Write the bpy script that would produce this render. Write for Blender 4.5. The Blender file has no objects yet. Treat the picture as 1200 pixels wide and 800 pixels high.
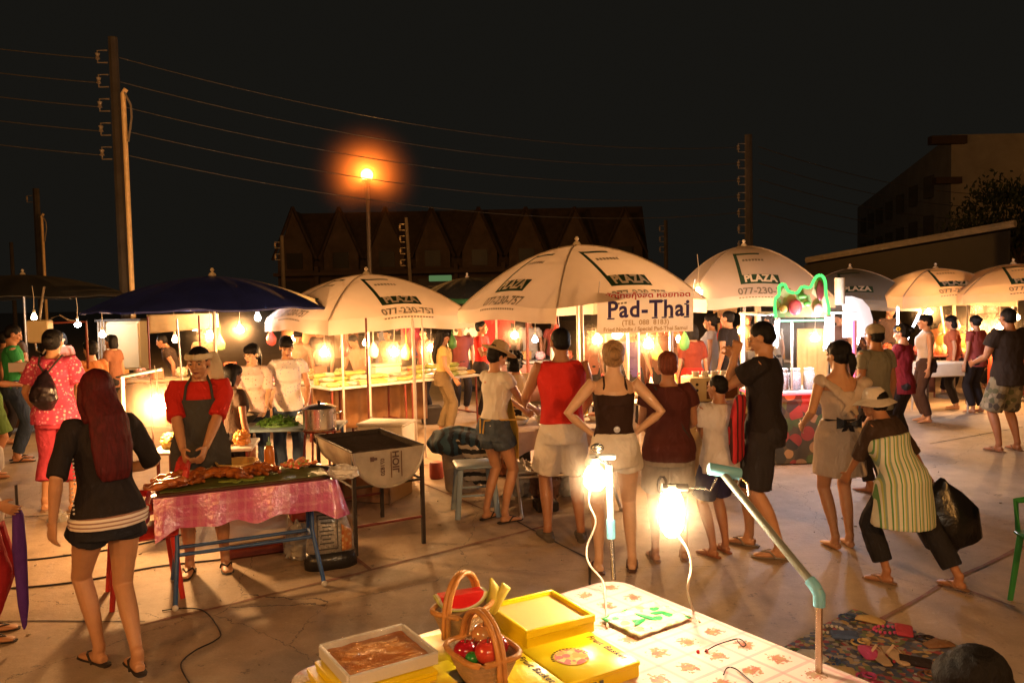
import bpy, math, random
from mathutils import Vector, Matrix, noise, Euler
random.seed(7)
R = math.radians
SC = bpy.context.scene
COL = SC.collection

# ------------------------------------------------------------------ camera
EYE = 1.93
F = 933.0                       # focal length in photo pixels (photo 1200 x 800)
PITCH = math.atan2(50.0, F)
ROLL = R(1.2)
_f = Vector((0, math.cos(PITCH), -math.sin(PITCH)))
_r0 = Vector((1, 0, 0)); _u0 = _r0.cross(_f)
CR = _r0 * math.cos(ROLL) - _u0 * math.sin(ROLL)
CU = _u0 * math.cos(ROLL) + _r0 * math.sin(ROLL)
CL = Vector((0, 0, EYE))
cam = bpy.data.objects.new('camera', bpy.data.cameras.new('camera'))
COL.objects.link(cam)
cam.data.sensor_width = 36.0
cam.data.lens = 36.0 * F / 1200.0
cam.data.clip_start = 0.05; cam.data.clip_end = 1500
M3 = Matrix((CR, CU, -_f)).transposed()
cam.matrix_world = Matrix.Translation(CL) @ M3.to_4x4()
SC.camera = cam

# ------------------------------------------------------------------ world, exposure
W = bpy.data.worlds.new('World'); SC.world = W; W.use_nodes = True
_bg = W.node_tree.nodes['Background']
_bg.inputs[0].default_value = (0.0068, 0.0063, 0.0050, 1); _bg.inputs[1].default_value = 1.0
SC.view_settings.view_transform = 'Standard'; SC.view_settings.look = 'None'
SC.view_settings.exposure = 0.22; SC.view_settings.gamma = 1.0
SC.render.engine = 'CYCLES'
SC.cycles.use_denoising = True
SC.cycles.max_bounces = 5; SC.cycles.diffuse_bounces = 3; SC.cycles.glossy_bounces = 2
SC.cycles.transmission_bounces = 4; SC.cycles.transparent_max_bounces = 12
SC.cycles.sample_clamp_indirect = 3.0
SC.cycles.volume_bounces = 0
SC.cycles.caustics_reflective = False; SC.cycles.caustics_refractive = False

GLOW = 1.0
WARM = (1.0, 0.55, 0.22); BULB = (1.0, 0.52, 0.19); FRONT = (1.0, 0.70, 0.40); WHITE = (0.9, 0.95, 1.0); SODIUM = (1.0, 0.42, 0.09)

# ------------------------------------------------------------------ where a pixel of the photo lies in the place
def ray(px, py):
    return (_f + CR * ((px - 600) / F) + CU * ((400 - py) / F))
def G(px, py, z=0.0):
    d = ray(px, py); t = (z - EYE) / d.z
    p = CL + d * t
    return Vector((p.x, p.y, z))
def D(px, py, y):
    d = ray(px, py); t = y / d.y
    return CL + d * t
def zat(loc, py):
    """height above loc whose image row is py"""
    lo, hi = -1.0, 30.0
    def row(z):
        v = Vector((loc.x, loc.y, z)) - CL
        return 400 - F * v.dot(CU) / v.dot(_f)
    for _ in range(50):
        m = (lo + hi) / 2
        if row(m) > py: lo = m
        else: hi = m
    return lo

# ------------------------------------------------------------------ materials
MATS = {}
def new_mat(name):
    m = bpy.data.materials.new(name); m.use_nodes = True
    nt = m.node_tree; b = nt.nodes['Principled BSDF']
    return m, nt, b
def _n(nt, t, **kw):
    n = nt.nodes.new(t)
    for k, v in kw.items():
        if k in n.inputs: n.inputs[k].default_value = v
        else: setattr(n, k, v)
    return n
def _c(c): return (c[0], c[1], c[2], 1)
def mix_rgb(nt, fac, a, b):
    m = nt.nodes.new('ShaderNodeMix'); m.data_type = 'RGBA'
    for s, v in ((0, fac), (6, a), (7, b)):
        if hasattr(v, 'is_output') or isinstance(v, bpy.types.NodeSocket): nt.links.new(v, m.inputs[s])
        elif s == 0: m.inputs[0].default_value = v
        else: m.inputs[s].default_value = _c(v)
    return m.outputs[2]
def coords(nt, kind='Object', scale=(1, 1, 1), rot=(0, 0, 0)):
    tc = nt.nodes.new('ShaderNodeTexCoord'); mp = nt.nodes.new('ShaderNodeMapping')
    mp.inputs['Scale'].default_value = scale; mp.inputs['Rotation'].default_value = rot
    nt.links.new(tc.outputs[kind], mp.inputs[0]); return mp.outputs[0]
def noise_out(nt, vec, scale, detail=4, rough=0.6):
    n = _n(nt, 'ShaderNodeTexNoise', Scale=scale, Detail=detail, Roughness=rough)
    nt.links.new(vec, n.inputs['Vector']); return n.outputs['Fac']
def ramp(nt, fac, lo, hi):
    m = _n(nt, 'ShaderNodeMapRange'); m.inputs[1].default_value = lo; m.inputs[2].default_value = hi
    nt.links.new(fac, m.inputs[0]); return m.outputs[0]
def mat(name, col, rough=0.6, var=0.25, vs=9, bump=0.15, bs=60, metal=0.0, col2=None, trans=0.0, spec=0.4, sub=0.0, coat=0.0, alpha=None, stretch=(1, 1, 1), fold=0):
    if name in MATS: return MATS[name]
    m, nt, b = new_mat(name)
    v = coords(nt, scale=stretch)
    f = ramp(nt, noise_out(nt, v, vs), 0.3, 0.7)
    c2 = col2 if col2 else tuple(x * (1 - var) for x in col)
    out = mix_rgb(nt, f, col, c2)
    nt.links.new(out, b.inputs['Base Color'])
    b.inputs['Roughness'].default_value = rough; b.inputs['Metallic'].default_value = metal
    b.inputs['Specular IOR Level'].default_value = spec
    if sub: b.inputs['Subsurface Weight'].default_value = sub; b.inputs['Subsurface Radius'].default_value = (0.02, 0.008, 0.004); b.inputs['Subsurface Scale'].default_value = 0.5
    if coat: b.inputs['Coat Weight'].default_value = coat; b.inputs['Coat Roughness'].default_value = 0.08
    if bump:
        bn = _n(nt, 'ShaderNodeBump', Strength=bump, Distance=0.01)
        nt.links.new(noise_out(nt, v, bs, 3), bn.inputs['Height']); nt.links.new(bn.outputs[0], b.inputs['Normal'])
        if fold:
            b2 = _n(nt, 'ShaderNodeBump', Strength=fold, Distance=0.045); v2 = coords(nt, scale=(1, 1, .55))
            n2 = _n(nt, 'ShaderNodeTexNoise', Scale=8.0, Detail=3, Roughness=.5, Distortion=1.2); nt.links.new(v2, n2.inputs['Vector']); nt.links.new(n2.outputs['Fac'], b2.inputs['Height']); nt.links.new(b2.outputs[0], bn.inputs['Normal'])
    if trans or alpha is not None:
        o = nt.nodes['Material Output']
        if trans:
            t = nt.nodes.new('ShaderNodeBsdfTranslucent'); nt.links.new(out, t.inputs[0])
            mx = nt.nodes.new('ShaderNodeMixShader'); mx.inputs[0].default_value = trans
        else:
            t = nt.nodes.new('ShaderNodeBsdfTransparent'); mx = nt.nodes.new('ShaderNodeMixShader'); mx.inputs[0].default_value = 1 - alpha
        nt.links.new(b.outputs[0], mx.inputs[1]); nt.links.new(t.outputs[0], mx.inputs[2]); nt.links.new(mx.outputs[0], o.inputs[0])
    MATS[name] = m; return m
def emit(name, col, strength, see=None):
    """see: share of light that passes straight through (a glass envelope round a lamp)"""
    if name in MATS: return MATS[name]
    m, nt, b = new_mat(name); nt.nodes.remove(b)
    e = _n(nt, 'ShaderNodeEmission', Strength=strength); e.inputs[0].default_value = _c(col)
    o = nt.nodes['Material Output']
    if see:
        t = nt.nodes.new('ShaderNodeBsdfTransparent'); mx = nt.nodes.new('ShaderNodeMixShader'); mx.inputs[0].default_value = see
        nt.links.new(e.outputs[0], mx.inputs[1]); nt.links.new(t.outputs[0], mx.inputs[2]); nt.links.new(mx.outputs[0], o.inputs[0])
    else: nt.links.new(e.outputs[0], o.inputs[0])
    if see: m.cycles.emission_sampling = 'NONE'
    MATS[name] = m; return m
def stripes(name, a, b_, period, axis=0, duty=0.5, rough=0.8, wob=0.0, kind='Object', cols=None):
    if name in MATS: return MATS[name]
    m, nt, b = new_mat(name); v = coords(nt, kind)
    sx = nt.nodes.new('ShaderNodeSeparateXYZ'); nt.links.new(v, sx.inputs[0])
    src = sx.outputs[axis]
    if wob:
        a1 = _n(nt, 'ShaderNodeMath', operation='MULTIPLY_ADD'); nt.links.new(noise_out(nt, v, 6), a1.inputs[0]); a1.inputs[1].default_value = wob; nt.links.new(src, a1.inputs[2]); src = a1.outputs[0]
    d = _n(nt, 'ShaderNodeMath', operation='DIVIDE'); nt.links.new(src, d.inputs[0]); d.inputs[1].default_value = period
    fr = _n(nt, 'ShaderNodeMath', operation='FRACT'); nt.links.new(d.outputs[0], fr.inputs[0])
    if cols:
        cr = nt.nodes.new('ShaderNodeValToRGB'); cr.color_ramp.interpolation = 'CONSTANT'
        els = cr.color_ramp.elements
        for i, (p, c) in enumerate(cols):
            e = els[i] if i < 2 else els.new(p)
            e.position = p; e.color = _c(c)
        nt.links.new(fr.outputs[0], cr.inputs[0]); out = cr.outputs[0]
    else:
        gt = _n(nt, 'ShaderNodeMath', operation='GREATER_THAN'); nt.links.new(fr.outputs[0], gt.inputs[0]); gt.inputs[1].default_value = duty
        out = mix_rgb(nt, gt.outputs[0], a, b_)
    nt.links.new(out, b.inputs['Base Color']); b.inputs['Roughness'].default_value = rough
    bn = _n(nt, 'ShaderNodeBump', Strength=0.2, Distance=0.01)
    nt.links.new(noise_out(nt, v, 40), bn.inputs['Height']); nt.links.new(bn.outputs[0], b.inputs['Normal'])
    MATS[name] = m; return m
def blotches(name, base, cols, scale=25, rough=0.8, thr=0.45, bump=0.2, metal=0, kind='Object', sheen=0):
    """cloth or goods with a print: patches of several colours on a base"""
    if name in MATS: return MATS[name]
    m, nt, b = new_mat(name); v = coords(nt, kind)
    vo = _n(nt, 'ShaderNodeTexVoronoi', Scale=scale); nt.links.new(v, vo.inputs['Vector'])
    sp = nt.nodes.new('ShaderNodeSeparateColor'); nt.links.new(vo.outputs['Color'], sp.inputs[0])
    cr = nt.nodes.new('ShaderNodeValToRGB'); cr.color_ramp.interpolation = 'CONSTANT'
    els = cr.color_ramp.elements
    for i, c in enumerate(cols):
        e = els[i] if i < 2 else els.new(i / len(cols))
        e.position = i / len(cols); e.color = _c(c)
    nt.links.new(sp.outputs[0], cr.inputs[0])
    lt = _n(nt, 'ShaderNodeMath', operation='LESS_THAN'); nt.links.new(vo.outputs['Distance'], lt.inputs[0]); lt.inputs[1].default_value = thr
    nt.links.new(mix_rgb(nt, lt.outputs[0], base, cr.outputs[0]), b.inputs['Base Color'])
    b.inputs['Roughness'].default_value = rough; b.inputs['Metallic'].default_value = metal
    bn = _n(nt, 'ShaderNodeBump', Strength=bump, Distance=0.01)
    nt.links.new(noise_out(nt, v, 45), bn.inputs['Height']); nt.links.new(bn.outputs[0], b.inputs['Normal'])
    MATS[name] = m; return m

# ------------------------------------------------------------------ geometry builder
def V(*a): return Vector(a)
class B:
    def __init__(s): s.v = []; s.f = []
    def add(s, vs, fs):
        o = len(s.v); s.v += [Vector(p) for p in vs]; s.f += [tuple(i + o for i in f) for f in fs]; return s
    def merge(s, other): return s.add(other.v, other.f)
    def box(s, c, size, rot=(0, 0, 0), bev=0.0, taper=1.0):
        c = Vector(c); e = Euler(rot).to_matrix() if not isinstance(rot, Matrix) else rot
        x, y, z = [q / 2 for q in size]
        if bev <= 0:
            vs = [(sx * x * (taper if sz > 0 else 1), sy * y * (taper if sz > 0 else 1), sz * z) for sz in (-1, 1) for sx, sy in ((-1, -1), (1, -1), (1, 1), (-1, 1))]
            fs = [(3, 2, 1, 0), (4, 5, 6, 7), (0, 1, 5, 4), (1, 2, 6, 5), (2, 3, 7, 6), (3, 0, 4, 7)]
        else:
            bev = min(bev, x * .9, y * .9, z * .9)
            prof = [(-z, bev), (-z + bev, 0), (z - bev, 0), (z, bev)]
            vs = []; fs = []
            for zz, ins in prof:
                k = taper if zz > 0 else 1
                X, Y = (x - ins) * k, (y - ins) * k; q = bev * .6
                for px_, py_ in ((-X + q, -Y), (X - q, -Y), (X, -Y + q), (X, Y - q), (X - q, Y), (-X + q, Y), (-X, Y - q), (-X, -Y + q)):
                    vs.append((px_, py_, zz))
            for k in range(3):
                for i in range(8):
                    j = (i + 1) % 8; fs.append((k * 8 + i, k * 8 + j, k * 8 + 8 + j, k * 8 + 8 + i))
            fs.append(tuple(range(7, -1, -1))); fs.append(tuple(range(24, 32)))
        return s.add([c + e @ Vector(p) for p in vs], fs)
    def tube(s, pts, rad, ref=(1, 0, 0), n=12, cap=True, close=False, round_cap=False):
        pts = [Vector(p) for p in pts]
        if not isinstance(rad, (list, tuple)): rad = [rad] * len(pts)
        rad = [(r, r) if not isinstance(r, (list, tuple)) else tuple(r) for r in rad]
        if round_cap:
            d0 = (pts[0] - pts[1]).normalized(); d1 = (pts[-1] - pts[-2]).normalized()
            r0, r1 = rad[0], rad[-1]; m0, m1 = min(r0), min(r1)
            pre = [(pts[0] + d0 * m0 * .9, (r0[0] - m0 * .75, r0[1] - m0 * .75)), (pts[0] + d0 * m0 * .55, (r0[0] - m0 * .25, r0[1] - m0 * .25))]
            post = [(pts[-1] + d1 * m1 * .55, (r1[0] - m1 * .25, r1[1] - m1 * .25)), (pts[-1] + d1 * m1 * .9, (r1[0] - m1 * .75, r1[1] - m1 * .75))]
            pts = [p for p, _ in pre] + pts + [p for p, _ in post]
            rad = [r for _, r in pre] + rad + [r for _, r in post]
        ref = Vector(ref); vs = []; fs = []; N = len(pts)
        for i, p in enumerate(pts):
            if close: t = pts[(i + 1) % N] - pts[i - 1]
            else: t = pts[min(i + 1, N - 1)] - pts[max(i - 1, 0)]
            if t.length < 1e-9: t = Vector((0, 0, 1))
            t.normalize()
            sd = ref - t * ref.dot(t)
            if sd.length < 1e-3: sd = Vector((0, 1, 0)) - t * t.y
            if sd.length < 1e-3: sd = Vector((0, 0, 1)) - t * t.z
            sd.normalize(); fr = t.cross(sd)
            a, b = rad[i]
            for k in range(n):
                an = 2 * math.pi * k / n
                vs.append(p + sd * (a * math.cos(an)) + fr * (b * math.sin(an)))
        for i in range(N if close else N - 1):
            for k in range(n):
                k2 = (k + 1) % n; j = (i + 1) % N
                fs.append((i * n + k, i * n + k2, j * n + k2, j * n + k))
        if cap and not close:
            fs.append(tuple(range(n - 1, -1, -1))); fs.append(tuple(range((N - 1) * n, N * n)))
        return s.add(vs, fs)
    def cyl(s, p0, p1, r, r1=None, n=10): return s.tube([p0, p1], [r, r if r1 is None else r1], n=n)
    def ell(s, c, r, rot=None, nu=14, nv=9):
        c = Vector(c); r = (r, r, r) if not isinstance(r, (tuple, list)) else r
        m = rot if rot is not None else Matrix.Identity(3)
        if isinstance(m, (tuple, list)): m = Euler(m).to_matrix()
        vs = [c + m @ Vector((0, 0, -r[2]))]; fs = []
        for i in range(1, nv):
            ph = -math.pi / 2 + math.pi * i / nv
            for k in range(nu):
                a = 2 * math.pi * k / nu
                vs.append(c + m @ Vector((r[0] * math.cos(ph) * math.cos(a), r[1] * math.cos(ph) * math.sin(a), r[2] * math.sin(ph))))
        vs.append(c + m @ Vector((0, 0, r[2])))
        for k in range(nu):
            fs.append((0, 1 + (k + 1) % nu, 1 + k))
            fs.append((len(vs) - 1, 1 + (nv - 2) * nu + k, 1 + (nv - 2) * nu + (k + 1) % nu))
        for i in range(nv - 2):
            for k in range(nu):
                fs.append((1 + i * nu + k, 1 + i * nu + (k + 1) % nu, 1 + (i + 1) * nu + (k + 1) % nu, 1 + (i + 1) * nu + k))
        return s.add(vs, fs)
    def lathe(s, prof, c=(0, 0, 0), n=20, cap=False):
        c = Vector(c); vs = []; fs = []
        for r, z in prof:
            for k in range(n):
                a = 2 * math.pi * k / n; vs.append(c + Vector((r * math.cos(a), r * math.sin(a), z)))
        for i in range(len(prof) - 1):
            for k in range(n):
                fs.append((i * n + k, i * n + (k + 1) % n, (i + 1) * n + (k + 1) % n, (i + 1) * n + k))
        if cap: fs.append(tuple(range(n - 1, -1, -1))); fs.append(tuple(range((len(prof) - 1) * n, len(prof) * n)))
        return s.add(vs, fs)
    def grid(s, fn, nu, nv, thick=0.0):
        vs = [Vector(fn(i / nu, j / nv)) for j in range(nv + 1) for i in range(nu + 1)]
        w = nu + 1
        fs = [(j * w + i, j * w + i + 1, (j + 1) * w + i + 1, (j + 1) * w + i) for j in range(nv) for i in range(nu)]
        if thick:
            ns = [Vector() for _ in vs]
            for f in fs:
                nn = (vs[f[1]] - vs[f[0]]).cross(vs[f[3]] - vs[f[0]])
                for i in f: ns[i] += nn
            L = len(vs)
            vs2 = [p - n_.normalized() * thick if n_.length > 0 else p for p, n_ in zip(vs, ns)]
            fs2 = [tuple(i + L for i in reversed(f)) for f in fs]
            rim = []
            for i in range(nu): rim += [(i + 1, i, i + L, i + 1 + L), (nv * w + i, nv * w + i + 1, nv * w + i + 1 + L, nv * w + i + L)]
            for j in range(nv): rim += [(j * w, (j + 1) * w, (j + 1) * w + L, j * w + L), ((j + 1) * w + nu, j * w + nu, j * w + nu + L, (j + 1) * w + nu + L)]
            return s.add(vs + vs2, fs + fs2 + rim)
        return s.add(vs, fs)
    def prism(s, outline, fn, thick):
        """outline: 2D points; fn(u, v, d) -> 3D, d = 0 front, 1 back (scaled by thick)"""
        n = len(outline)
        vs = [fn(u, v, 0) for u, v in outline] + [fn(u, v, thick) for u, v in outline]
        fs = [tuple(range(n)), tuple(range(2 * n - 1, n - 1, -1))] + [(i, i + n, (i + 1) % n + n, (i + 1) % n) for i in range(n)]
        return s.add(vs, fs)
    def mesh(s, name, loc=None, smooth=False):
        me = bpy.data.meshes.new(name)
        vs = s.v if loc is None else [p - loc for p in s.v]
        me.from_pydata([tuple(p) for p in vs], [], s.f); me.update()
        if smooth:
            me.polygons.foreach_set('use_smooth', [True] * len(me.polygons))
            if smooth == 'auto': me.set_sharp_from_angle(angle=R(38))
        return me

ORD = ['leftmost', 'second from the left', 'third from the left', 'fourth from the left', 'fifth from the left', 'sixth from the left', 'seventh from the left', 'middle', 'eighth from the right', 'seventh from the right', 'sixth from the right', 'fifth from the right', 'fourth from the right', 'third from the right', 'second from the right', 'rightmost']
def tag(o, label, cat, group=None, kind=None):
    if label: o['label'] = label
    if cat: o['category'] = cat
    if group: o['group'] = group
    if kind: o['kind'] = kind
    return o
def thing(name, label, cat, loc=(0, 0, 0), group=None):
    o = bpy.data.objects.new(name, None); COL.objects.link(o); o.location = loc
    o.empty_display_size = 0.1
    return tag(o, label, cat, group)
def wloc(o):
    v = Vector((0, 0, 0))
    while o is not None: v = v + Vector(o.location); o = o.parent
    return v
def put(b, name, m, parent=None, smooth='auto', world=True, label=None, loc=None):
    """world: the builder's points are world points (parents are never rotated); else they are relative to the parent"""
    if parent is not None:
        off = wloc(parent) if world else None
    else: off = Vector(loc) if loc is not None else None
    o = bpy.data.objects.new(name, b.mesh(name, off, smooth)); COL.objects.link(o)
    if parent is not None: o.parent = parent
    elif loc is not None: o.location = loc
    if m is not None: o.data.materials.append(m)
    if label: o['label'] = label
    return o
def solo(b, name, m, label, cat, loc, group=None, smooth='auto'):
    return tag(put(b, name, m, None, smooth, loc=loc), label, cat, group)
def struct(b, name, m, smooth='auto'):
    o = put(b, name, m, None, smooth); o['kind'] = 'structure'; return o
def dup(o, loc, label=None, parent=None):
    c = o.copy(); COL.objects.link(c); c.parent = parent
    if parent is None: c.location = loc
    if label: c['label'] = label
    for ch in list(o.children): dup(ch, None, None, c)
    return c
def text_mesh(txt, size, bold=0.0, align='CENTER', shear=0.0, sx=1.0, space=1.0):
    cu = bpy.data.curves.new('t', 'FONT'); cu.body = txt; cu.size = size; cu.align_x = align; cu.align_y = 'CENTER'
    cu.offset = bold; cu.shear = shear; cu.resolution_u = 3; cu.space_character = space
    o = bpy.data.objects.new('t', cu); COL.objects.link(o)
    dg = bpy.context.evaluated_depsgraph_get(); dg.update()
    me = bpy.data.meshes.new_from_object(o.evaluated_get(dg))
    b = B(); b.v = [Vector((v.co.x * sx, v.co.y, 0)) for v in me.vertices]; b.f = [tuple(p.vertices) for p in me.polygons]
    bpy.data.objects.remove(o); bpy.data.meshes.remove(me); bpy.data.curves.remove(cu)
    return b
def mapped(b, fn):
    c = B(); c.v = [Vector(fn(p.x, p.y)) for p in b.v]; c.f = list(b.f); return c
def lamp_in(name, parent, loc, power, col, rad=0.03, kind='POINT'):
    l = bpy.data.lights.new(name, kind); l.energy = power; l.color = col
    if kind == 'POINT' or kind == 'SPOT': l.shadow_soft_size = rad
    o = bpy.data.objects.new(name, l); COL.objects.link(o)
    o.location = Vector(loc) - (wloc(parent) if parent else Vector())
    if parent: o.parent = parent
    return o
def sway(b, amp, freq, seed=0.0, axis=None):
    for i, p in enumerate(b.v):
        n_ = noise.noise_vector(p * freq + Vector((seed, seed * 1.7, -seed)))
        b.v[i] = p + (n_ * amp if axis is None else Vector(axis) * (n_.x * amp))
    return b
# ------------------------------------------------------------------ people
WORK = bpy.data.scenes.new('work')
def remeshed(b, name, voxel, smooth_it=4, wrinkle=0.0, wfreq=8.0, cutter=None, seed=0.0, stretch=(1, 1, 1)):
    """one continuous skin round a set of overlapping solids"""
    me = b.mesh(name)
    o = bpy.data.objects.new(name, me); WORK.collection.objects.link(o)
    r = o.modifiers.new('r', 'REMESH'); r.mode = 'VOXEL'; r.voxel_size = voxel
    if smooth_it:
        sm = o.modifiers.new('s', 'SMOOTH'); sm.iterations = smooth_it; sm.factor = 0.5
    vl = WORK.view_layers[0]; vl.update(); dg = vl.depsgraph
    out = bpy.data.meshes.new_from_object(o.evaluated_get(dg))
    bpy.data.objects.remove(o); bpy.data.meshes.remove(me)
    if wrinkle:
        st = Vector(stretch)
        n_ = len(out.vertices); co = [0.0] * (n_ * 3); out.vertices.foreach_get('co', co)
        no = [0.0] * (n_ * 3); out.vertex_normals.foreach_get('vector', no)
        for i in range(n_):
            j = 3 * i
            q = Vector((co[j] * st.x, co[j + 1] * st.y, co[j + 2] * st.z)) * wfreq + Vector((seed, seed, seed))
            k = (noise.noise(q) + 0.5 * noise.noise(q * 2.3)) * wrinkle
            co[j] += no[j] * k; co[j + 1] += no[j + 1] * k; co[j + 2] += no[j + 2] * k
        out.vertices.foreach_set('co', co)
    out.polygons.foreach_set('use_smooth', [True] * len(out.polygons))
    out.update(); out.name = name
    return out

def ik(a, b, l1, l2, hint):
    a, b = Vector(a), Vector(b); d = b - a; L = max(min(d.length, (l1 + l2) * .999), abs(l1 - l2) + 1e-3)
    u = d.normalized(); x = (l1 * l1 - l2 * l2 + L * L) / (2 * L); h = math.sqrt(max(l1 * l1 - x * x, 0))
    hn = Vector(hint); hn = hn - u * hn.dot(u)
    if hn.length < 1e-4: hn = Vector((0, 1, 0))
    return a + u * x + hn.normalized() * h, a + u * L
def lerp_tab(tab, t):
    for (t0, r0), (t1, r1) in zip(tab, tab[1:]):
        if t <= t1: return r0 + (r1 - r0) * max(0, (t - t0)) / (t1 - t0)
    return tab[-1][1]
LEG = [(0, .088), (.25, .086), (.5, .075), (.8, .059), (1, .054), (1.2, .056), (1.45, .053), (1.75, .037), (2, .034)]
ARM = [(0, .048), (.3, .046), (.7, .039), (1, .036), (1.25, .038), (1.6, .031), (2, .0235)]

SKIN = {}
def skin(k):
    cols = {'brown': (.37, .165, .08), 'tan': (.50, .25, .13), 'pale': (.62, .37, .22), 'dark': (.24, .125, .07)}
    return mat('skin_' + k, cols[k], rough=.48, var=.14, vs=14, bump=.05, bs=160, sub=.06, spec=.4)
def hairm(k='black'):
    cols = {'black': (.008, .006, .005), 'brown': (.045, .022, .012), 'red': (.10, .010, .010), 'blond': (.42, .24, .11), 'auburn': (.20, .05, .025)}
    return mat('hair_' + k, cols[k], rough=.58, var=.6, vs=70, bump=.5, bs=230, stretch=(1, 1, .10), spec=.18)

class Rig: pass
def person(px, fy, hy, yaw, label, feet=((-.1, 0), (.1, 0)), hands=None, lean=0.0, side=0.0, head=(0, 0), sk='brown', sex='f',
           hair='short', hairc='black', top=None, bottom=None, shoes=None, extra=None, fat=1.0, loc=None, h=None, crouch=0.0,
           face=False, elbows=None, near=True, group='people at the night market', footyaw=None, curl=.5, palm=None, lift=(0, 0), hairl=.30):
    base = Vector(loc) if loc is not None else G(px, fy)
    if h is None: h = zat(base, hy) - base.z
    S = h / 1.70
    if crouch: S = h / (1.70 - crouch)
    fem = sex == 'f'
    vox = (.0055 if near else .0115)
    g = Rig(); g.S = S
    hipw = .088 if fem else .085; shw = .158 if fem else .182
    hip0 = V(0, 0, .91 - crouch)
    def U(p):
        p = Vector(p); p.z -= crouch
        k = max(0, min(1, (p.z - hip0.z) / .22)); k = k * k * (3 - 2 * k)
        q = p - hip0
        q = Matrix.Rotation(-lean * k, 3, 'X') @ q
        q = Matrix.Rotation(side * k, 3, 'Y') @ q
        return q + hip0
    g.U = U
    # legs
    legs = []
    for i, sx in enumerate((-1, 1)):
        fx, fyy = feet[i][0], feet[i][1]
        an = V(fx, fyy - .03, .085 + lift[i]); hp = V(sx * hipw, 0, .91 - crouch)
        fy_ = (footyaw[i] if footyaw else -sx * R(9))
        fd = V(-math.sin(fy_), math.cos(fy_), 0)
        kn, an = ik(hp, an, .435, .43, fd + V(0, .3, 0))
        legs.append((hp, kn, an, fd))
    g.legs = legs
    arms = []
    for i, sx in enumerate((-1, 1)):
        sh = U((sx * shw, 0, 1.405))
        wr = Vector(hands[i]) if hands and hands[i] else V(sx * .235, .04, .875 - crouch)
        if not (hands and hands[i]): wr = U((sx * .245, .03, .875))
        hint = Vector(elbows[i]) if elbows and elbows[i] else V(sx * .35, -1, -.1)
        el, wr = ik(sh, wr, .285, .255, hint)
        arms.append((sh, el, wr))
    g.arms = arms
    def seg(j, t, bend=.0):
        a, b_, c = j[0], j[1], j[2]
        return a.lerp(b_, t) if t <= 1 else b_.lerp(c, t - 1)
    g.seg = seg
    b = B()
    hw = (.168 if fem else .155) * fat; ww = (.118 if fem else .13) * fat; cw = (.140 if fem else .160) * (0.5 + .5 * fat)
    tor = [((0, 0, .80), (.10, .085)), ((0, 0, .85), (hw * .88, .11)), ((0, -.012, .92), (hw, .122)), ((0, -.004, 1.0), (hw * .88, .108)), ((0, 0, 1.08), (ww, .094)),
           ((0, .002, 1.17), (ww * 1.06, .098)), ((0, 0, 1.27), (cw, .112)), ((0, -.005, 1.36), (cw * 1.02, .105)), ((0, -.01, 1.42), (cw * .86, .075)), ((0, -.012, 1.455), (.075, .058)), ((0, -.008, 1.49), (.055, .056)), ((0, .004, 1.56), (.052, .055))]
    fr = fat if fat > 1 else 1
    tor = [(p, (r[0], r[1] * (fr if p[2] < 1.4 else 1))) for p, r in tor]
    g.tor = tor
    X = U((1, 0, 1.3)) - U((0, 0, 1.3))
    b.tube([U(p) for p, _ in tor], [r for _, r in tor], ref=X, n=20)
    if fem:
        for sx in (-1, 1): b.ell(U((sx * .07, .075, 1.27)), (.062, .055, .06))
    for sx in (-1, 1): b.ell(U((sx * .075, -.05, .90)), (.085, .085, .09))
    ts = [0, .15, .3, .5, .7, .85, 1, 1.12, 1.25, 1.4, 1.6, 1.8, 2]
    for hp, kn, an, fd in legs:
        back = -fd
        pts = []; rr = []
        for t in ts:
            p = seg((hp, kn, an), t)
            if 1 < t < 2: p = p + back * (.016 * math.sin((t - 1) * math.pi))
            pts.append(p); rr.append(lerp_tab(LEG, t) * (fat if t < 1 else 1) * (.93 if fem and t > 1 else 1))
        b.tube(pts, rr, n=14, round_cap=True)
        a0 = V(an.x, an.y, an.z - .05)
        b.tube([a0 - fd * .045, a0 - fd * .03 , a0 + fd * .05 + V(0, 0, -.002), a0 + fd * .11 + V(0, 0, -.010), a0 + fd * .155 + V(0, 0, -.014), a0 + fd * .185 + V(0, 0, -.018)],
               [(.024, .022), (.031, .030), (.036, .030), (.043, .021), (.041, .015), (.028, .010)], ref=fd.cross(V(0, 0, 1)), n=12)
        b.tube([an + V(0, 0, .03), a0 + fd * .02], [.034, .036], n=12, round_cap=True)
    hx = []
    for i, (sh, el, wr) in enumerate(arms):
        sx = (-1, 1)[i]
        inn = U((sx * shw * .6, -.005, 1.40))
        pts = [inn] + [seg((sh, el, wr), t) for t in (0, .3, .7, 1, 1.25, 1.6, 2)]
        am = .92 if fem else 1.08
        rr = [.045] + [lerp_tab(ARM, t) * am * (fat if t < 1 else 1) for t in (0, .3, .7, 1, 1.25, 1.6, 2)]
        b.tube(pts, rr, n=12, round_cap=True)
        d = (wr - el).normalized()
        pn = Vector(palm[i]) if palm and palm[i] else V(-sx, .25, 0)
        pn = pn - d * pn.dot(d); pn.normalize()
        s_ = d.cross(pn)                    # thumb side chosen towards the front / up
        ft = V(0, 1, .6); th = s_ if s_.dot(ft) > 0 else -s_
        b.tube([wr - d * .01, wr + d * .03, wr + d * .06, wr + d * .092], [(.024, .017), (.034, .016), (.040, .014), (.038, .011)], ref=s_, n=12, round_cap=True)
        cu = curl if not isinstance(curl, (tuple, list)) else curl[i]
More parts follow.
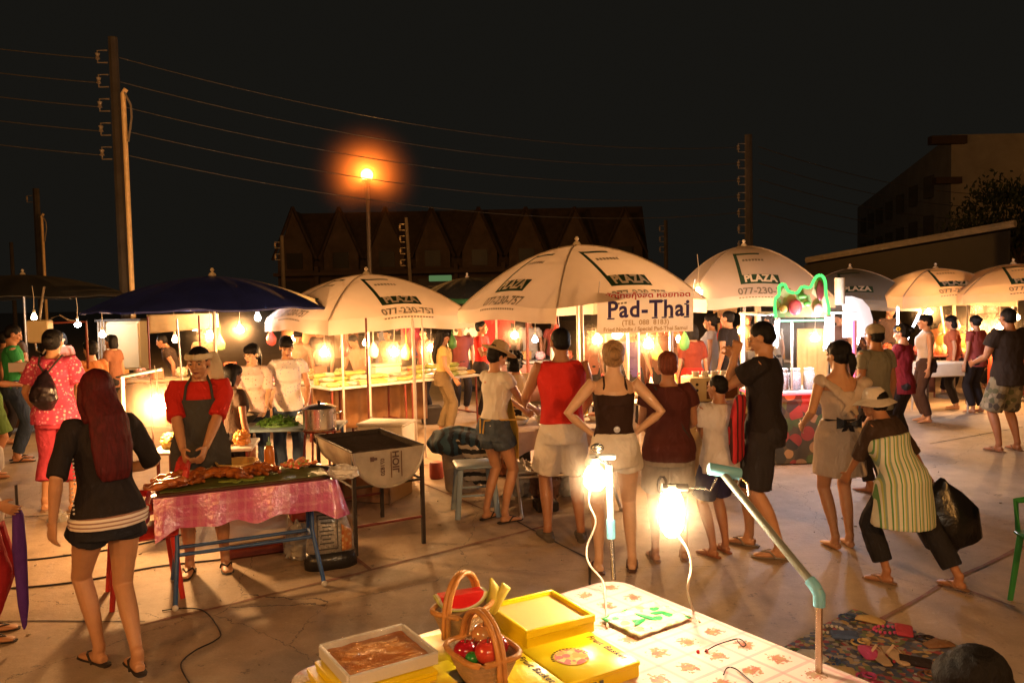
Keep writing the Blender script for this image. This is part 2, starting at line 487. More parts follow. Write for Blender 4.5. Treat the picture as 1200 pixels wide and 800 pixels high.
        for k, L in zip((-1.5, -.5, .5, 1.5), (.058, .072, .078, .07)):
            b0 = wr + d * .086 + th * (k * .0205)
            d1 = (d * math.cos(cu * .6) + pn * math.sin(cu * .6) + th * (k * .05)).normalized()
            d2 = (d * math.cos(cu * 1.5) + pn * math.sin(cu * 1.5) + th * (k * .04)).normalized()
            m_ = b0 + d1 * L * .5
            b.tube([b0 - d * .02, b0, m_, m_ + d2 * L * .5], [.0088, .0088, .0082, .0066], n=8, round_cap=True)
        t0 = wr + d * .02 + th * .026
        t1 = t0 + (d * .6 + th * .65 + pn * .25).normalized() * .036
        b.tube([t0 - th * .01, t0, t1, t1 + (d * .9 + th * .25 + pn * .4 * (1 + cu)).normalized() * .032], [.013, .0125, .0105, .008], n=8, round_cap=True)
        hx.append((wr + d * .09 + pn * .03, d, pn))
    g.hx = hx
    # head
    hc = U((0, .018, 1.595)); hm = Matrix.Rotation(R(head[0]), 3, 'Z') @ Matrix.Rotation(-R(head[1]) - lean * .8, 3, 'X')
    def H(x, y, z): return hc + hm @ V(x, y, z)
    g.H = H; g.hm = hm; g.hc = hc
    kf = .94 if fem else 1.0
    b.ell(H(0, -.014, .022), (.074 * kf, .092, .086), hm, 18, 12)
    b.ell(H(0, .022, -.03), (.060 * kf, .064, .078), hm, 16, 10)
    b.ell(H(0, .052, -.088), (.032, .030, .024), hm)
    b.tube([H(0, -.02, -.06), U((0, -.005, 1.47))], [.055, .054], n=14)
    for sx in (-1, 1):
        b.ell(H(sx * .077 * kf, -.008, -.008), (.011, .020, .031), hm, 10, 8)
        b.ell(H(sx * .038, .060, -.022), (.020, .018, .018), hm, 10, 8)      # cheekbones
        b.tube([H(sx * .012, .083, .020), H(sx * .048, .070, .018)], .008, n=8, round_cap=True)
    b.tube([H(0, .080, .018), H(0, .096, -.018), H(0, .100, -.028)], [.007, .010, .013], n=8, round_cap=True)
    for sx in (-1, 1): b.ell(H(sx * .013, .090, -.030), (.009, .010, .008), hm, 8, 6)
    b.tube([H(-.020, .078, -.056), H(0, .087, -.054), H(.020, .078, -.056)], [.005, .008, .005], n=8, round_cap=True)
    b.tube([H(-.016, .075, -.066), H(0, .083, -.066), H(.016, .075, -.066)], [.005, .008, .005], n=8, round_cap=True)
    me = remeshed(b, 'person', vox, 3)
    def fin(me):
        me.transform(Matrix.Rotation(R(yaw), 4, 'Z') @ Matrix.Scale(S, 4)); me.update(); return me
    fin(me)
    root = bpy.data.objects.new('person', me); COL.objects.link(root); root.location = base
    me.materials.append(skin(sk)); tag(root, label, 'person', group)
    g.root = root
    def part(bb, name, m, voxel=None, wr=0.0, wf=9.0, sm=3, lab=None, st=(1, 1, 1)):
        if voxel == 0: mm = bb.mesh(name, None, 'auto')
        else: mm = remeshed(bb, name, voxel or (.008 if near else .014), sm, wr, wf, seed=px * .37, stretch=st)
        fin(mm); o = bpy.data.objects.new(name, mm); COL.objects.link(o); o.parent = root; mm.materials.append(m)
        if lab: o['label'] = lab
        return o
    g.part = part
    # face
    if face:
        for sx in (-1, 1):
            e = B().ell(H(sx * .031, .077, .002), (.012, .008, .0065), hm, 10, 6)
            eo = part(e, 'eye', mat('eye_white', (.32, .26, .22), rough=.3, bump=0), 0)
            e2 = B().ell(H(sx * .031, .0835, .002), (.0062, .003, .0060), hm, 8, 6); part(e2, 'iris', mat('iris', (.015, .008, .005), rough=.2, bump=0), 0)
            e3 = B().tube([H(sx * .014, .089, .022), H(sx * .032, .089, .027), H(sx * .050, .078, .022)], [.0028, .0034, .002], n=6); part(e3, 'eyebrow', hairm('black'), 0)
        l = B().tube([H(-.022, .081, -.060), H(-.008, .093, -.057), H(.008, .093, -.057), H(.022, .081, -.060)], [.003, .0055, .0055, .003], n=8).tube([H(-.018, .080, -.064), H(0, .091, -.068), H(.018, .080, -.064)], [.003, .006, .003], n=8)
        part(l, 'lips', mat('lips_' + sk, (.30, .09, .07), rough=.4, bump=0), 0)
    # hair
    if hair:
        hb = B()
        if hair != 'crop':
            hb.ell(H(0, -.030, .040), (.085, .098, .090), hm, 20, 12)
            hb.ell(H(0, -.045, -.005), (.078, .074, .075), hm, 16, 10)
            if fem: hb.ell(H(0, .01, .06), (.077, .078, .062), hm, 16, 10)
        else:
            hb.ell(H(0, -.022, .034), (.080, .092, .086), hm, 20, 12)
            hb.ell(H(0, -.045, -.01), (.073, .066, .06), hm, 16, 10)
        if hair == 'long':
            hb.tube([H(0, -.05, .06), H(0, -.085, -.05), U((0, -.115, 1.45)), U((0, -.145, 1.42 - hairl * .5)), U((0, -.145, 1.42 - hairl)), U((0, -.14, 1.40 - hairl * 1.12))],
                    [(.08, .05), (.095, .048), (.105, .045), (.11, .038), (.095, .03), (.07, .015)], ref=X, n=20)
            for sx in (-1, 1): hb.tube([H(sx * .07, -.02, .04), H(sx * .083, -.02, -.06), U((sx * .09, -.06, 1.44))], [.024, .026, .02], n=10, round_cap=True)
        if hair == 'bun':
            hb.ell(H(0, -.13, .02), (.048, .045, .045), hm)
        if hair == 'pony':
            hb.tube([H(0, -.10, .02), H(0, -.135, -.01), H(.005, -.14, -.08), H(0, -.125, -.17)], [.026, .034, .032, .012], n=12, round_cap=True)
        if hair == 'bob' or hair == 'curly':
            hb.tube([H(0, -.04, .03), H(0, -.05, -.07), H(0, -.045, -.12)], [(.095, .07), (.098, .068), (.085, .055)], ref=hm @ V(1, 0, 0), n=20)
        if hair == 'curly':
            rn = random.Random(int(px))
            for _ in range(46):
                a = rn.uniform(0, 6.28); z = rn.uniform(-.1, .12); rr = .09 * math.sqrt(max(0, 1 - (z / .15) ** 2))
                q = (math.cos(a) * rr * 1.05, -.03 + math.sin(a) * rr * 1.05, z + .03)
                if q[1] > .035 and z < .05: continue
                hb.ell(H(*q), rn.uniform(.018, .032), None, 8, 6)
        if hair == 'spiky':
            rn = random.Random(5)
            for _ in range(40):
                a = rn.uniform(0, 6.28); rr = rn.uniform(0, .07)
                q = V(math.cos(a) * rr, -.01 + math.sin(a) * rr, .10); o_ = V(math.cos(a) * rr * .6, .018 + math.sin(a) * rr * .5, .035)
                hb.tube([H(*q), H(*(q + o_))], [.014, .004], n=6)
        part(hb, 'hair', hairm(hairc), .006 if near else .012, wr=.0035 if hair not in ('crop',) else .0015, wf=42, sm=2, st=(1, 1, .35))
    # clothes
    def torso_tube(z0, z1, add=.012, flare=0.0, hemadd=0.0, front=0.0):
        zs = [z0 + (z1 - z0) * k / 14 for k in range(15)]
        def rat(z):
            for (p0, r0), (p1, r1) in zip(tor, tor[1:]):
                if z <= p1[2]:
                    k = max(0, (z - p0[2]) / (p1[2] - p0[2])); return (r0[0] + (r1[0] - r0[0]) * k, r0[1] + (r1[1] - r0[1]) * k, p0[1] + (p1[1] - p0[1]) * k)
            return (tor[-1][1][0], tor[-1][1][1], 0)
        pts, rr = [], []
        for z in zs:
            a, c, yo = rat(max(z, .90)) if z < .9 else rat(z)
            fl = flare * max(0, (1.1 - z)) + (hemadd if z < 1.15 else 0)
            if z < 1.0: c += .012 * fat * fat
            bust = .022 if fem and 1.2 < z < 1.34 else 0
            pts.append(U((0, yo + bust * .6, z))); rr.append((a + add + fl, c + add + fl + bust))
        return pts, rr
    g.torso_tube = torso_tube
    if top:
        k = dict(hem=.86, sleeve=.45, add=.014, loose=.014, z1=1.45, m=None, name='shirt', wr=.005, flare=0.0); k.update(top)
        tb = B(); p, r = torso_tube(k['hem'], k['z1'], k['add'], k['flare']); tb.tube(p, r, ref=X, n=24)
        if fem and k['z1'] > 1.3:
            for sx in (-1, 1): tb.ell(U((sx * .068, .083, 1.27)), (.068, .058, .066))
        if k['sleeve'] > 0:
            for i, (sh, el, wr) in enumerate(arms):
                sx = (-1, 1)[i]; n_ = 7; T = [k['sleeve'] * q / n_ for q in range(n_ + 1)]
                tb.ell(U((sx * shw * .86, -.004, 1.40)), (.070, .074, .066))
                pts = [U((sx * shw * .45, -.008, 1.405))] + [seg((sh, el, wr), t) for t in T]
                rr = [.062] + [lerp_tab(ARM, t) * (fat if t < 1 else 1) + k['loose'] * (.6 + .6 * t / max(k['sleeve'], .01)) + .004 for t in T]
                tb.tube(pts, rr, n=14)
        elif k.get('cap', True):
            for sx in (-1, 1): tb.ell(U((sx * shw * .68, -.01, 1.405)), (.05, .068, .046))
        if k.get('straps'):
            for sx in (-1, 1):
                x = sx * .085
                tb.tube([U((x, -.085, k['z1'] - .03)), U((x * .93, -.082, 1.40)), U((x * .9, -.035, 1.458)), U((x * .9, .03, 1.45)), U((x, .085, 1.38)), U((x, .10, k['z1'] - .03))], .009, n=8, round_cap=True)
        part(tb, k['name'], k['m'], None, k['wr'] * 1.8, 9, st=(1, 1, .55), lab=k.get('lab'))
    if bottom:
        k = dict(to=.55, add=.014, wide=.02, m=None, name='shorts', waist=1.04, wr=.005); k.update(bottom)
        bb = B()
        if k['name'] in ('skirt',):
            p, r = torso_tube(k['to'], k['waist'], k['add'], k.get('flare', .12)); bb.tube(p, r, ref=X, n=24)
        else:
            p, r = torso_tube(.80, k['waist'], k['add'] + .002); bb.tube(p, r, ref=X, n=24)
            for sx in (-1, 1): bb.ell(U((sx * .075, -.052, .90)), (.098, .097, .10))
            for hp, kn, an, fd in legs:
                n_ = 12; T = [k['to'] * q / n_ for q in range(n_ + 1)]
                bb.tube([seg((hp, kn, an), t) for t in T], [lerp_tab(LEG, t) * (fat if t < 1 else 1) + k['add'] * .6 + k['wide'] * (t / k['to'] if k['to'] > 0 else 1) for t in T], n=16)
        part(bb, k['name'], k['m'], None, k['wr'] * 1.6, 10, st=(1, 1, .5))
    if shoes:
        for hp, kn, an, fd in legs:
            a0 = V(an.x, an.y, an.z - .075); rt = fd.cross(V(0, 0, 1)); sb = B()
            if shoes.get('kind', 'flip') == 'flip':
                sb.tube([a0 - fd * .075 + V(0, 0, -.004), a0 - fd * .05, a0 + fd * .05, a0 + fd * .12 + V(0, 0, -.002), a0 + fd * .17 + V(0, 0, -.003), a0 + fd * .2 + V(0, 0, -.003)],
                        [(.024, .009), (.036, .010), (.036, .009), (.046, .008), (.044, .008), (.022, .007)], ref=rt, n=14)
                for sx in (-1, 1): sb.tube([a0 + rt * sx * .040 + fd * .02, a0 + rt * sx * .034 + fd * .07 + V(0, 0, .045), a0 + fd * .125 + V(0, 0, .034), a0 + fd * .150 + V(0, 0, .01)], [.007, .007, .006, .004], n=6)
            else:
                sb.tube([a0 - fd * .085 + V(0, 0, .01), a0 - fd * .06 + V(0, 0, .018), a0 + fd * .05 + V(0, 0, .022), a0 + fd * .12 + V(0, 0, .012), a0 + fd * .18 + V(0, 0, .006), a0 + fd * .215 + V(0, 0, .004)],
                        [(.028, .024), (.04, .036), (.042, .040), (.050, .032), (.045, .026), (.025, .016)], ref=rt, n=14)
                sb.tube([V(an.x, an.y, an.z - .06) - fd * .01, V(an.x, an.y, an.z - .015) - fd * .01], [.047, .043], n=14)
            part(sb, 'sandal' if shoes.get('kind', 'flip') == 'flip' else 'shoe', shoes['m'], 0)
    if extra: extra(g)
    return root
def cloth(name, col, **kw):
    kw = dict(dict(rough=.85, var=.16, vs=7, bump=.25, bs=220, spec=.2, fold=.55), **kw)
    return mat('cloth_' + name, col, **kw)

# ------------------------------------------------------------------ the ground
def concrete():
    m, nt, b = new_mat('worn_concrete'); v = coords(nt)
    big = ramp(nt, noise_out(nt, v, .55, 5), .35, .7)
    mid = ramp(nt, noise_out(nt, v, 3.2, 6, .7), .35, .68)
    c = mix_rgb(nt, big, (.52, .37, .245), (.38, .265, .17))
    c = mix_rgb(nt, mid, c, (.22, .155, .10)); c = mix_rgb(nt, .45, c, (.37, .28, .19))
    sp = _n(nt, 'ShaderNodeMath', operation='GREATER_THAN'); nt.links.new(noise_out(nt, v, 1.7, 8, .75), sp.inputs[0]); sp.inputs[1].default_value = .64
    c = mix_rgb(nt, sp.outputs[0], c, (.19, .14, .095))
    vo = _n(nt, 'ShaderNodeTexVoronoi', Scale=.30, feature='DISTANCE_TO_EDGE')
    wv = _n(nt, 'ShaderNodeTexNoise', Scale=2.2, Detail=6.0, Roughness=.65); nt.links.new(v, wv.inputs['Vector'])
    vm = _n(nt, 'ShaderNodeVectorMath', operation='MULTIPLY_ADD'); nt.links.new(wv.outputs['Color'], vm.inputs[0]); vm.inputs[1].default_value = (.35, .35, 0); nt.links.new(v, vm.inputs[2]); nt.links.new(vm.outputs[0], vo.inputs['Vector'])
    ck = _n(nt, 'ShaderNodeMath', operation='LESS_THAN'); nt.links.new(vo.outputs['Distance'], ck.inputs[0]); ck.inputs[1].default_value = .0006
    c = mix_rgb(nt, ck.outputs[0], c, (.10, .07, .05))
    st2 = ramp(nt, noise_out(nt, v, 7.5, 5, .8), .60, .66); c = mix_rgb(nt, st2, c, (.17, .125, .085))
    lt2 = ramp(nt, noise_out(nt, v, 4.1, 7, .8), .63, .68); c = mix_rgb(nt, lt2, c, (.48, .37, .26))
    fine = ramp(nt, noise_out(nt, v, 90, 3), .3, .7); c2 = mix_rgb(nt, fine, (.8, .8, .8), (1.1, 1.1, 1.1))
    mu = nt.nodes.new('ShaderNodeMix'); mu.data_type = 'RGBA'; mu.blend_type = 'MULTIPLY'; mu.inputs[0].default_value = .6
    nt.links.new(c, mu.inputs[6]); nt.links.new(c2, mu.inputs[7]); nt.links.new(mu.outputs[2], b.inputs['Base Color'])
    b.inputs['Roughness'].default_value = .62; b.inputs['Specular IOR Level'].default_value = .35
    bn = _n(nt, 'ShaderNodeBump', Strength=.35, Distance=.012); nt.links.new(noise_out(nt, v, 26, 6), bn.inputs['Height']); nt.links.new(bn.outputs[0], b.inputs['Normal'])
    return m
g = B(); g.add([(-300, -60, 0), (300, -60, 0), (300, 400, 0), (-300, 400, 0)], [(0, 1, 2, 3)])
struct(g, 'ground', concrete(), False)
def strip(pix, width, z, name, m):
    pts = [G(x, y) for x, y in pix]; fine = []
    for a, b_ in zip(pts, pts[1:]):
        n_ = max(2, int((b_ - a).length / .12)); fine += [a.lerp(b_, k / n_) for k in range(n_)]
    fine.append(pts[-1]); bb = B(); vs = []; fs = []
    for i, p in enumerate(fine):
        t = (fine[min(i + 1, len(fine) - 1)] - fine[max(i - 1, 0)]).normalized(); s_ = V(-t.y, t.x, 0)
        w = width * (.75 + .6 * noise.noise(p * 5)); off = s_ * (.012 * noise.noise(p * 3 + V(9, 9, 9)))
        vs += [p + off + s_ * w + V(0, 0, z), p + off - s_ * w + V(0, 0, z)]
    for i in range(len(fine) - 1): fs.append((2 * i, 2 * i + 1, 2 * i + 3, 2 * i + 2))
    bb.add(vs, fs); return struct(bb, name, m, False)
redp = mat('faded_red_paint', (.20, .055, .035), rough=.8, var=.5, vs=14, col2=(.20, .14, .09))
crack = mat('dark_joint', (.06, .045, .032), rough=.9, var=.3)
strip([(150, 736), (300, 701), (434, 668), (560, 636), (640, 616)], .022, .004, 'painted_line', redp)
strip([(395, 640), (434, 668)], .022, .008, 'painted_line', redp)
strip([(1030, 728), (1110, 682), (1200, 640)], .020, .004, 'painted_line', redp)
strip([(1108, 683), (1190, 712)], .016, .008, 'painted_line', redp)
strip([(486, 562), (555, 592), (600, 610)], .016, .004, 'painted_line', redp)
strip([(430, 553), (540, 540)], .016, .004, 'painted_line', redp)
strip([(596, 606), (690, 655), (800, 3500), (960, 757)], .011, .004, 'expansion_joint', crack)
strip([(0, 607), (120, 600), (230, 590)], .012, .004, 'expansion_joint', crack)
strip([(0, 728), (170, 728)], .010, .004, 'expansion_joint', crack)
strip([(1090, 520), (1200, 500)], .012, .004, 'expansion_joint', crack)

# ------------------------------------------------------------------ far buildings
bw = mat('old_render', (.09, .06, .042), rough=.9, var=.35, vs=1.2, bump=.3, bs=8)
bdark = mat('dark_opening', (.02, .016, .012), rough=.5, var=.3, vs=2)
broof = mat('brown_tiles', (.075, .05, .034), rough=.85, var=.4, vs=3, bump=.4, bs=20)
def row_house():
    y = 46.0; P = lambda px, py: D(px, py, y)
    L, Rr = P(325, 300), P(762, 300); zt = P(560, 240).z
    t = thing('shophouse_row', 'long dim row of shophouses with pointed gables along its roof', 'building', (0.5 * (L.x + Rr.x), y, 0))
    w = Rr.x - L.x
    b = B().box((t.location.x, y + 4, 1.9), (w, 8, 3.8)); put(b, 'wall', bw, t)
    b = B()
    b.add([(L.x, y + .4, 3.8), (Rr.x, y + .4, 3.8), (Rr.x, y + 2.6, zt), (L.x, y + 2.6, zt), (L.x, y + 7.6, 3.8), (Rr.x, y + 7.6, 3.8)],
          [(0, 1, 2, 3), (3, 2, 5, 4), (0, 3, 4), (1, 5, 2), (0, 4, 5, 1)]); put(b, 'roof', broof, t)
    for px in (345, 399, 453, 507, 562, 617, 674, 733):
        x = P(px, 300).x; top = P(px, 246).z; q = B()
        q.prism([(-1.0, 3.4), (1.0, 3.4), (1.0, 4.7), (0, top), (-1.0, 4.7)], lambda u, v, d: V(x + u, y + .1 + d, v), 1.6)
        gb = put(q, 'gable', mat('gable_render', (.11, .075, .05), rough=.9, var=.4, vs=1.5, bump=.2), t)
        e = B()
        for s_ in (-1, 1): e.tube([(x, y - .05, top + .16), (x + s_ * 1.25, y - .05, 4.42)], [(.09, .10), (.09, .10)], n=4)
        put(e, 'bargeboard', broof, gb)
        wn = B().box((x, y + .04, 4.35), (.9, .06, .9)); put(wn, 'window', bdark, gb)
        d_ = B().box((x, y - .04, 1.9), (1.7, .06, 2.6)); put(d_, 'shopfront', bdark, t)
        c_ = B().box((x + 1.35, y - .3, 2.0), (.22, .5, 4.0)); put(c_, 'column', bw, t)
    r_ = B().box((t.location.x, y - .5, 3.55), (w, .9, .18)); put(r_, 'canopy_slab', bw, t)
row_house()
def end_building():
    y = 50.0; A = D(1115, 158, y); top = A.z; x0 = A.x; x1 = x0 + 13
    far = D(1005, 212, 92)
    t = thing('apartment_block', 'tall plain block with a pale blank end wall at the right', 'building', (x0, y, 0))
    b = B()
    vs = [(x0, y, 0), (x1, y, 0), (x1, y, top), (x0, y, top), (far.x, 92, 0), (x1, 92, 0), (x1, 92, top), (far.x, 92, top)]
    b.add(vs, [(0, 1, 2, 3), (4, 0, 3, 7), (3, 2, 6, 7), (1, 5, 6, 2), (5, 4, 7, 6)])
    put(b, 'wall', mat('pale_end_wall', (.42, .37, .30), rough=.9, var=.3, vs=.6, bump=.2), t)
    b = B().box((x0 - .3, y - .1, top - .35), (2.2, .5, .5)); put(b, 'cornice', bw, t)
    b = B().box((x0 - .3, y - .1, D(1115, 212, y).z), (1.6, .5, .4)); put(b, 'balcony', bw, t)
    d = V(far.x - x0, 92 - y, 0)
    for i in range(1, 8):
        for z in (3.5, 6.3, 9.0):
            p = V(x0, y, 0) + d * (i / 8.2); q = B().box((p.x - .08, p.y, z), (.2, 1.6, 1.5)); put(q, 'window', mat('dull_window', (.14, .12, .09), rough=.6), t)
end_building()
def shed():
    a, b_ = D(945, 305, 26), D(1190, 262, 20)
    t = thing('shed', 'long low shed with a pale sloping roof edge behind the right umbrellas', 'shed', (b_.x, 22, 0))
    n_ = V(.35, .9, 0) * 6
    q = B().add([a, b_, b_ + n_ + V(0, 0, -.4), a + n_ + V(0, 0, -.4)], [(0, 1, 2, 3)]); put(q, 'roof', bdark, t)
    q = B().tube([a, b_], [(.07, .10), (.07, .10)], n=6); put(q, 'roof_edge', mat('bare_fascia', (.34, .28, .2), rough=.7, var=.3), t)
    q = B().add([(a.x, a.y + .2, 0), (b_.x, b_.y + .2, 0), (b_.x, b_.y + .2, b_.z - .15), (a.x, a.y + .2, a.z - .15)], [(0, 1, 2, 3)]); put(q, 'wall', bdark, t)
shed()
def tree(px, py, y, r, label):
    c = D(px, py, y); t = thing('tree', label, 'tree', (c.x, y, 0))
    b = B().tube([(c.x, y, 0), (c.x + .1, y, c.z * .5), (c.x - .1, y, c.z)], [.22, .16, .07], n=8)
    rn = random.Random(int(px))
    for k in range(7):
        a = k * .9; b.tube([(c.x, y, c.z * .6), (c.x + math.cos(a) * r * .5, y + math.sin(a) * r * .5, c.z + rn.uniform(-.3, .6) * r)], [.07, .02], n=5)
    put(b, 'trunk', mat('bark', (.09, .06, .04), rough=.95), t)
    b = B()
    for k in range(4200):
        cl = rn.randrange(16); rr = random.Random(cl * 7 + int(px)); cc = V(rr.gauss(0, .55), rr.gauss(0, .5), rr.gauss(0, .42)) * r
        p = V(c.x, y, c.z) + cc + V(rn.gauss(0, .22), rn.gauss(0, .22), rn.gauss(0, .16)) * r
        m_ = Euler((rn.uniform(0, 6), rn.uniform(0, 6), rn.uniform(0, 6))).to_matrix(); s_ = .13
        b.add([p + m_ @ V(-s_, 0, 0), p + m_ @ V(0, -s_ * .4, 0), p + m_ @ V(s_, 0, 0), p + m_ @ V(0, s_ * .4, 0)], [(0, 1, 2, 3)])
    put(b, 'crown', mat('dark_leaves', (.045, .06, .02), rough=.7, var=.4, bump=0), t, False)
tree(1195, 262, 34, 2.3, 'dark tree standing in front of the pale end wall at right')
tree(1140, 300, 38, 1.6, 'low dark bush-like tree left of the taller one before the block')

# ------------------------------------------------------------------ poles, lamps, wires
pole_m = mat('weathered_pole', (.06, .05, .042), rough=.9, var=.35, vs=4, bump=.3, bs=20)
pipe_m = mat('cable_pipe', (.85, .58, .28), rough=.5, var=.2)
ins_m = mat('insulator', (.26, .21, .16), rough=.3, var=.2)
def utility_pole(px, top, y, r, label, rack=0, pipe=False, side=-1, lean=0):
    p = D(px, top, y); t = thing('utility_pole', label, 'pole', (p.x, y, 0), 'utility poles round the market')
    b = B().tube([(p.x + lean, y, 0), (p.x, y, p.z)], [(r, r * .9), (r * .78, r * .7)], n=8); put(b, 'post', pole_m, t)
    for k in range(rack):
        z = p.z - .35 - k * .44
        b = B().tube([(p.x + side * r * .8, y - .05, z + .1), (p.x + side * (r + .16), y - .05, z + .1), (p.x + side * (r + .16), y - .05, z - .12), (p.x + side * r * .8, y - .05, z - .12)], .014, n=5)
        br = put(b, 'bracket', ins_m, t)
        b = B().lathe([(.02, -.06), (.045, -.05), (.025, 0), (.045, .05), (.02, .06)], (p.x + side * (r + .16), y - .05, z), 8, True); put(b, 'insulator', ins_m, br)
    if pipe:
        x = p.x + r + .07
        zt = D(px, top + pipe, y).z
        b = B().tube([(x + lean, y - .12, 0), (x + .02, y - .12, zt), (x + .08, y - .12, zt + .08)], .045, n=8); put(b, 'conduit', pipe_m, t)
        b = B().tube([(x + .04, y - .14, zt + .05)] + [(x + .12 + .05 * math.sin(k), y - .14, zt - k * .22) for k in range(1, 5)], .02, n=6); put(b, 'cable', ins_m, t)
    return p
PM = utility_pole(132, 44, 15, .112, 'tall pole at left with a pale conduit and five wire brackets', 5, 68, -1, .02)
PR = utility_pole(877, 158, 22, .13, 'pole with a ladder of wire brackets above the white umbrella right of the sign', 7, False, -1, .0)
utility_pole(42, 221, 28, .14, 'smaller distant pole with a lit conduit at far left', 1, 33)
utility_pole(13, 284, 32, .09, 'thin distant pole at the left edge')
utility_pole(330, 276, 30, .09, 'thin short pole before the left end of the shophouses', 2)
utility_pole(476, 255, 30, .08, 'thin leaning reddish pole right of the street lamp', 4, False, -1, .2)
utility_pole(780, 258, 34, .10, 'thin pole at the right end of the shophouses', 3)

def wire(a, b_, sag, label, r=.009):
    pts = [a.lerp(b_, k / 24) - V(0, 0, sag * 4 * (k / 24) * (1 - k / 24)) for k in range(25)]
    mid = a
    solo(B().tube(pts, r, n=5), 'overhead_wire', mat('wire', (.06, .05, .04), rough=.6, var=.1), label, 'wire', mid, 'overhead wires')
order = ['highest', 'second', 'third', 'fourth', 'lowest']
for k in range(5):
    a = V(PM.x, 14.9, PM.z - .40 - k * .44); b_ = V(PR.x - .25, 21.9, PR.z - .35 - k * .44)
    wire(a + V(.15, 0, 0), b_, .55, order[k] + ' wire strung between the two tallest poles')
    wire(a - V(.3, 0, 0), D(-60, 50 + 28 * k, 14.6), .02, order[k] + ' wire running from the tall left pole out of the photo')
    wire(b_ + V(.5, 0, 0), D(1215, 226 + 14 * k, 34), .5, order[k] + ' wire running right from the pole with the ladder of brackets', .011)

def street_lamp(p, label, power, r=.19, pole_r=.06):
    t = thing('street_lamp', label, 'street lamp', (p.x, p.y, 0), 'sodium street lamps')
    put(B().tube([(p.x, p.y, 0), (p.x, p.y, p.z - r)], [pole_r * 1.3, pole_r], n=8), 'pole', mat('lamp_post', (.30, .24, .17), rough=.5, var=.2, metal=.3), t)
    put(B().lathe([(.05, -r - .1), (.12, -r), (.16, -r * .8)], (p.x, p.y, p.z), 12), 'collar', mat('lamp_post', (0, 0, 0)), t)
    put(B().ell(p, r, None, 20, 14), 'globe', emit('sodium_globe', (1, .48, .08), 45, .85), t, True)
    lamp_in('lamp_light', t, p, power, SODIUM, r * .7)
street_lamp(D(430, 205, 25), 'orange glowing street lamp on a thin post behind the umbrellas', 1500)
street_lamp(V(5.0, -9.0, 6.4), 'added orange fill lamp unseen behind the camera', 3600)  # unseen lamp added for fill light
street_lamp(V(-9.0, -5.0, 6.2), 'added orange fill lamp unseen at the left behind the camera', 1800)  # another unseen lamp, added as fill from the left
street_lamp(V(41, 42, 9.0), 'added lamp out of the picture at the right, brightening the pale block', 480)  # unseen lamp added to brighten the pale end wall
b = B(); sp = D(516, 326, 30)
t = thing('lit_sign', 'small faint green lit sign far behind the umbrellas', 'sign', sp)
put(B().box(sp, (.85, .08, .22), bev=.02), 'panel', emit('green_glow', (.22, .42, .16), .35), t); put(B().box(sp - V(0, 0, .3), (.95, .1, .06)), 'bracket', bdark, t)

# ------------------------------------------------------------------ umbrellas
LOGO = mat('green_print', (.018, .055, .025), rough=.8, var=.15, bump=0)
LOGT = mat('cream_print', (.72, .62, .48), rough=.8, var=.05, bump=0)
LOGG = mat('grey_print', (.20, .17, .12), rough=.8, var=.1, bump=0)
def fabric(name, col, tr): return mat(name, col, rough=.85, var=.12, vs=1.6, bump=.3, bs=5, trans=tr, spec=.2)
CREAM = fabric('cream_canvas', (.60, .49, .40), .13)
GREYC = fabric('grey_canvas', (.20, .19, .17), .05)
ORNC = fabric('tan_canvas', (.58, .42, .28), .2)
BLUEC = mat('navy_tarpaulin', (.02, .03, .20), rough=.5, var=.4, vs=2, bump=.4, bs=6, trans=.03)
DARKC = mat('black_canvas', (.02, .018, .014), rough=.8, var=.3, vs=2)
steel = mat('galvanised_pole', (.62, .56, .48), rough=.4, metal=.5, var=.2)
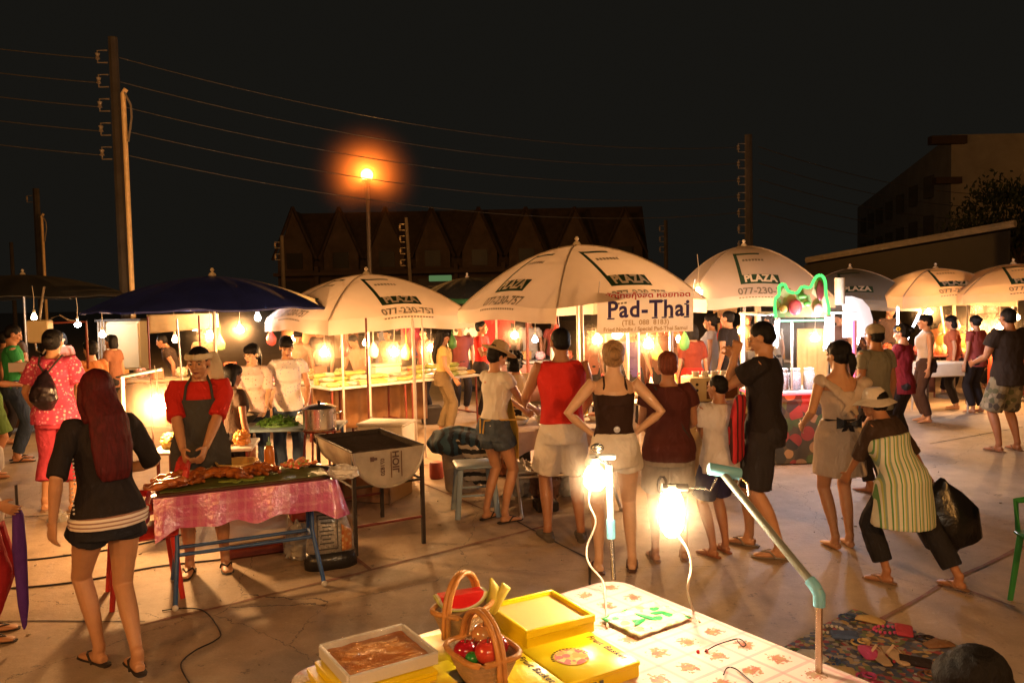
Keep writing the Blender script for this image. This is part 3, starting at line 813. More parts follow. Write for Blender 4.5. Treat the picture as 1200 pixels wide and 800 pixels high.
def umbrella(label, px, y, apex_z, Rr, edge_z, corners, m, logos=(), val=.15, novals=(), tilt=0.0, roundness=.2, pole=True, group='market umbrellas', seams=True, sub=True, polebase=None, valm=None):
    c = D(px, 350, y); cx, cy = c.x, y; n = len(corners)
    t = thing('market_umbrella', label, 'umbrella', (cx, cy, 0), group)
    drop = apex_z - edge_z; cs = [V(math.cos(R(a)), math.sin(R(a)), 0) for a in corners]
    def P(i, s, tt, off=0.0):
        c0, c1 = cs[i], cs[(i + 1) % n]; d = c0.lerp(c1, s); un = d.normalized()
        d = d.lerp(un, roundness); te = min(tt, 1.0)
        z = apex_z - drop * (.12 * te + .88 * te ** 2.05) + .05 * math.sin(math.pi * s) * te ** 3 * (1 if n < 6 else .6)
        z -= .016 * math.sin(math.pi * s * 2) ** 2 * te
        x = d.x * Rr * te; yy = d.y * Rr * te
        wob = noise.noise(V(x * 2.2 + px, yy * 2.2, 0)) * .016 * te
        z += wob
        if tt > 1:
            z -= (tt - 1); w = .012 * math.sin(s * 22 + px) * (tt - 1) / .15
            x += un.x * (.02 + w); yy += un.y * (.02 + w)
        z += tilt * x + off * .8
        return V(cx + x + un.x * off * .5, cy + yy + un.y * off * .5, z)
    cb = B()
    for i in range(n): cb.grid(lambda u, v: P(i, u, .02 + .98 * v), 14, 12)
    put(cb, 'canopy', m, t)
    for i in range(n):
        if i in novals: continue
        vb = B().grid(lambda u, v: P(i, u, 1.0 + v * val), 20, 3); put(vb, 'valance', valm or m, t)
    if seams:
        for i in range(n):
            sb = B().tube([P(i, 0, .03 + .97 * k / 10, .005) for k in range(11)], .008, n=5); put(sb, 'seam', mat('seam_tape', (.45, .36, .27), rough=.8), t)
    for i in range(n):
        rb = B().tube([P(i, 0, .03 + .95 * k / 8, -.03) for k in range(9)], .011, n=5).tube([(cx, cy, edge_z + .05), P(i, 0, .55, -.03)], .009, n=5); put(rb, 'rib', steel, t)
    fb = B().lathe([(.03, 0), (.05, .02), (.03, .05), (.012, .06), (.028, .085), (.012, .11)], (cx, cy, apex_z - .01), 10, True); put(fb, 'finial', LOGT, t)
    if pole:
        pb = polebase or V(cx, cy, 0)
        put(B().tube([pb, (cx, cy, apex_z)], .022, n=10), 'pole', steel, t)
        put(B().lathe([(.28, 0), (.28, .05), (.10, .08), (.04, .12), (.035, .4)], (pb.x, pb.y, 0), 20), 'base', mat('cast_base', (.2, .18, .15), rough=.8), t)
    side = (cs[0] - cs[1]).length * Rr
    hyp = math.hypot(Rr * .8, drop)
    for i in logos:
        def onp(x, yv, i=i, off=.006):       # metres on the panel, y up the panel from t = 1
            tt = 1 - yv / hyp
            if tt > 1: return P(i, .5 + x / side, 1 - yv, off)
            return P(i, .5 + x / (side * max(tt, .12)), tt, off)
        lg = B(); s_ = 1.0
        def quad(pts):
            q = B(); x0, y0, x1, y1, w0, sl = pts
            q.grid(lambda u, v: onp(x0 + (x1 - x0) * u + sl * v, y0 + (y1 - y0) * v), 8, 5); lg.merge(q)
        X0 = -.25
        quad((X0, .17, .27, .33, 0, 0))                    # filled bar
        quad((X0, .33, X0 + .045, .86, 0, 0))              # upright
        quad((X0, .81, X0 + .36, .86, 0, 0))               # top arm
        put(lg, 'printed_logo', LOGO, t, False)
        tx = text_mesh('PLAZA', .165, .007, sx=.86)
        put(mapped(tx, lambda x, yv: onp(x + .02, .248 + yv, off=.014)), 'printed_word', LOGT, t, False)
        gr = B()
        for k in range(7):
            q = B(); gx = X0 + .10 + k * .042; q.grid(lambda u, v: onp(gx + .03 * u, .62 + .05 * v), 2, 2); gr.merge(q)
        put(gr, 'small_print', LOGG, t, False)
        ph = text_mesh('077-230-757', .135, .003)
        put(mapped(ph, lambda x, yv: onp(x + .04, .05 + yv, off=.010)), 'phone_number', LOGG, t, False)
        gr = B()
        for k in range(16):
            gx = -.30 + k * .04; gr.grid(lambda u, v: onp(gx + .028 * u, -.045 + .018 * v, off=.006), 2, 1)
        put(gr, 'fine_print', LOGG, t, False)
    return t, P
umbrella('cream square umbrella left of centre, its left side tucked under the blue one', 430, 10.6, 2.29, 1.42, 1.72, (-98, -8, 82, 172), CREAM, (0, 3), .17)
UB, UBP = umbrella('cream square umbrella at the centre, tilted over the food stall sign', 677, 9.1, 2.52, 1.42, 1.84, (-103, -13, 77, 167), CREAM, (0, 3), .15, (0,), .03)
umbrella('cream square umbrella right of the stall sign, one printed side facing front', 872, 12.3, 2.66, 1.42, 1.86, (-48, 42, 132, 222), CREAM, (3, 0), .16)
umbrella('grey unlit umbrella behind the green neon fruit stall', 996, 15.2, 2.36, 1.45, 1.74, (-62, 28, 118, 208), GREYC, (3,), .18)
umbrella('tan umbrella over the orange lit stall, left of its twin', 1096, 14.3, 2.31, 1.28, 1.82, (-50, 40, 130, 220), ORNC, (3,), .20, polebase=V(D(1118, 350, 14.2).x, 14.2, 0))
umbrella('tan umbrella at the right edge with a clear plastic sheet hanging off it', 1187, 13.7, 2.34, 1.38, 1.84, (-62, 28, 118, 208), ORNC, (3,), .15)
umbrella('big round navy blue umbrella behind the cook', 250, 9.7, 2.28, 1.42, 1.88, tuple(range(-12, 348, 45)), BLUEC, (), .03, seams=False, roundness=.25)
umbrella('black unlit umbrella at the far left', 28, 14.5, 2.55, 1.9, 2.12, tuple(range(5, 365, 45)), DARKC, (), .02, seams=False)
umbrella('black umbrella far off between the two printed cream ones', 548, 17, 2.40, 1.1, 1.95, tuple(range(0, 360, 45)), DARKC, (), .10, seams=False, valm=mat('green_valance', (.02, .10, .03), rough=.8))

# ------------------------------------------------------------------ signs and hanging cloth
def thai_sign():
    y = 8.05
    a, b_, c_, d_ = D(700, 391, y), D(812, 388, y), D(813, 341, y), D(700, 344, y)
    ctr = (a + b_ + c_ + d_) / 4
    t = thing('stall_sign', 'white stall sign reading Pad-Thai hanging under the centre umbrella', 'sign', ctr)
    X = (b_ - a).normalized(); Z = (d_ - a).normalized(); N = X.cross(Z)
    w, h = (b_ - a).length, (d_ - a).length
    def S(x, z, off): return ctr + X * x + Z * z + N * off
    q = B(); q.grid(lambda u, v: S((u - .5) * w, (v - .5) * h, .004 * math.sin(u * 9)), 16, 6, .004)
    put(q, 'banner', mat('white_vinyl', (.80, .76, .70), rough=.6, var=.06, vs=3, bump=.1, bs=10, trans=.6), t)
    navy = mat('navy_ink', (.03, .02, .17), rough=.6, var=.1, bump=0); redk = mat('red_ink', (.5, .04, .03), rough=.6, var=.1, bump=0); brk = mat('tan_ink', (.42, .28, .10), rough=.6, var=.1, bump=0)
    body = text_mesh('Pad-Thai', .235, .006, sx=.92, space=1.1)
    q = mapped(body, lambda x, yv: S(x + .03, yv + .03, .012)); put(q, 'title_lettering', navy, t, False)
    xs = [p.x for p in body.v]; x0, x1 = min(xs), max(xs)
    sb = B()                                               # the serifs of the title
    for fx, fz, ww in ((.035, -.085, .075), (.035, .075, .06), (.565, .082, .0), (.575, -.085, .06), (.69, -.085, .05), (.775, -.085, .05), (.965, -.085, .055), (.665, .082, .03), (.955, .045, .03), (.29, -.085, .0)):
        if ww == 0: continue
        cx_ = x0 + (x1 - x0) * fx; sb.grid(lambda u, v: S(cx_ + .03 + (u - .5) * ww, fz + .03 + (v - .5) * .014, .013), 1, 1)
    put(sb, 'title_serifs', navy, t, False)
    th = text_mesh('ผัดไทยกุ้งสด หอยทอด', .115, .003, sx=1.0)
    xs = [p.x for p in th.v] or [0, 1]; k = .86 / max(.1, (max(xs) - min(xs)))
    put(mapped(th, lambda x, yv: S(x * k + .02, yv * .6 + .172, .012)), 'thai_lettering', redk, t, False)
    for s_, z, sz in (('(TEL  088  8183)', -.10, .07), ('Fried Noodle / Special Pad-Thai Samui', -.165, .055)):
        put(mapped(text_mesh(s_, sz, .001), lambda x, yv: S(x, yv + z, .012)), 'small_lettering', brk, t, False)
    for sx in (-1, 1):
        put(B().tube([S(sx * w * .49, h * .5, 0), S(sx * w * .49, h * .5 + .12, .1)], .004, n=4), 'tie_string', steel, t)
thai_sign()
def sheet(name, label, cat, fn, m, nu=16, nv=8, thick=.003, group=None):
    q = B().grid(fn, nu, nv, thick); c = sum(q.v, V(0, 0, 0)) / len(q.v); return solo(q, name, m, label, cat, c, group, True)
def bil(a, b_, c_, d_, wav=.02, fr=14):
    def f(u, v):
        p = a.lerp(b_, u).lerp(d_.lerp(c_, u), v); return p + V(0, wav * math.sin(u * fr) * (1 - v), .0)
    return f
sheet('tarpaulin', 'pale tarpaulin strip hanging under the back of the blue umbrella', 'tarpaulin', bil(D(172, 391, 11.4), D(256, 384, 11.4), D(256, 367, 11.2), D(172, 369, 11.2)), mat('cream_tarp', (.6, .48, .32), rough=.7, trans=.4))
sheet('plastic_sheet', 'clear plastic sheet catching light beside the right edge umbrella', 'plastic sheet', bil(D(1137, 368, 14.2), D(1175, 366, 14.2), D(1178, 322, 14.2), D(1140, 320, 14.2), .05), mat('clear_plastic', (.6, .5, .4), rough=.25, alpha=.35, bump=.6, bs=9))
sheet('curtain', 'beige curtain hanging behind the neon fruit stall', 'curtain', bil(D(934, 470, 11.4), D(972, 470, 11.4), D(972, 385, 11.4), D(934, 385, 11.4), .03, 40), mat('beige_curtain', (.4, .31, .18), rough=.9))
sheet('hanging_cloth', 'orange cloth hanging behind the stall sign', 'cloth', bil(D(735, 470, 12.6), D(800, 470, 12.6), D(800, 388, 12.6), D(735, 388, 12.6), .04, 30), mat('rust_cloth', (.26, .06, .02), rough=.9, var=.5, vs=4))
sheet('hanging_cloth', 'brown backdrop cloth behind the women in pale blouses', 'cloth', bil(D(330, 470, 13.5), D(420, 465, 13.5), D(420, 380, 13.5), D(330, 380, 13.5), .04, 30), mat('brown_cloth', (.26, .09, .035), rough=.9, var=.4, vs=4))
sheet('hanging_cloth', 'pale patterned cloth hanging behind the yellow shirted woman', 'cloth', bil(D(535, 425, 14.5), D(562, 420, 14.5), D(562, 378, 14.5), D(530, 378, 14.5), .03, 30), blotches('giraffe_print', (.6, .46, .3), [(.08, .05, .03), (.6, .46, .3), (.6, .46, .3)], 9))

def hung_shirt(px, py, y, col, label, w=.42, h=.55):
    c = D(px, py, y); q = B()
    q.prism([(-.5, .42), (-.16, .5), (.16, .5), (.5, .42), (.46, .2), (.28, .26), (.27, -.5), (-.27, -.5), (-.28, .26), (-.46, .2)], lambda u, v, d: c + V(u * w, d + .02 * math.sin(u * 18), v * h), .03)
    solo(q, 'hanging_shirt', cloth('hang_%d' % px, col), label, 'shirt', c, 'clothes hung at the back stalls')
for px, py, col, la in ((488, 400, (.5, .05, .10), 'pink-red shirt hung left of the yellow shirted woman'), (500, 425, (.09, .05, .35), 'purple garment hung low beside the yellow shirted woman'),
                        (478, 395, (.62, .2, .16), 'coral shirt hung behind the bulb under the left cream umbrella'), (572, 392, (.35, .03, .03), 'dark red shirt hung behind the straw hat'),
                        (452, 396, (.15, .16, .2), 'grey blue shirt hung behind the row of packets'), (590, 388, (.3, .06, .05), 'maroon shirt hung above the curly haired person'), (400, 400, (.5, .35, .2), 'tan shirt hung beyond the long packet table'),
                        (1100, 400, (.6, .2, .05), 'orange shirt hung at the orange lit stall'), (1120, 395, (.65, .33, .04), 'amber shirt hung in the middle of the orange lit stall'), (1190, 400, (.5, .2, .05), 'rust shirt hung at the right edge of the photo'), (850, 375, (.4, .24, .1), 'tan shirt hung behind the couple beyond the oven')):
    hung_shirt(px, py, 13.2 if px < 1000 else 16.6, col, la)

# ------------------------------------------------------------------ hanging bulbs
def bulb(p, label, power, col=BULB, r=.038, drop=.35, body=1.0, group='bare bulbs hung over the stalls', es=45):
    t = thing('hanging_bulb', label, 'light bulb', p, group)
    q = B().lathe([(.012, .075), (.018, .06), (.022, .045), (r * .9, .02 * 1), (r, -.005), (r * .9, -.025), (r * .55, -.042), (.003, -.048)], p, 16); put(q, 'glass', emit('bulb_glass_%d_%d' % (int(col[2] * 100), es), (col[0], min(1, col[1] * 1.18), min(1, col[2] * 1.7)), es * 8, .9), t, True)
    put(B().cyl(p + V(0, 0, .07), p + V(0, 0, .12), .02, .017), 'socket', mat('bulb_socket', (.5, .45, .36), rough=.4), t)
    put(B().tube([p + V(0, 0, .12), p + V(.01, 0, .12 + drop * .5), p + V(-.005, 0, .12 + drop)], .004, n=5), 'flex', mat('white_flex', (.6, .52, .42), rough=.5), t)
    lamp_in('bulb_light', t, p, power, col, r * .7)
BL = [(246, 393, 11, 30, 'warm bulb left of the pink blouse, above the cook'), (281, 386, 11.5, 40, 'warm bulb close over the pink bloused woman'), (380, 413, 9.6, 42, 'bright bulb just right of the white bloused woman'),
      (462, 413, 10.2, 42, 'bright bulb over the styrofoam box on the packet table'), (505, 408, 12.6, 14, 'small bulb beside the hanging purple garment'), (603, 393, 12.5, 18, 'orange bulb above the curly haired person'),
      (700, 398, 9.0, 26, 'bulb left of the blonde head below the sign'), (723, 392, 9.4, 26, 'bulb directly above the blonde head'), (760, 403, 8.8, 38, 'bulb between the blonde and the auburn heads'),
      (818, 343, 9.8, 22, 'orange bulb at the right end of the sign'), (1143, 384, 13.6, 34, 'left one of the two bulbs over the orange goods'), (1171, 384, 13.2, 34, 'bulb touching the dark shirted man at right'),
      (1088, 366, 13.8, 28, 'bulb at the top of the slanted tube lamp'), (955, 396, 10.6, 26, 'round bulb inside the neon fruit stall')]
for px, py, y, pw, la in BL: bulb(D(px, py, y), la, pw * 3.4, r=.055)
bulb(D(91, 380, 13.5), 'small white bulb behind the head of the pink dressed woman', 40, WHITE, .05)
bulb(D(302, 372, 10.8), 'small white lamp at the left end of the printed valance', 25, WHITE, .04)
bulb(D(627, 398, 13.4), 'white bulb beside the orange one above the curly haired person', 50, WHITE, .05)
bulb(D(184, 476, 6.6), 'glaring bulb beside the cook, hanging from the tube lamp', 200, BULB, .07, .22, es=70)
def tube_lamp(a, b_, label, power, col=(.85, .85, 1.0), r=.016):
    c = (a + b_) / 2; t = thing('tube_lamp', label, 'tube lamp', c, 'fluorescent tube lamps')
    put(B().tube([a, b_], r, n=10), 'tube', emit('fluorescent', (.82, .82, 1.0), 60, .85), t, True)
    for e, o_ in ((a, b_), (b_, a)): put(B().cyl(e, e + (e - o_).normalized() * .03, r * 1.15), 'end_cap', steel, t)
    lamp_in('tube_light', t, c, power * 3, col, .05)
tube_lamp(D(1004, 404, 9.6), D(1011, 378, 9.8), 'short slanted tube lamp above the beige dressed woman', 8)
tube_lamp(D(1052, 390, 12), D(1052, 360, 12), 'upright tube lamp above the flower in the hair', 7)
tube_lamp(D(1058, 408, 11.8), D(1078, 366, 12.2), 'long slanted tube lamp leading up to a bulb', 9)
tube_lamp(D(968, 408, 8.6), D(970, 372, 8.6), 'white upright tube lamp on the right post of the neon stall', 18, r=.028)
tube_lamp(D(909, 405, 8.9), D(911, 376, 8.9), 'white tube lamp on the left post of the neon stall', 14, r=.026)
t_ = thing('lamp_arm', 'aluminium strip light arm above the glaring bulb beside the cook', 'lamp arm', D(168, 436, 6.6))
put(B().tube([D(143, 441, 6.7), D(190, 432, 6.6)], [(.02, .012), (.02, .012)], n=8), 'arm', mat('brushed_alu', (.7, .68, .62), rough=.3, metal=.8), t_)
put(B().tube([D(184, 433, 6.6), D(184, 470, 6.6)], .004, n=4), 'flex', steel, t_)
put(B().tube([D(143, 441, 6.7), D(146, 520, 6.75), G(148, 640)], .018, n=8), 'post', steel, t_)

# ------------------------------------------------------------------ added scattering volumes standing in for lamp glow
def glow_mat(nm, dens, col=(.95, .88, .78), an=.3):
    m = bpy.data.materials.new(nm); m.use_nodes = True; nt = m.node_tree
    nt.nodes.remove(nt.nodes['Principled BSDF'])
    pv = nt.nodes.new('ShaderNodeVolumePrincipled'); pv.inputs['Color'].default_value = _c(col); pv.inputs['Density'].default_value = dens; pv.inputs['Anisotropy'].default_value = an
    nt.links.new(pv.outputs[0], nt.nodes['Material Output'].inputs['Volume']); return m
def glow_puff(c, r, dens, k):
    m = glow_mat('lamp_glow_%d' % k, dens, (1, .42, .18) if r[0] == 2.2 else (.98, .80, .60)); nt = m.node_tree; pv = [n for n in nt.nodes if n.type == 'PRINCIPLED_VOLUME'][0]
    v = coords(nt, scale=(1 / r[0], 1 / r[1], 1 / r[2])); ln = _n(nt, 'ShaderNodeVectorMath', operation='LENGTH'); nt.links.new(v, ln.inputs[0])
    mr = nt.nodes.new('ShaderNodeMapRange'); mr.interpolation_type = 'SMOOTHERSTEP'; mr.inputs[1].default_value = 0; mr.inputs[2].default_value = 1; mr.inputs[3].default_value = dens; mr.inputs[4].default_value = 0
    nt.links.new(ln.outputs['Value'], mr.inputs[0]); mr.inputs[3].default_value = 1; pw_ = _n(nt, 'ShaderNodeMath', operation='POWER'); nt.links.new(mr.outputs[0], pw_.inputs[0]); pw_.inputs[1].default_value = 1.9; ml_ = _n(nt, 'ShaderNodeMath', operation='MULTIPLY'); nt.links.new(pw_.outputs[0], ml_.inputs[0]); ml_.inputs[1].default_value = dens; nt.links.new(ml_.outputs[0], pv.inputs['Density'])
    b = B().ell(c, r, None, 24, 14); o = put(b, 'glow_volume', m, None, True, loc=c); o['kind'] = 'stuff'; o['group'] = 'volumes added to imitate lamp glow'
    o['label'] = 'added scattering volume standing in for lamp glow'
puffs = [(415, 412, 10.2, 1.9, 1.3, .85, .06), (735, 405, 9.4, 1.5, 1.1, .9, .06), (1155, 385, 13.4, 1.6, 1.2, 1.0, .10), (270, 392, 11.0, 1.2, .9, .8, .06), (940, 385, 8.9, 1.0, .7, .8, .10),
         (430, 205, 25, 2.2, 2.2, 2.2, .08), (184, 476, 6.6, .50, .50, .50, .35), (697, 560, 3.25, .22, .22, .22, .6), (787, 600, 2.76, .24, .24, .27, .6)]
puffs += [(px, py, y, .34 * y / 10, .34 * y / 10, .32 * y / 10, .30) for px, py, y, pw, la in BL]
for k, (px, py, y, rx, ry, rz, ds) in enumerate(puffs): glow_puff(D(px, py, y), (rx, ry, rz), ds * GLOW, k)
for p, la in ((V(-2.7, .9, 2.4), 'added fill bulb outside the picture to the left of the front table'), (V(3.6, 2.2, 2.2), 'added fill bulb outside the picture to the right of the front table'), (V(.2, -1.3, 2.6), 'added fill bulb behind the camera, standing in for a flash')):  # unseen bulbs added as fill light; the rear one acts like a flash
    bulb(p, la, 150 if p.y < 0 else (80 if p.x < 0 else 36), (1, .71, .44) if p.y < 0 else BULB)

rl = random.Random(5); q = B()
for k in range(150):
    p = V(rl.uniform(-5, 5), rl.uniform(2.6, 12), .006); a = rl.uniform(0, 3.1); s1 = rl.uniform(.006, .028)
    q.box(p, (s1, s1 * rl.uniform(.3, .9), .006), (rl.uniform(-.2, .2), rl.uniform(-.2, .2), a))
o = put(q, 'litter', mat('litter', (.45, .38, .28), rough=.8, var=.8, vs=.9, col2=(.10, .06, .03)), None, False); o['kind'] = 'stuff'; o['label'] = 'scattered scraps of paper and leaf on the concrete'
# ------------------------------------------------------------------ the people in the photo
PK = blotches('pink_floral', (.50, .05, .12), [(.75, .25, .38), (.5, .05, .12), (.62, .12, .22), (.85, .5, .5)], 38, thr=.4)
flipm = mat('dark_rubber', (.03, .022, .018), rough=.7)
tanflip = mat('tan_rubber', (.25, .14, .08), rough=.7)
def bag_parts(c, r, name, m, parent_part, g, straps=()):
    pass
# -- pink dressed woman with backpack
def backpack(g):
    b = B().tube([g.U((0, -.20, 1.02)), g.U((0, -.235, 1.08)), g.U((0, -.225, 1.18)), g.U((0, -.18, 1.30)), g.U((0, -.16, 1.34))], [(.085, .05), (.125, .085), (.11, .08), (.055, .045), (.02, .02)], ref=(1, 0, 0), n=18, round_cap=True)
    g.part(b, 'backpack', mat('black_leather', (.02, .012, .016), rough=.3, var=.4, bump=.5, bs=14), .008, .008, 14)
    for sx in (-1, 1):
        b = B().tube([g.U((sx * .02, -.17, 1.33)), g.U((sx * .07, -.145, 1.40)), g.U((sx * .10, -.05, 1.475)), g.U((sx * .11, .06, 1.43)), g.U((sx * .13, .11, 1.25))], .009, n=6); g.part(b, 'strap', flipm, 0)
person(72, 597, 388, 6, 'woman in a pink flowered blouse and pink cropped trousers with a black backpack', [(-.14, .02), (.13, -.02)], [V(-.26, .14, .95), V(.22, .20, 1.0)], sk='tan', hair='bun',
       top=dict(m=PK, hem=.84, sleeve=.75, add=.03, loose=.03, flare=.08, name='blouse'), bottom=dict(m=cloth('pink', (.52, .06, .10)), to=1.55, wide=.05, name='trousers'), shoes=dict(m=tanflip), extra=backpack, fat=1.05)
# -- striding woman, red hair
BLK = cloth('black', (.022, .017, .017))
def striped_hem(g):
    p, r = g.torso_tube(.865, .925, .030, .05); b = B().tube([q for q in p], r, ref=(1, 0, 0), n=24)
    g.part(b, 'undershirt_hem', stripes('white_tan_stripe', (.75, .66, .58), (.30, .16, .12), .022, 2, .62), .008, .004)
    for s in range(22):
        z = .96 + s * .022; b = B().ell(g.U((-.155 - (.03 if z < 1.1 else .012), -.03, z)), .0065, None, 6, 5)
        g.part(b, 'stud', mat('white_stud', (.8, .75, .7), rough=.3, bump=0), 0)
person(136, 790, 437, 48, 'woman striding past in a black top and shorts, long dark red hair', [(-.03, .17), (.05, -.15)], [V(-.28, .0, .93), V(.12, .24, 1.10)], lean=.10, head=(-10, 4), sk='tan', hair='long', hairc='red',
       top=dict(m=BLK, hem=.90, sleeve=1.0, add=.020, loose=.012, flare=.05, name='top'), bottom=dict(m=cloth('dark_denim', (.02, .02, .026)), to=.28, wide=.03, name='shorts'), shoes=dict(m=flipm), extra=striped_hem,
       elbows=[V(-.6, -1, 0), V(.8, -.5, -.6)], lift=(.03, .05), hairl=.26)
# -- left edge
def umbrella_held(g):
    pass
person(-16, 748, 470, -70, 'person at the left edge in a white top and red trousers, half out of frame', [(-.09, .02), (.10, .05)], [None, V(.20, .16, 1.0)], sk='tan', hair='short',
       top=dict(m=cloth('white', (.66, .60, .52)), hem=.84, sleeve=.5, add=.022, name='top'), bottom=dict(m=cloth('deep_red', (.34, .02, .03)), to=1.9, wide=.02, name='trousers'), shoes=dict(m=flipm))
person(22, 540, 382, -60, 'young man in a green t-shirt looking at a white paper', [(-.1, 0), (.1, .02)], [V(-.12, .34, 1.16), V(.10, .34, 1.15)], sex='m', sk='brown', hair='crop', head=(0, 25), curl=.8,
       top=dict(m=cloth('green', (.03, .24, .07)), hem=.84, sleeve=.5), bottom=dict(m=cloth('indigo', (.03, .045, .08)), to=1.9, name='trousers'), shoes=dict(m=flipm))
person(-8, 560, 392, -50, 'person in a black shirt and green shorts cut by the left edge of the photo', [(-.1, 0), (.1, 0)], [None, V(.2, .3, 1.1)], sex='m', sk='brown', hair='crop',
       top=dict(m=BLK, hem=.82, sleeve=.6), bottom=dict(m=cloth('olive', (.10, .18, .05)), to=.9, wide=.05))
# -- cook
def apron_grey(g):
    m = cloth('charcoal', (.06, .058, .055))
    q = B().grid(lambda u, v: g.U(((u - .5) * (.22 + .20 * min(1, max(0, (1 - v) * 2.0)) ), .165 - .05 * (abs(u - .5) * 2) ** 2 + .02 * math.sin(v * 2), .62 + .71 * v)), 14, 20, .006)
    g.part(q, 'apron', m, 0)
    for sx in (-1, 1):
        g.part(B().tube([g.U((sx * .10, .145, 1.32)), g.U((sx * .085, .10, 1.43)), g.U((sx * .05, -.02, 1.495))], .010, n=6), 'apron_strap', m, 0)
        g.part(B().tube([g.U((sx * .20, .12, 1.03)), g.U((sx * .19, .0, 1.04)), g.U((sx * .10, -.14, 1.03))], .008, n=6), 'apron_tie', m, 0)
    w = cloth('towel', (.66, .56, .38))
    hb = B().tube([g.H(.0, .095, .055), g.H(.072, .045, .052), g.H(.088, -.03, .045), g.H(.05, -.10, .035), g.H(0, -.125, .03), g.H(-.05, -.10, .035), g.H(-.088, -.03, .045), g.H(-.072, .045, .052)], [(.026, .014)] * 8, ref=(0, 0, 1), n=8, close=True)
    g.part(hb, 'headband', w, .006, .005, 16)
    fl = B().tube([g.H(-.06, -.10, .05), g.H(-.075, -.12, -.04), g.H(-.085, -.115, -.16), g.H(-.09, -.11, -.21)], [(.05, .02), (.065, .018), (.06, .014), (.05, .01)], ref=(1, 0, 0), n=12)
    g.part(fl, 'headscarf', w, .007, .006, 14)
person(243, 668, 408, 197, 'cook in a red shirt, dark grey apron and pale towel headband', [(-.13, 0), (.12, .03)], [V(-.05, .34, 1.0), V(.10, .36, 1.0)], sex='m', sk='tan', hair='crop', head=(-14, 8), face=True, curl=[.9, 1.1],
       palm=[V(1, .2, -.5), V(-1, .2, -.5)], top=dict(m=cloth('red', (.55, .025, .015)), hem=.84, sleeve=.95, add=.022, loose=.02), bottom=dict(m=cloth('brown_trousers', (.06, .03, .02)), to=1.1, wide=.02, name='trousers'),
       shoes=dict(m=flipm), extra=apron_grey, fat=1.08, elbows=[V(-1, -.5, -.3), V(1, -.5, -.3)])
# -- dark head behind the cook
person(266, 0, 0, -40, 'dark haired person half hidden behind the cook', loc=V(D(268, 350, 6.9).x, 6.9, 0), h=1.40, sex='f', hair='bob', head=(0, 14), top=dict(m=cloth('dark_brown', (.05, .03, .02))), bottom=dict(m=BLK, to=1.9, name='trousers'), near=False)
PF = blotches('pale_pink_print', (.66, .52, .46), [(.5, .16, .14), (.7, .6, .5), (.66, .5, .44), (.5, .4, .3)], 42, thr=.3)
WF = blotches('white_lilac_print', (.72, .66, .64), [(.36, .30, .48), (.7, .66, .66), (.72, .6, .6)], 46, thr=.32)
person(292, 0, 0, 195, 'young woman in a pale pink printed blouse with tied back hair', loc=V(D(292, 350, 8.3).x, 8.3, 0), h=1.50, hands=[V(-.16, .33, 1.0), V(.10, .36, .98)], head=(-35, 14), face=True, hair='pony', sk='pale',
       top=dict(m=PF, hem=.86, sleeve=.9, name='blouse', add=.02), bottom=dict(m=cloth('indigo', (0, 0, 0)), to=1.9, name='trousers'))
person(334, 0, 0, 190, 'woman in a white and lilac v-neck blouse looking down beside the pink blouse', loc=V(D(334, 350, 8.5).x, 8.5, 0), h=1.56, hands=[V(-.22, .20, .95), V(.20, .26, 1.02)], head=(12, 22), face=True, hair='bun', sk='tan',
       top=dict(m=WF, hem=.86, sleeve=.42, name='blouse', add=.02), bottom=dict(m=cloth('blue_denim', (.05, .08, .14)), to=1.9, name='trousers'))
# -- yellow shirt
person(521, 507, 388, -78, 'slim woman in a yellow shirt and khaki trousers with long black hair', [(-.08, -.02), (.09, .10)], [None, V(.20, .16, .92)], sk='tan', hair='long', head=(0, 8), near=True,
       top=dict(m=cloth('mustard', (.58, .42, .15)), hem=.88, sleeve=.4, add=.010, name='shirt'), bottom=dict(m=cloth('khaki', (.17, .12, .06)), to=1.95, wide=.03, name='trousers'), shoes=dict(m=flipm), hairl=.2)
# -- straw hat
def straw_hat(g):
    m = mat('straw', (.52, .38, .20), rough=.8, var=.3, vs=40, bump=.6, bs=120)
    M_ = g.hm
    def HL(r, z, a): return g.H(r * math.cos(a), -.01 + r * math.sin(a) * 1.1, z)
    prof = [(.002, .165), (.05, .165), (.075, .15), (.086, .10), (.090, .065), (.12, .055), (.165, .066), (.17, .060), (.12, .048), (.088, .052)]
    q = B().grid(lambda u, v: HL(*[prof[min(int(v * 9.001), 8)][k] + (prof[min(int(v * 9.001) + 1, 9)][k] - prof[min(int(v * 9.001), 8)][k]) * (v * 9 - min(int(v * 9.001), 8)) for k in (0, 1)], u * 2 * math.pi), 28, 9)
    h_ = g.part(q, 'straw_hat', m, 0)
    q = B().grid(lambda u, v: HL(.0905 - .004 * v, .066 + .02 * v, u * 2 * math.pi), 28, 1); g.part(q, 'hat_band', flipm, 0)
def yellow_apron(g):
    straw_hat(g); m = cloth('yellow_apron', (.60, .38, .08))
    q = B().grid(lambda u, v: g.U(((u - .5) * (.20 + .24 * min(1, (1 - v) * 2)), .155 + .0 - .05 * (abs(u - .5) * 2) ** 2, .62 + .60 * v)), 12, 16, .006); g.part(q, 'apron', m, 0)
    for sx in (-1, 1): g.part(B().tube([g.U((sx * .19, .10, 1.0)), g.U((sx * .185, -.02, 1.01)), g.U((sx * .03, -.155, 1.0)), g.U((sx * .02, -.165, .88))], .008, n=6), 'apron_tie', m, 0)
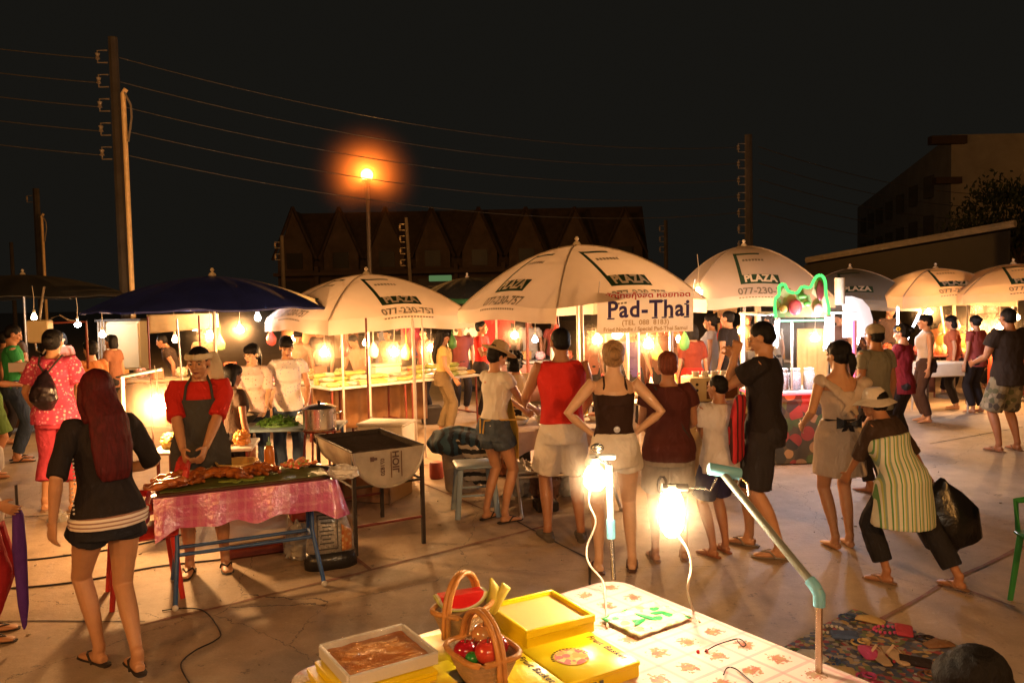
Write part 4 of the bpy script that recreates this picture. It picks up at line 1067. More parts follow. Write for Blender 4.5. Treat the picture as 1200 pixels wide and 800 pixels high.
person(582, 610, 406, -48, 'woman in a straw hat, white t-shirt, denim shorts and yellow apron', [(-.12, .0), (.11, .04)], [V(-.06, .42, 1.05), V(.13, .42, 1.06)], lean=.06, sk='tan', hair='short', head=(-8, 22),
       top=dict(m=cloth('white', (0, 0, 0)), hem=.93, sleeve=.35, add=.012), bottom=dict(m=cloth('denim', (.07, .09, .12), var=.4, vs=20), to=.42, wide=.035, waist=1.0), shoes=dict(m=flipm), extra=yellow_apron)
person(603, 0, 0, 10, 'person with curly black hair and a pale shirt behind the noodle table', loc=V(D(603, 350, 8.2).x, 8.2, 0), h=1.35, hair='curly', head=(-40, 10), hands=[V(-.1, .35, 1.0), V(.2, .36, .98)], sk='tan', top=dict(m=cloth('pale', (.55, .44, .34)), sleeve=.5), bottom=dict(m=BLK, to=1.5, name='trousers'))
# -- red vest man
person(661, 632, 386, 8, 'man in a bright red sleeveless shirt and white shorts, seen from behind', [(-.13, .04), (.13, -.02)], [V(-.24, .36, 1.08), V(.25, .30, 1.0)], sex='m', sk='brown', hair='crop', head=(8, 8), fat=1.06,
       top=dict(m=cloth('bright_red', (.62, .03, .02)), hem=.95, sleeve=0, add=.030), bottom=dict(m=cloth('white_cotton', (.72, .65, .56)), to=.86, wide=.055, add=.012, waist=1.0), shoes=dict(m=mat('trainer', (.10, .08, .06), rough=.7), kind='shoe'))
# -- blonde
def waist_badge(g):
    g.part(B().ell(g.U((.005, -.125, 1.08)), (.024, .006, .024), None, 14, 8), 'badge', mat('pearl_badge', (.55, .55, .6), rough=.2, bump=0), 0)
person(722, 668, 402, 0, 'blonde woman in a black camisole and white shorts, hands on her hips', [(-.13, .0), (.12, .03)], [V(-.165, .03, 1.03), V(.165, .03, 1.03)], sk='pale', hair='bun', hairc='blond', head=(0, 4), fat=1.06, curl=.7,
       elbows=[V(-1, -.35, 0), V(1, -.35, 0)], palm=[V(1, .2, 0), V(-1, .2, 0)], top=dict(m=cloth('black_brown', (.035, .016, .010)), hem=.95, sleeve=0, z1=1.335, straps=True, cap=False, add=.010, name='camisole', wr=.003),
       bottom=dict(m=cloth('white_cotton', (0, 0, 0)), to=.32, wide=.03, add=.012), shoes=dict(m=mat('brown_sandal', (.09, .04, .02), rough=.6)), extra=waist_badge)
def cross_strap(g):
    g.part(B().tube([g.U((-.12, -.07, 1.445)), g.U((-.04, -.125, 1.34)), g.U((.08, -.125, 1.15)), g.U((.17, -.08, 1.0))], [(.010, .004)] * 4, n=6), 'bag_strap', flipm, 0)
person(785, 655, 415, -4, 'stocky person with cropped auburn hair, dark maroon t-shirt and grey shorts', [(-.12, 0), (.12, .04)], [V(-.16, .28, 1.04), V(.16, .28, 1.04)], sex='f', sk='brown', hair='short', hairc='auburn', fat=1.16, head=(0, 12),
       top=dict(m=cloth('maroon', (.075, .018, .014)), hem=.84, sleeve=.45, add=.032, loose=.02), bottom=dict(m=cloth('grey', (.26, .22, .18)), to=.8, wide=.04), shoes=dict(m=tanflip), extra=cross_strap)
# -- boy
person(843, 649, 441, 28, 'boy in a white shirt and navy shorts eating with his hand at his mouth', [(-.10, .0), (.10, .05)], [V(-.10, .20, 1.34), V(.12, .28, 1.15)], sex='m', sk='brown', hair='crop', head=(18, 6), near=True, curl=1.0, fat=1.05,
       top=dict(m=cloth('white_shirt', (.60, .55, .54)), hem=.80, sleeve=.55, add=.028, loose=.03, flare=.06), bottom=dict(m=cloth('navy', (.03, .028, .09)), to=.85, wide=.05), shoes=dict(m=mat('orange_sandal', (.30, .11, .05), rough=.7)))
# -- teen
def red_pack(g):
    q = B().tube([g.U((-.21, .15, .74)), g.U((-.21, .16, .95)), g.U((-.19, .13, 1.16))], [(.14, .04), (.15, .05), (.12, .04)], ref=(1, 0, 0), n=16, round_cap=True)
    g.part(q, 'striped_bag', stripes('red_black_stripe', (.5, .02, .03), (.05, .01, .01), .05, 0, .7), .008, .005)
person(896, 646, 379, 62, 'tall young man in a black t-shirt and long black shorts eating', [(-.12, -.10), (.10, .16)], [V(-.03, .20, 1.47), V(.05, .24, 1.44)], sex='m', sk='tan', hair='crop', head=(0, 20), face=True, curl=1.0, elbows=[V(-.4, .3, -1), V(.5, .2, -1)],
       top=dict(m=BLK, hem=.85, sleeve=.55, add=.026, loose=.03), bottom=dict(m=cloth('charcoal_shorts', (.030, .026, .028)), to=.95, wide=.055), shoes=dict(m=mat('grey_sandal', (.25, .2, .16), rough=.7)), extra=red_pack)
# -- beige dress
def bow(g):
    m = cloth('black_satin', (.012, .012, .016), rough=.4)
    p, r = g.torso_tube(1.045, 1.085, .020); g.part(B().tube(p, r, ref=(1, 0, 0), n=24), 'sash', m, .008)
    c = g.U((0, -.165, 1.06))
    for sx in (-1, 1):
        g.part(B().grid(lambda u, v: c + V(sx * (.005 + .10 * u), -.008 - .025 * math.sin(u * 3.1), (v - .5) * (.02 + .075 * u) + .012 * u), 6, 4, .006), 'bow_loop', m, 0)
        g.part(B().grid(lambda u, v: c + V(sx * (.01 + .06 * v) + (u - .5) * (.03 + .03 * v), -.01 + .02 * math.sin(v * 3) + .015 * v, -.16 * v), 4, 8, .005), 'bow_tail', m, 0)
    g.part(B().ell(c, (.018, .02, .018)), 'bow_knot', m, 0)
    q = B().tube([g.U((-.17, -.03, 1.42)), g.U((-.08, -.125, 1.33)), g.U((.04, -.135, 1.20)), g.U((.10, -.12, 1.12))], [(.035, .010), (.045, .010), (.035, .010), (.02, .008)], n=10)
    q.tube([g.U((.19, -.02, 1.40)), g.U((.14, -.10, 1.33)), g.U((.02, -.135, 1.19)), g.U((-.04, -.125, 1.12))], [(.05, .012), (.05, .012), (.035, .010), (.02, .008)], n=10)
    q.ell(g.U((.20, -.01, 1.37)), (.07, .09, .05)).ell(g.U((-.165, -.01, 1.39)), (.05, .07, .06))
    g.part(q, 'wrap_neckline', DRS, .008, .004)
DRS = cloth('beige_dress', (.50, .40, .33))
person(983, 641, 402, 4, 'woman in a short beige dress with a black bow tied at the back', [(-.05, -.02), (.09, .02)], [V(-.24, .14, 1.02), V(.28, .10, 1.0)], sk='tan', hair='pony', head=(20, 8),
       top=dict(m=DRS, hem=.90, sleeve=0, z1=1.32, add=.014, cap=False, name='dress_top'), bottom=dict(m=DRS, to=.62, waist=1.07, name='skirt', add=.03, flare=.05, wr=.006), extra=bow, shoes=None)
# -- bent vendor
def vendor_bits(g):
    m = cloth('white_hat', (.62, .54, .46))
    prof = [(.002, .14), (.06, .14), (.088, .11), (.095, .05), (.14, .03), (.18, .0), (.175, -.008), (.12, .02)]
    def pr(v):
        k = min(int(v * 7.001), 6); f = v * 7 - k; return [prof[k][i] + (prof[k + 1][i] - prof[k][i]) * f for i in (0, 1)]
    def hp(u, v):
        r, z = pr(v); a = u * 2 * math.pi; return g.H(r * math.cos(a), -.01 + r * math.sin(a), z + .012 * math.sin(a * 3) * v)
    g.part(B().grid(hp, 28, 14), 'sun_hat', m, 0)
    st = stripes('green_white_stripe', (.5, .5, .4), (.1, .3, .1), .052, 0, .5, cols=[(0, (.60, .58, .46)), (.34, (.10, .26, .08)), (.5, (.62, .6, .5)), (.66, (.40, .42, .12)), (.8, (.20, .30, .22))])
    p, r = g.torso_tube(.56, 1.30, .045, .10)
    g.part(B().tube(p, r, ref=(1, 0, 0), n=28), 'apron', st, .010, .010, 7, st=(1, 1, .3))
    w = cloth('white_top', (.6, .54, .48))
person(1056, 682, 455, 38, 'vendor bending forward in a green striped apron and white sun hat', [(-.10, .10), (.16, -.38)], [V(-.05, .46, .84), V(.42, -.02, .85)], lean=.34, side=.0, sk='brown', hair='short', head=(10, -10), crouch=.05, fat=1.15,
       top=dict(m=cloth('dark_brown', (0, 0, 0)), hem=1.0, sleeve=1.2, add=.02, loose=.02), bottom=dict(m=cloth('black_trousers', (.02, .018, .02)), to=1.75, wide=.035, name='trousers'), shoes=dict(m=tanflip), extra=vendor_bits)
# -- behind
def cap(g):
    m = cloth('grey_cap', (.30, .25, .19))
    g.part(B().ell(g.H(0, -.015, .055), (.088, .102, .075), g.hm, 20, 12), 'cap', m, .007)
person(1028, 0, 0, 25, 'man in a grey shirt and grey cap behind the beige dressed woman', loc=V(D(1026, 350, 7.6).x, 7.6, 0), h=1.60, sex='m', sk='brown', hair='crop', top=dict(m=cloth('grey_shirt', (.22, .215, .18)), sleeve=.5, add=.025), bottom=dict(m=BLK, to=1.9, name='trousers'), extra=cap)
def flower(g):
    q = B()
    for k in range(6):
        a = k * 1.05; q.ell(g.H(-.085 + .0 * k, .0 + .02 * math.cos(a), .06 + .02 * math.sin(a)), .014, None, 8, 6)
    g.part(q, 'hair_flower', mat('yellow_petals', (.65, .42, .05), rough=.7), 0)
person(1060, 0, 0, 40, 'woman in a dark red top with a yellow flower in her hair', loc=V(D(1058, 350, 9.4).x, 9.4, 0), h=1.52, hair='bun', sk='tan', head=(10, 12), top=dict(m=cloth('dark_red', (.16, .012, .018)), sleeve=.45, hem=.8, add=.02), bottom=dict(m=BLK, to=1.9, name='trousers'), extra=flower, hands=[V(-.1, .3, 1.0), V(.15, .3, 1.0)])
person(1083, 0, 0, 80, 'woman in a pale sleeveless top by the long slanted tube lamp', loc=V(D(1085, 350, 11.6).x, 11.6, 0), h=1.56, hair='short', sk='tan', top=dict(m=cloth('pale', (0, 0, 0)), sleeve=0), bottom=dict(m=cloth('brown_trousers', (0, 0, 0)), to=1.9, name='trousers'), near=False)
person(1180, 528, 362, 12, 'heavy man in a black t-shirt and camouflage shorts facing the orange stall', [(-.14, .0), (.14, .02)], [V(-.2, .3, 1.05), V(.26, .25, 1.0)], sex='m', sk='brown', hair='crop', fat=1.12,
       top=dict(m=cloth('black_tee', (.030, .022, .018)), hem=.80, sleeve=.55, add=.03, loose=.03), bottom=dict(m=blotches('camouflage', (.20, .18, .12), [(.10, .11, .06), (.3, .27, .19), (.07, .06, .05)], 14, thr=.5), to=1.0, wide=.06), shoes=dict(m=tanflip))
person(835, 0, 0, 70, 'woman in a pale blue dress among the far stalls', loc=V(D(833, 350, 12.0).x, 12.0, 0), h=1.62, hair='bun', sk='tan', top=dict(m=cloth('pale_blue', (.42, .44, .55)), sleeve=.3, hem=.95, add=.02, name='dress_top'), bottom=dict(m=cloth('pale_blue', (0, 0, 0)), name='skirt', to=.55, flare=.12, add=.02), near=False)
person(853, 0, 0, 50, 'man in a black shirt beside the pale blue dress', loc=V(D(853, 350, 11.6).x, 11.6, 0), h=1.68, sex='m', hair='crop', sk='tan', top=dict(m=BLK, sleeve=.5, hem=.8, add=.03), bottom=dict(m=BLK, to=1.9, name='trousers'), near=False)
person(812, 0, 0, 10, 'woman in a dark red top and bright red skirt behind the oven', loc=V(D(811, 350, 11.2).x, 11.2, 0), h=1.5, hair='bob', sk='tan', top=dict(m=cloth('rust_red', (.24, .04, .02)), sleeve=.8, hem=1.0, add=.02), bottom=dict(m=cloth('bright_red', (0, 0, 0)), name='skirt', to=.5, flare=.1), near=False)
person(557, 0, 0, -110, 'person in red holding a phone behind the straw hat', loc=V(D(563, 350, 12.6).x, 12.6, 0), h=1.58, sex='m', hair='short', sk='brown', hands=[V(-.08, .25, 1.3), V(.1, .28, 1.28)], top=dict(m=cloth('bright_red', (0, 0, 0)), sleeve=.5), bottom=dict(m=BLK, to=1.9, name='trousers'), near=False)
person(418, 0, 0, 150, 'stallholder in a tan shirt bending over the packets, second table bay', loc=V(D(422, 350, 12.2).x, 12.2, 0), h=1.45, sex='m', hair='crop', sk='tan', head=(0, 25), lean=.3, hands=[V(-.2, .4, 1.0), V(.2, .4, 1.0)], top=dict(m=cloth('tan_shirt', (.5, .3, .16)), sleeve=.5), bottom=dict(m=BLK, to=1.9, name='trousers'), near=False)
person(500, 0, 0, 130, 'woman in a coral top partly behind the umbrella pole, left of the yellow shirt', loc=V(D(497, 350, 13.0).x, 13.0, 0), h=1.5, hair='long', sk='tan', top=dict(m=cloth('coral', (.6, .15, .10)), sleeve=.4), bottom=dict(m=BLK, to=1.9, name='trousers'), near=False)
person(738, 0, 0, 185, 'stallholder in a purple shirt facing out below the sign', loc=V(D(740, 350, 11.4).x, 11.4, 0), h=1.5, hair='bob', sk='tan', head=(0, 20), hands=[V(-.2, .4, 1.0), V(.2, .4, 1.0)], top=dict(m=cloth('purple', (.10, .06, .22)), sleeve=.4), bottom=dict(m=BLK, to=1.9, name='trousers'), near=False)
person(215, 0, 0, 100, 'dim figure in brown behind the blue umbrella bending over', loc=V(D(206, 350, 13.0).x, 13.0, 0), h=1.5, sex='m', hair='crop', sk='brown', lean=.4, top=dict(m=cloth('dark_brown', (0, 0, 0)), sleeve=.5), bottom=dict(m=BLK, to=1.9, name='trousers'), near=False)
person(112, 0, 0, 60, 'person in an orange top just right of the pink dressed woman', loc=V(D(103, 350, 9.5).x, 9.5, 0), h=1.52, hair='short', sk='tan', top=dict(m=cloth('orange', (.55, .2, .06)), sleeve=.5), bottom=dict(m=cloth('grey', (0, 0, 0)), to=1.9, name='trousers'), near=False)
person(1128, 0, 0, 190, 'stallholder in an orange shirt behind the orange goods', loc=V(D(1112, 350, 14.6).x, 14.6, 0), h=1.55, hair='short', sk='tan', head=(0, 15), top=dict(m=cloth('orange', (0, 0, 0)), sleeve=.5), bottom=dict(m=BLK, to=1.9, name='trousers'), near=False)
# -- head at bottom right
person(1158, 0, 0, 60, 'black haired person crouching at the bottom right corner of the photo', [(-.14, .30), (.14, .34)], [V(-.1, .5, .5), V(.15, .5, .5)], loc=V(1.50, 2.0, 0), h=.99, crouch=.62, lean=.45, sk='tan', hair='bob', head=(10, 5), top=dict(m=cloth('dark_red', (0, 0, 0)), sleeve=.5, hem=.9), bottom=dict(m=BLK, to=1.9, name='trousers'))

# ------------------------------------------------------------------ stalls and goods
class Fr:
    """a frame standing on the ground: origin, yaw in degrees"""
    def __init__(s, o, yaw): s.o = Vector(o); s.m = Matrix.Rotation(R(yaw), 3, 'Z'); s.r = (0, 0, R(yaw))
    def p(s, x, y, z): return s.o + s.m @ V(x, y, z)
wood = mat('old_wood', (.22, .11, .05), rough=.7, var=.4, vs=6, bump=.3, stretch=(1, 6, 6))
rust = mat('red_painted_steel', (.20, .035, .02), rough=.5, var=.4)
blue_steel = mat('blue_painted_steel', (.035, .10, .28), rough=.4, var=.3)
dark_steel = mat('dark_iron', (.05, .038, .03), rough=.6, var=.4, metal=.4)
whitep = mat('white_plastic', (.62, .58, .52), rough=.45, var=.1, bump=.05)
foam = mat('styrofoam', (.72, .66, .56), rough=.9, var=.08, bump=.3, bs=150)
card = mat('cardboard', (.34, .21, .10), rough=.9, var=.2, vs=5)

def table(name, label, fr, w, d, h, topm, legm, legs='straight', th=.03, group=None, cloth_m=None, drop=.16, r=.014):
    t = thing(name, label, 'table', fr.o, group)
    put(B().box(fr.p(0, 0, h - th / 2), (w, d, th), fr.r, .006), 'tabletop', topm, t)
    if legs == 'straight':
        for sx in (-1, 1):
            for sy in (-1, 1):
                a = fr.p(sx * (w / 2 - .05), sy * (d / 2 - .05), h - th); b_ = fr.p(sx * (w / 2 - .04), sy * (d / 2 - .04), 0)
                put(B().cyl(a, b_, r), 'leg', legm, t)
        for sx in (-1, 1): put(B().cyl(fr.p(sx * (w / 2 - .045), -d / 2 + .05, .22), fr.p(sx * (w / 2 - .045), d / 2 - .05, .22), r * .8), 'crossbar', legm, t)
    elif legs == 'trestle':
        for sx in (-1, 1):
            x = sx * (w / 2 - .12)
            for sy in (-1, 1): put(B().tube([fr.p(x, sy * .06, h - th), fr.p(x, sy * .08, h * .45), fr.p(x + sx * .03, sy * (d / 2 + .02), .015)], r), 'leg', legm, t)
            for sy in (-1, 1): put(B().ell(fr.p(x + sx * .03, sy * (d / 2 + .025), .016), .02), 'rubber_foot', whitep, t)
            put(B().cyl(fr.p(x, -.07, .30), fr.p(x, .07, .30), r * .8), 'crossbar', legm, t)
        for sy in (-1, 1): put(B().cyl(fr.p(-w / 2 + .12, sy * .09, .29), fr.p(w / 2 - .12, sy * .09, .29), r * .85), 'stretcher', legm, t)
        put(B().tube([fr.p(-w / 2 + .2, 0, h - th), fr.p(-w / 2 + .25, 0, h * .73), fr.p(w / 2 - .25, 0, h * .73), fr.p(w / 2 - .2, 0, h - th)], r * .9), 'brace', legm, t)
    if cloth_m:
        N = 48
        def edge(u, e=.012):
            pp = u * 2 * (w + d)
            if pp < w: return V(-w / 2 + pp, -d / 2 - e, 0)
            pp -= w
            if pp < d: return V(w / 2 + e, -d / 2 + pp, 0)
            pp -= d
            if pp < w: return V(w / 2 - pp, d / 2 + e, 0)
            pp -= w; return V(-w / 2 - e, d / 2 - pp, 0)
        def fn(u, v):
            q = edge(u % 1.0); dr = drop * (1 + .25 * noise.noise(V(u * 9, 0, w))); fl = .03 * v + .018 * math.sin(u * 70 + 2 * math.sin(u * 11)) * v
            n_ = q.normalized(); q = q + n_ * fl
            return fr.p(q.x, q.y, h + .006 - dr * v)
        q = B().grid(fn, N * 3, 5); q2 = B().grid(lambda u, v: fr.p((u - .5) * (w + .024), (v - .5) * (d + .024), h + .006 + .002 * math.sin(u * 40) * math.sin(v * 17)), 30, 12); q.merge(q2)
        c = put(q, 'tablecloth', cloth_m, None, True, loc=fr.p(0, 0, h)); tag(c, label.split(',')[0].replace('table', 'tablecloth') if False else 'cloth over the ' + ' '.join(label.split()[:9]), 'tablecloth')
    return t

# ---- grilled chicken table
FC = Fr((-1.87, 5.43, 0), 24.4)
chk_t = table('folding_table', 'folding table with blue tube legs carrying grilled chicken', FC, 1.12, .56, .72, wood, blue_steel, 'trestle', r=.015)
pinkcloth, nt_, b_ = new_mat('pink_plaid_plastic')
v_ = coords(nt_); outc = mix_rgb(nt_, ramp(nt_, noise_out(nt_, v_, 3), .4, .6), (.58, .12, .26), (.46, .08, .20))
for ax, per in ((0, .16), (2, .075), (0, .05)):
    sx_ = nt_.nodes.new('ShaderNodeSeparateXYZ'); nt_.links.new(v_, sx_.inputs[0]); dv = _n(nt_, 'ShaderNodeMath', operation='DIVIDE'); nt_.links.new(sx_.outputs[ax], dv.inputs[0]); dv.inputs[1].default_value = per
    fr_ = _n(nt_, 'ShaderNodeMath', operation='FRACT'); nt_.links.new(dv.outputs[0], fr_.inputs[0]); gt_ = _n(nt_, 'ShaderNodeMath', operation='LESS_THAN'); nt_.links.new(fr_.outputs[0], gt_.inputs[0]); gt_.inputs[1].default_value = .3
    ml = _n(nt_, 'ShaderNodeMath', operation='MULTIPLY'); nt_.links.new(gt_.outputs[0], ml.inputs[0]); ml.inputs[1].default_value = .26
    outc = mix_rgb(nt_, ml.outputs[0], outc, (.66, .30, .36))
nt_.links.new(outc, b_.inputs['Base Color']); b_.inputs['Roughness'].default_value = .22
bn_ = _n(nt_, 'ShaderNodeBump', Strength=.6, Distance=.02); nt_.links.new(noise_out(nt_, v_, 9), bn_.inputs['Height']); nt_.links.new(bn_.outputs[0], b_.inputs['Normal'])
def drape(name, label, fr, w, d, h, drop, m, seed=0, fold=.018, loc=None):
    def edge(u, e=.012):
        pp = u * 2 * (w + d)
        if pp < w: return V(-w / 2 + pp, -d / 2 - e, 0), V(0, -1, 0)
        pp -= w
        if pp < d: return V(w / 2 + e, -d / 2 + pp, 0), V(1, 0, 0)
        pp -= d
        if pp < w: return V(w / 2 - pp, d / 2 + e, 0), V(0, 1, 0)
        pp -= w; return V(-w / 2 - e, d / 2 - pp, 0), V(-1, 0, 0)
    def fn(u, v):
        q, n_ = edge(min(u, .99999)); dr = drop * (1 + .22 * noise.noise(V(math.cos(u * 6.283) * 3, math.sin(u * 6.283) * 3, seed)))
        corner = min(abs(q.x - sx * w / 2) + abs(q.y - sy * d / 2) for sx in (-1, 1) for sy in (-1, 1))
        dr += .07 * max(0, 1 - corner / .15)
        fl = .03 * v + fold * math.sin(u * 62 + 2 * math.sin(u * 11)) * v + .05 * v * max(0, 1 - corner / .1)
        q = q + n_ * fl; return fr.p(q.x, q.y, h + .004 - dr * v)
    q = B().grid(fn, 150, 5); q2 = B().grid(lambda u, v: fr.p((u - .5) * (w + .024), (v - .5) * (d + .024), h + .004), 30, 12); q.merge(q2)
    return solo(q, name, m, label, 'tablecloth', fr.p(0, 0, h), None, True)
drape('tablecloth', 'shiny pink plaid plastic cloth on the grilled chicken table', FC, 1.14, .58, .722, .20, pinkcloth, 3)
t = thing('serving_tray', 'wide flat tray lined with banana leaf on the pink cloth', 'tray', FC.p(0, 0, .73))
put(B().box(FC.p(0, -.02, .737), (1.10, .50, .016), FC.r, .005), 'board', mat('tray_board', (.10, .045, .02), rough=.6), t)
q = B().grid(lambda u, v: FC.p((u - .5) * 1.06, (v - .5) * .46 - .02, .750 + .006 * noise.noise(V(u * 14, v * 5, 0))), 40, 14, .004); put(q, 'banana_leaf', mat('banana_leaf', (.13, .17, .035), rough=.5, var=.4, vs=5, stretch=(1, 8, 1)), t)
chick = mat('grilled_chicken', (.62, .19, .03), rough=.28, var=.6, vs=14, bump=1, bs=40, col2=(.13, .02, .008), spec=.6)
rn = random.Random(3)
def chicken(c, yaw, s, label):
    q = B(); M_ = Matrix.Rotation(yaw, 3, 'Z')
    def o(x, y, z): return Vector(c) + M_ @ (V(x, y, z) * s)
    q.ell(o(0, 0, .035), (.085 * s, .06 * s, .038 * s), M_).ell(o(.06, 0, .045), (.05 * s, .045 * s, .035 * s), M_)
    for sy in (-1, 1):
        q.tube([o(-.04, sy * .04, .03), o(-.09, sy * .075, .03), o(-.145, sy * .06, .022), o(-.17, sy * .05, .025)], [.028 * s, .03 * s, .012 * s, .016 * s], n=10, round_cap=True)
        q.tube([o(.05, sy * .04, .04), o(.10, sy * .085, .03), o(.05, sy * .10, .025)], [.018 * s, .014 * s, .010 * s], n=8, round_cap=True)
    sway(q, .008, 30, c.x); solo(q, 'grilled_chicken', chick, label, 'grilled chicken', c, 'grilled chicken on the pink table', True)
for k, (x, y, s, a, la) in enumerate(((-.46, -.14, .95, .4, 'grilled chicken nearest the left front corner of the tray'), (-.30, .02, 1.0, 1.5, 'grilled chicken second from the left, further back'), (-.36, -.02, .8, 2.5, 'small grilled chicken wedged between the first two'),
                                        (-.18, .06, .95, .2, 'grilled chicken in the left middle, before the round bowl'), (-.06, -.02, 1.0, 2.9, 'grilled chicken in the middle of the tray'), (.06, .06, .9, .8, 'grilled chicken right of the middle'), (.16, .04, .85, 2.2, 'rightmost grilled chicken, beside bare leaf'), (-.44, .10, .8, .9, 'grilled chicken at the left back of the tray'))):
    chicken(FC.p(x, y, .752), a, s * .95, la)
q = B()
for k in range(26): q.ell(FC.p(rn.uniform(-.15, .12), rn.uniform(-.20, -.12), .757), (.03, .02, .006), (0, 0, rn.uniform(0, 3)), 8, 5)
o_ = solo(q, 'lettuce_leaves', mat('lettuce', (.28, .36, .06), rough=.6, bump=.5), 'scattered lettuce leaves along the front of the chicken tray', 'leaves', FC.p(0, -.16, .757), None, True); o_['kind'] = 'stuff'
def bowl(c, r, h, m, label, name='bowl', group=None):
    return solo(B().lathe([(r * .5, 0), (r * .62, .004), (r * .85, h * .45), (r, h), (r * .96, h), (r * .8, h * .5), (r * .55, .012), (.002, .01)], c, 24), name, m, label, 'bowl', c, group, True)
bowl(FC.p(-.02, .20, .752), .15, .07, mat('yellow_plastic', (.62, .40, .12), rough=.35, var=.1), 'wide yellow plastic bowl at the back of the chicken tray')
bowl(FC.p(-.28, .22, .752), .10, .05, mat('cream_plastic', (.6, .52, .38), rough=.4), 'cream bowl at the back left of the chicken tray')
c = FC.p(.20, .18, .752); t = thing('sauce_bottle', 'orange squeeze bottle with a green cap on the chicken table', 'bottle', c)
put(B().lathe([(.034, 0), (.036, .01), (.036, .13), (.028, .155), (.014, .165)], c, 14, True), 'body', mat('orange_sauce', (.62, .20, .03), rough=.3), t); put(B().lathe([(.018, .165), (.018, .185), (.006, .19), (.004, .225)], c, 10, True), 'cap', mat('pale_green_cap', (.3, .5, .3), rough=.4), t)
c = FC.p(.12, .17, .752); solo(B().lathe([(.02, 0), (.021, .04), (.018, .06), (.002, .062)], c, 12), 'salt_shaker', whitep, 'small white shaker left of the orange squeeze bottle', 'shaker', c)
q = B()
for k in range(34): q.ell(FC.p(rn.gauss(.40, .05), rn.gauss(.10, .05), .765 + abs(rn.gauss(0, .02))), (rn.uniform(.02, .04), rn.uniform(.012, .03), .012), (rn.uniform(-.5, .5), rn.uniform(-.5, .5), rn.uniform(0, 3)), 8, 5)
o_ = solo(q, 'sliced_salad', blotches('salad', (.62, .2, .08), [(.7, .4, .25), (.65, .12, .06), (.7, .5, .3), (.3, .36, .06)], 40), 'heap of shredded red and white salad at the right of the chicken tray', 'salad', FC.p(.4, .1, .76), None, True); o_['kind'] = 'stuff'
def crumpled(name, c, r, m, label, cat, seed=0, amp=.3):
    q = B().ell(c, r, None, 26, 18)
    for i, p in enumerate(q.v):
        d = p - Vector(c); k = noise.noise(d * (5 / max(r)) + V(seed, seed, 0)) + .5 * noise.noise(d * (13 / max(r)) + V(seed, 0, 0)); q.v[i] = Vector(c) + d * (1 + amp * k)
    for i, p in enumerate(q.v):
        if p.z < c[2] - r[2] * .8: q.v[i] = V(p.x, p.y, c[2] - r[2] * .8)
    return solo(q, name, m, label, cat, c, None, 'auto')
plast = mat('thin_plastic', (.66, .60, .54), rough=.3, var=.1, bump=.8, bs=25, spec=.6)
c = G(402, 553, .80); crumpled('paper_bundle', (c.x, c.y, .80), (.10, .07, .05), plast, 'crumpled white paper on top of the charcoal sack', 'paper', 4)

# ---- charcoal sack
def sack():
    c = G(388, 664); t = thing('charcoal_sack', 'tall silver printed sack with a black base slumped by the table', 'sack', c)
    fr = Fr(c, 20)
    sv = blotches('sack_print', (.36, .33, .29), [(.5, .46, .4), (.36, .33, .29), (.24, .21, .18), (.42, .38, .32)], 60, rough=.28, metal=.35, bump=.7)
    q = B().tube([fr.p(0, 0, .11), fr.p(0, 0, .22), fr.p(-.01, 0, .36), fr.p(-.03, 0, .5), fr.p(-.05, 0, .62), fr.p(-.06, 0, .68)], [(.175, .085), (.165, .095), (.14, .08), (.11, .06), (.08, .04), (.05, .03)], ref=fr.m @ V(1, 0, 0), n=28); sway(q, .018, 9)
    put(q, 'body', sv, t, True)
    q = B().tube([fr.p(0, 0, .004), fr.p(0, 0, .05), fr.p(0, 0, .125)], [(.19, .08), (.19, .09), (.176, .088)], ref=fr.m @ V(1, 0, 0), n=28); sway(q, .012, 9); put(q, 'base_band', mat('black_foil', (.02, .018, .018), rough=.3, bump=.5, bs=20), t, True)
    q = B().tube([fr.p(-.06, 0, .67), fr.p(-.06, 0, .70), fr.p(-.05, 0, .75)], [(.045, .03), (.04, .028), (.10, .04)], ref=fr.m @ V(1, 0, 0), n=16); sway(q, .02, 14); put(q, 'tied_neck', mat('black_foil', (0, 0, 0)), t, True)
    ink = mat('sack_ink', (.05, .045, .04), rough=.5)
    for (x0, z0, x1, z1) in ((-.10, .42, .04, .415), (-.10, .42, -.097, .17), (-.10, .17, .04, .165), (.04, .42, .043, .165)):
        put(B().box(fr.p((x0 + x1) / 2, -.103, (z0 + z1) / 2), (abs(x1 - x0) + .003, .004, abs(z1 - z0) + .004), fr.r), 'printed_rule', ink, t)
    for k in range(7): put(B().box(fr.p(-.035, -.104, .39 - k * .03), (.10 - .02 * (k % 3), .004, .008), fr.r), 'printed_rule', ink, t)
    sway_glow = blotches('ember_print', (.5, .2, .06), [(.6, .4, .2), (.45, .13, .04), (.5, .3, .15)], 40, rough=.3, metal=.3)
    q = B().grid(lambda u, v: fr.p(.07 + .08 * u, -.098 + .045 * u * u, .14 + .2 * v * (1 - .3 * u)), 8, 8, .003); put(q, 'glow_print', sway_glow, t, True)
sack()

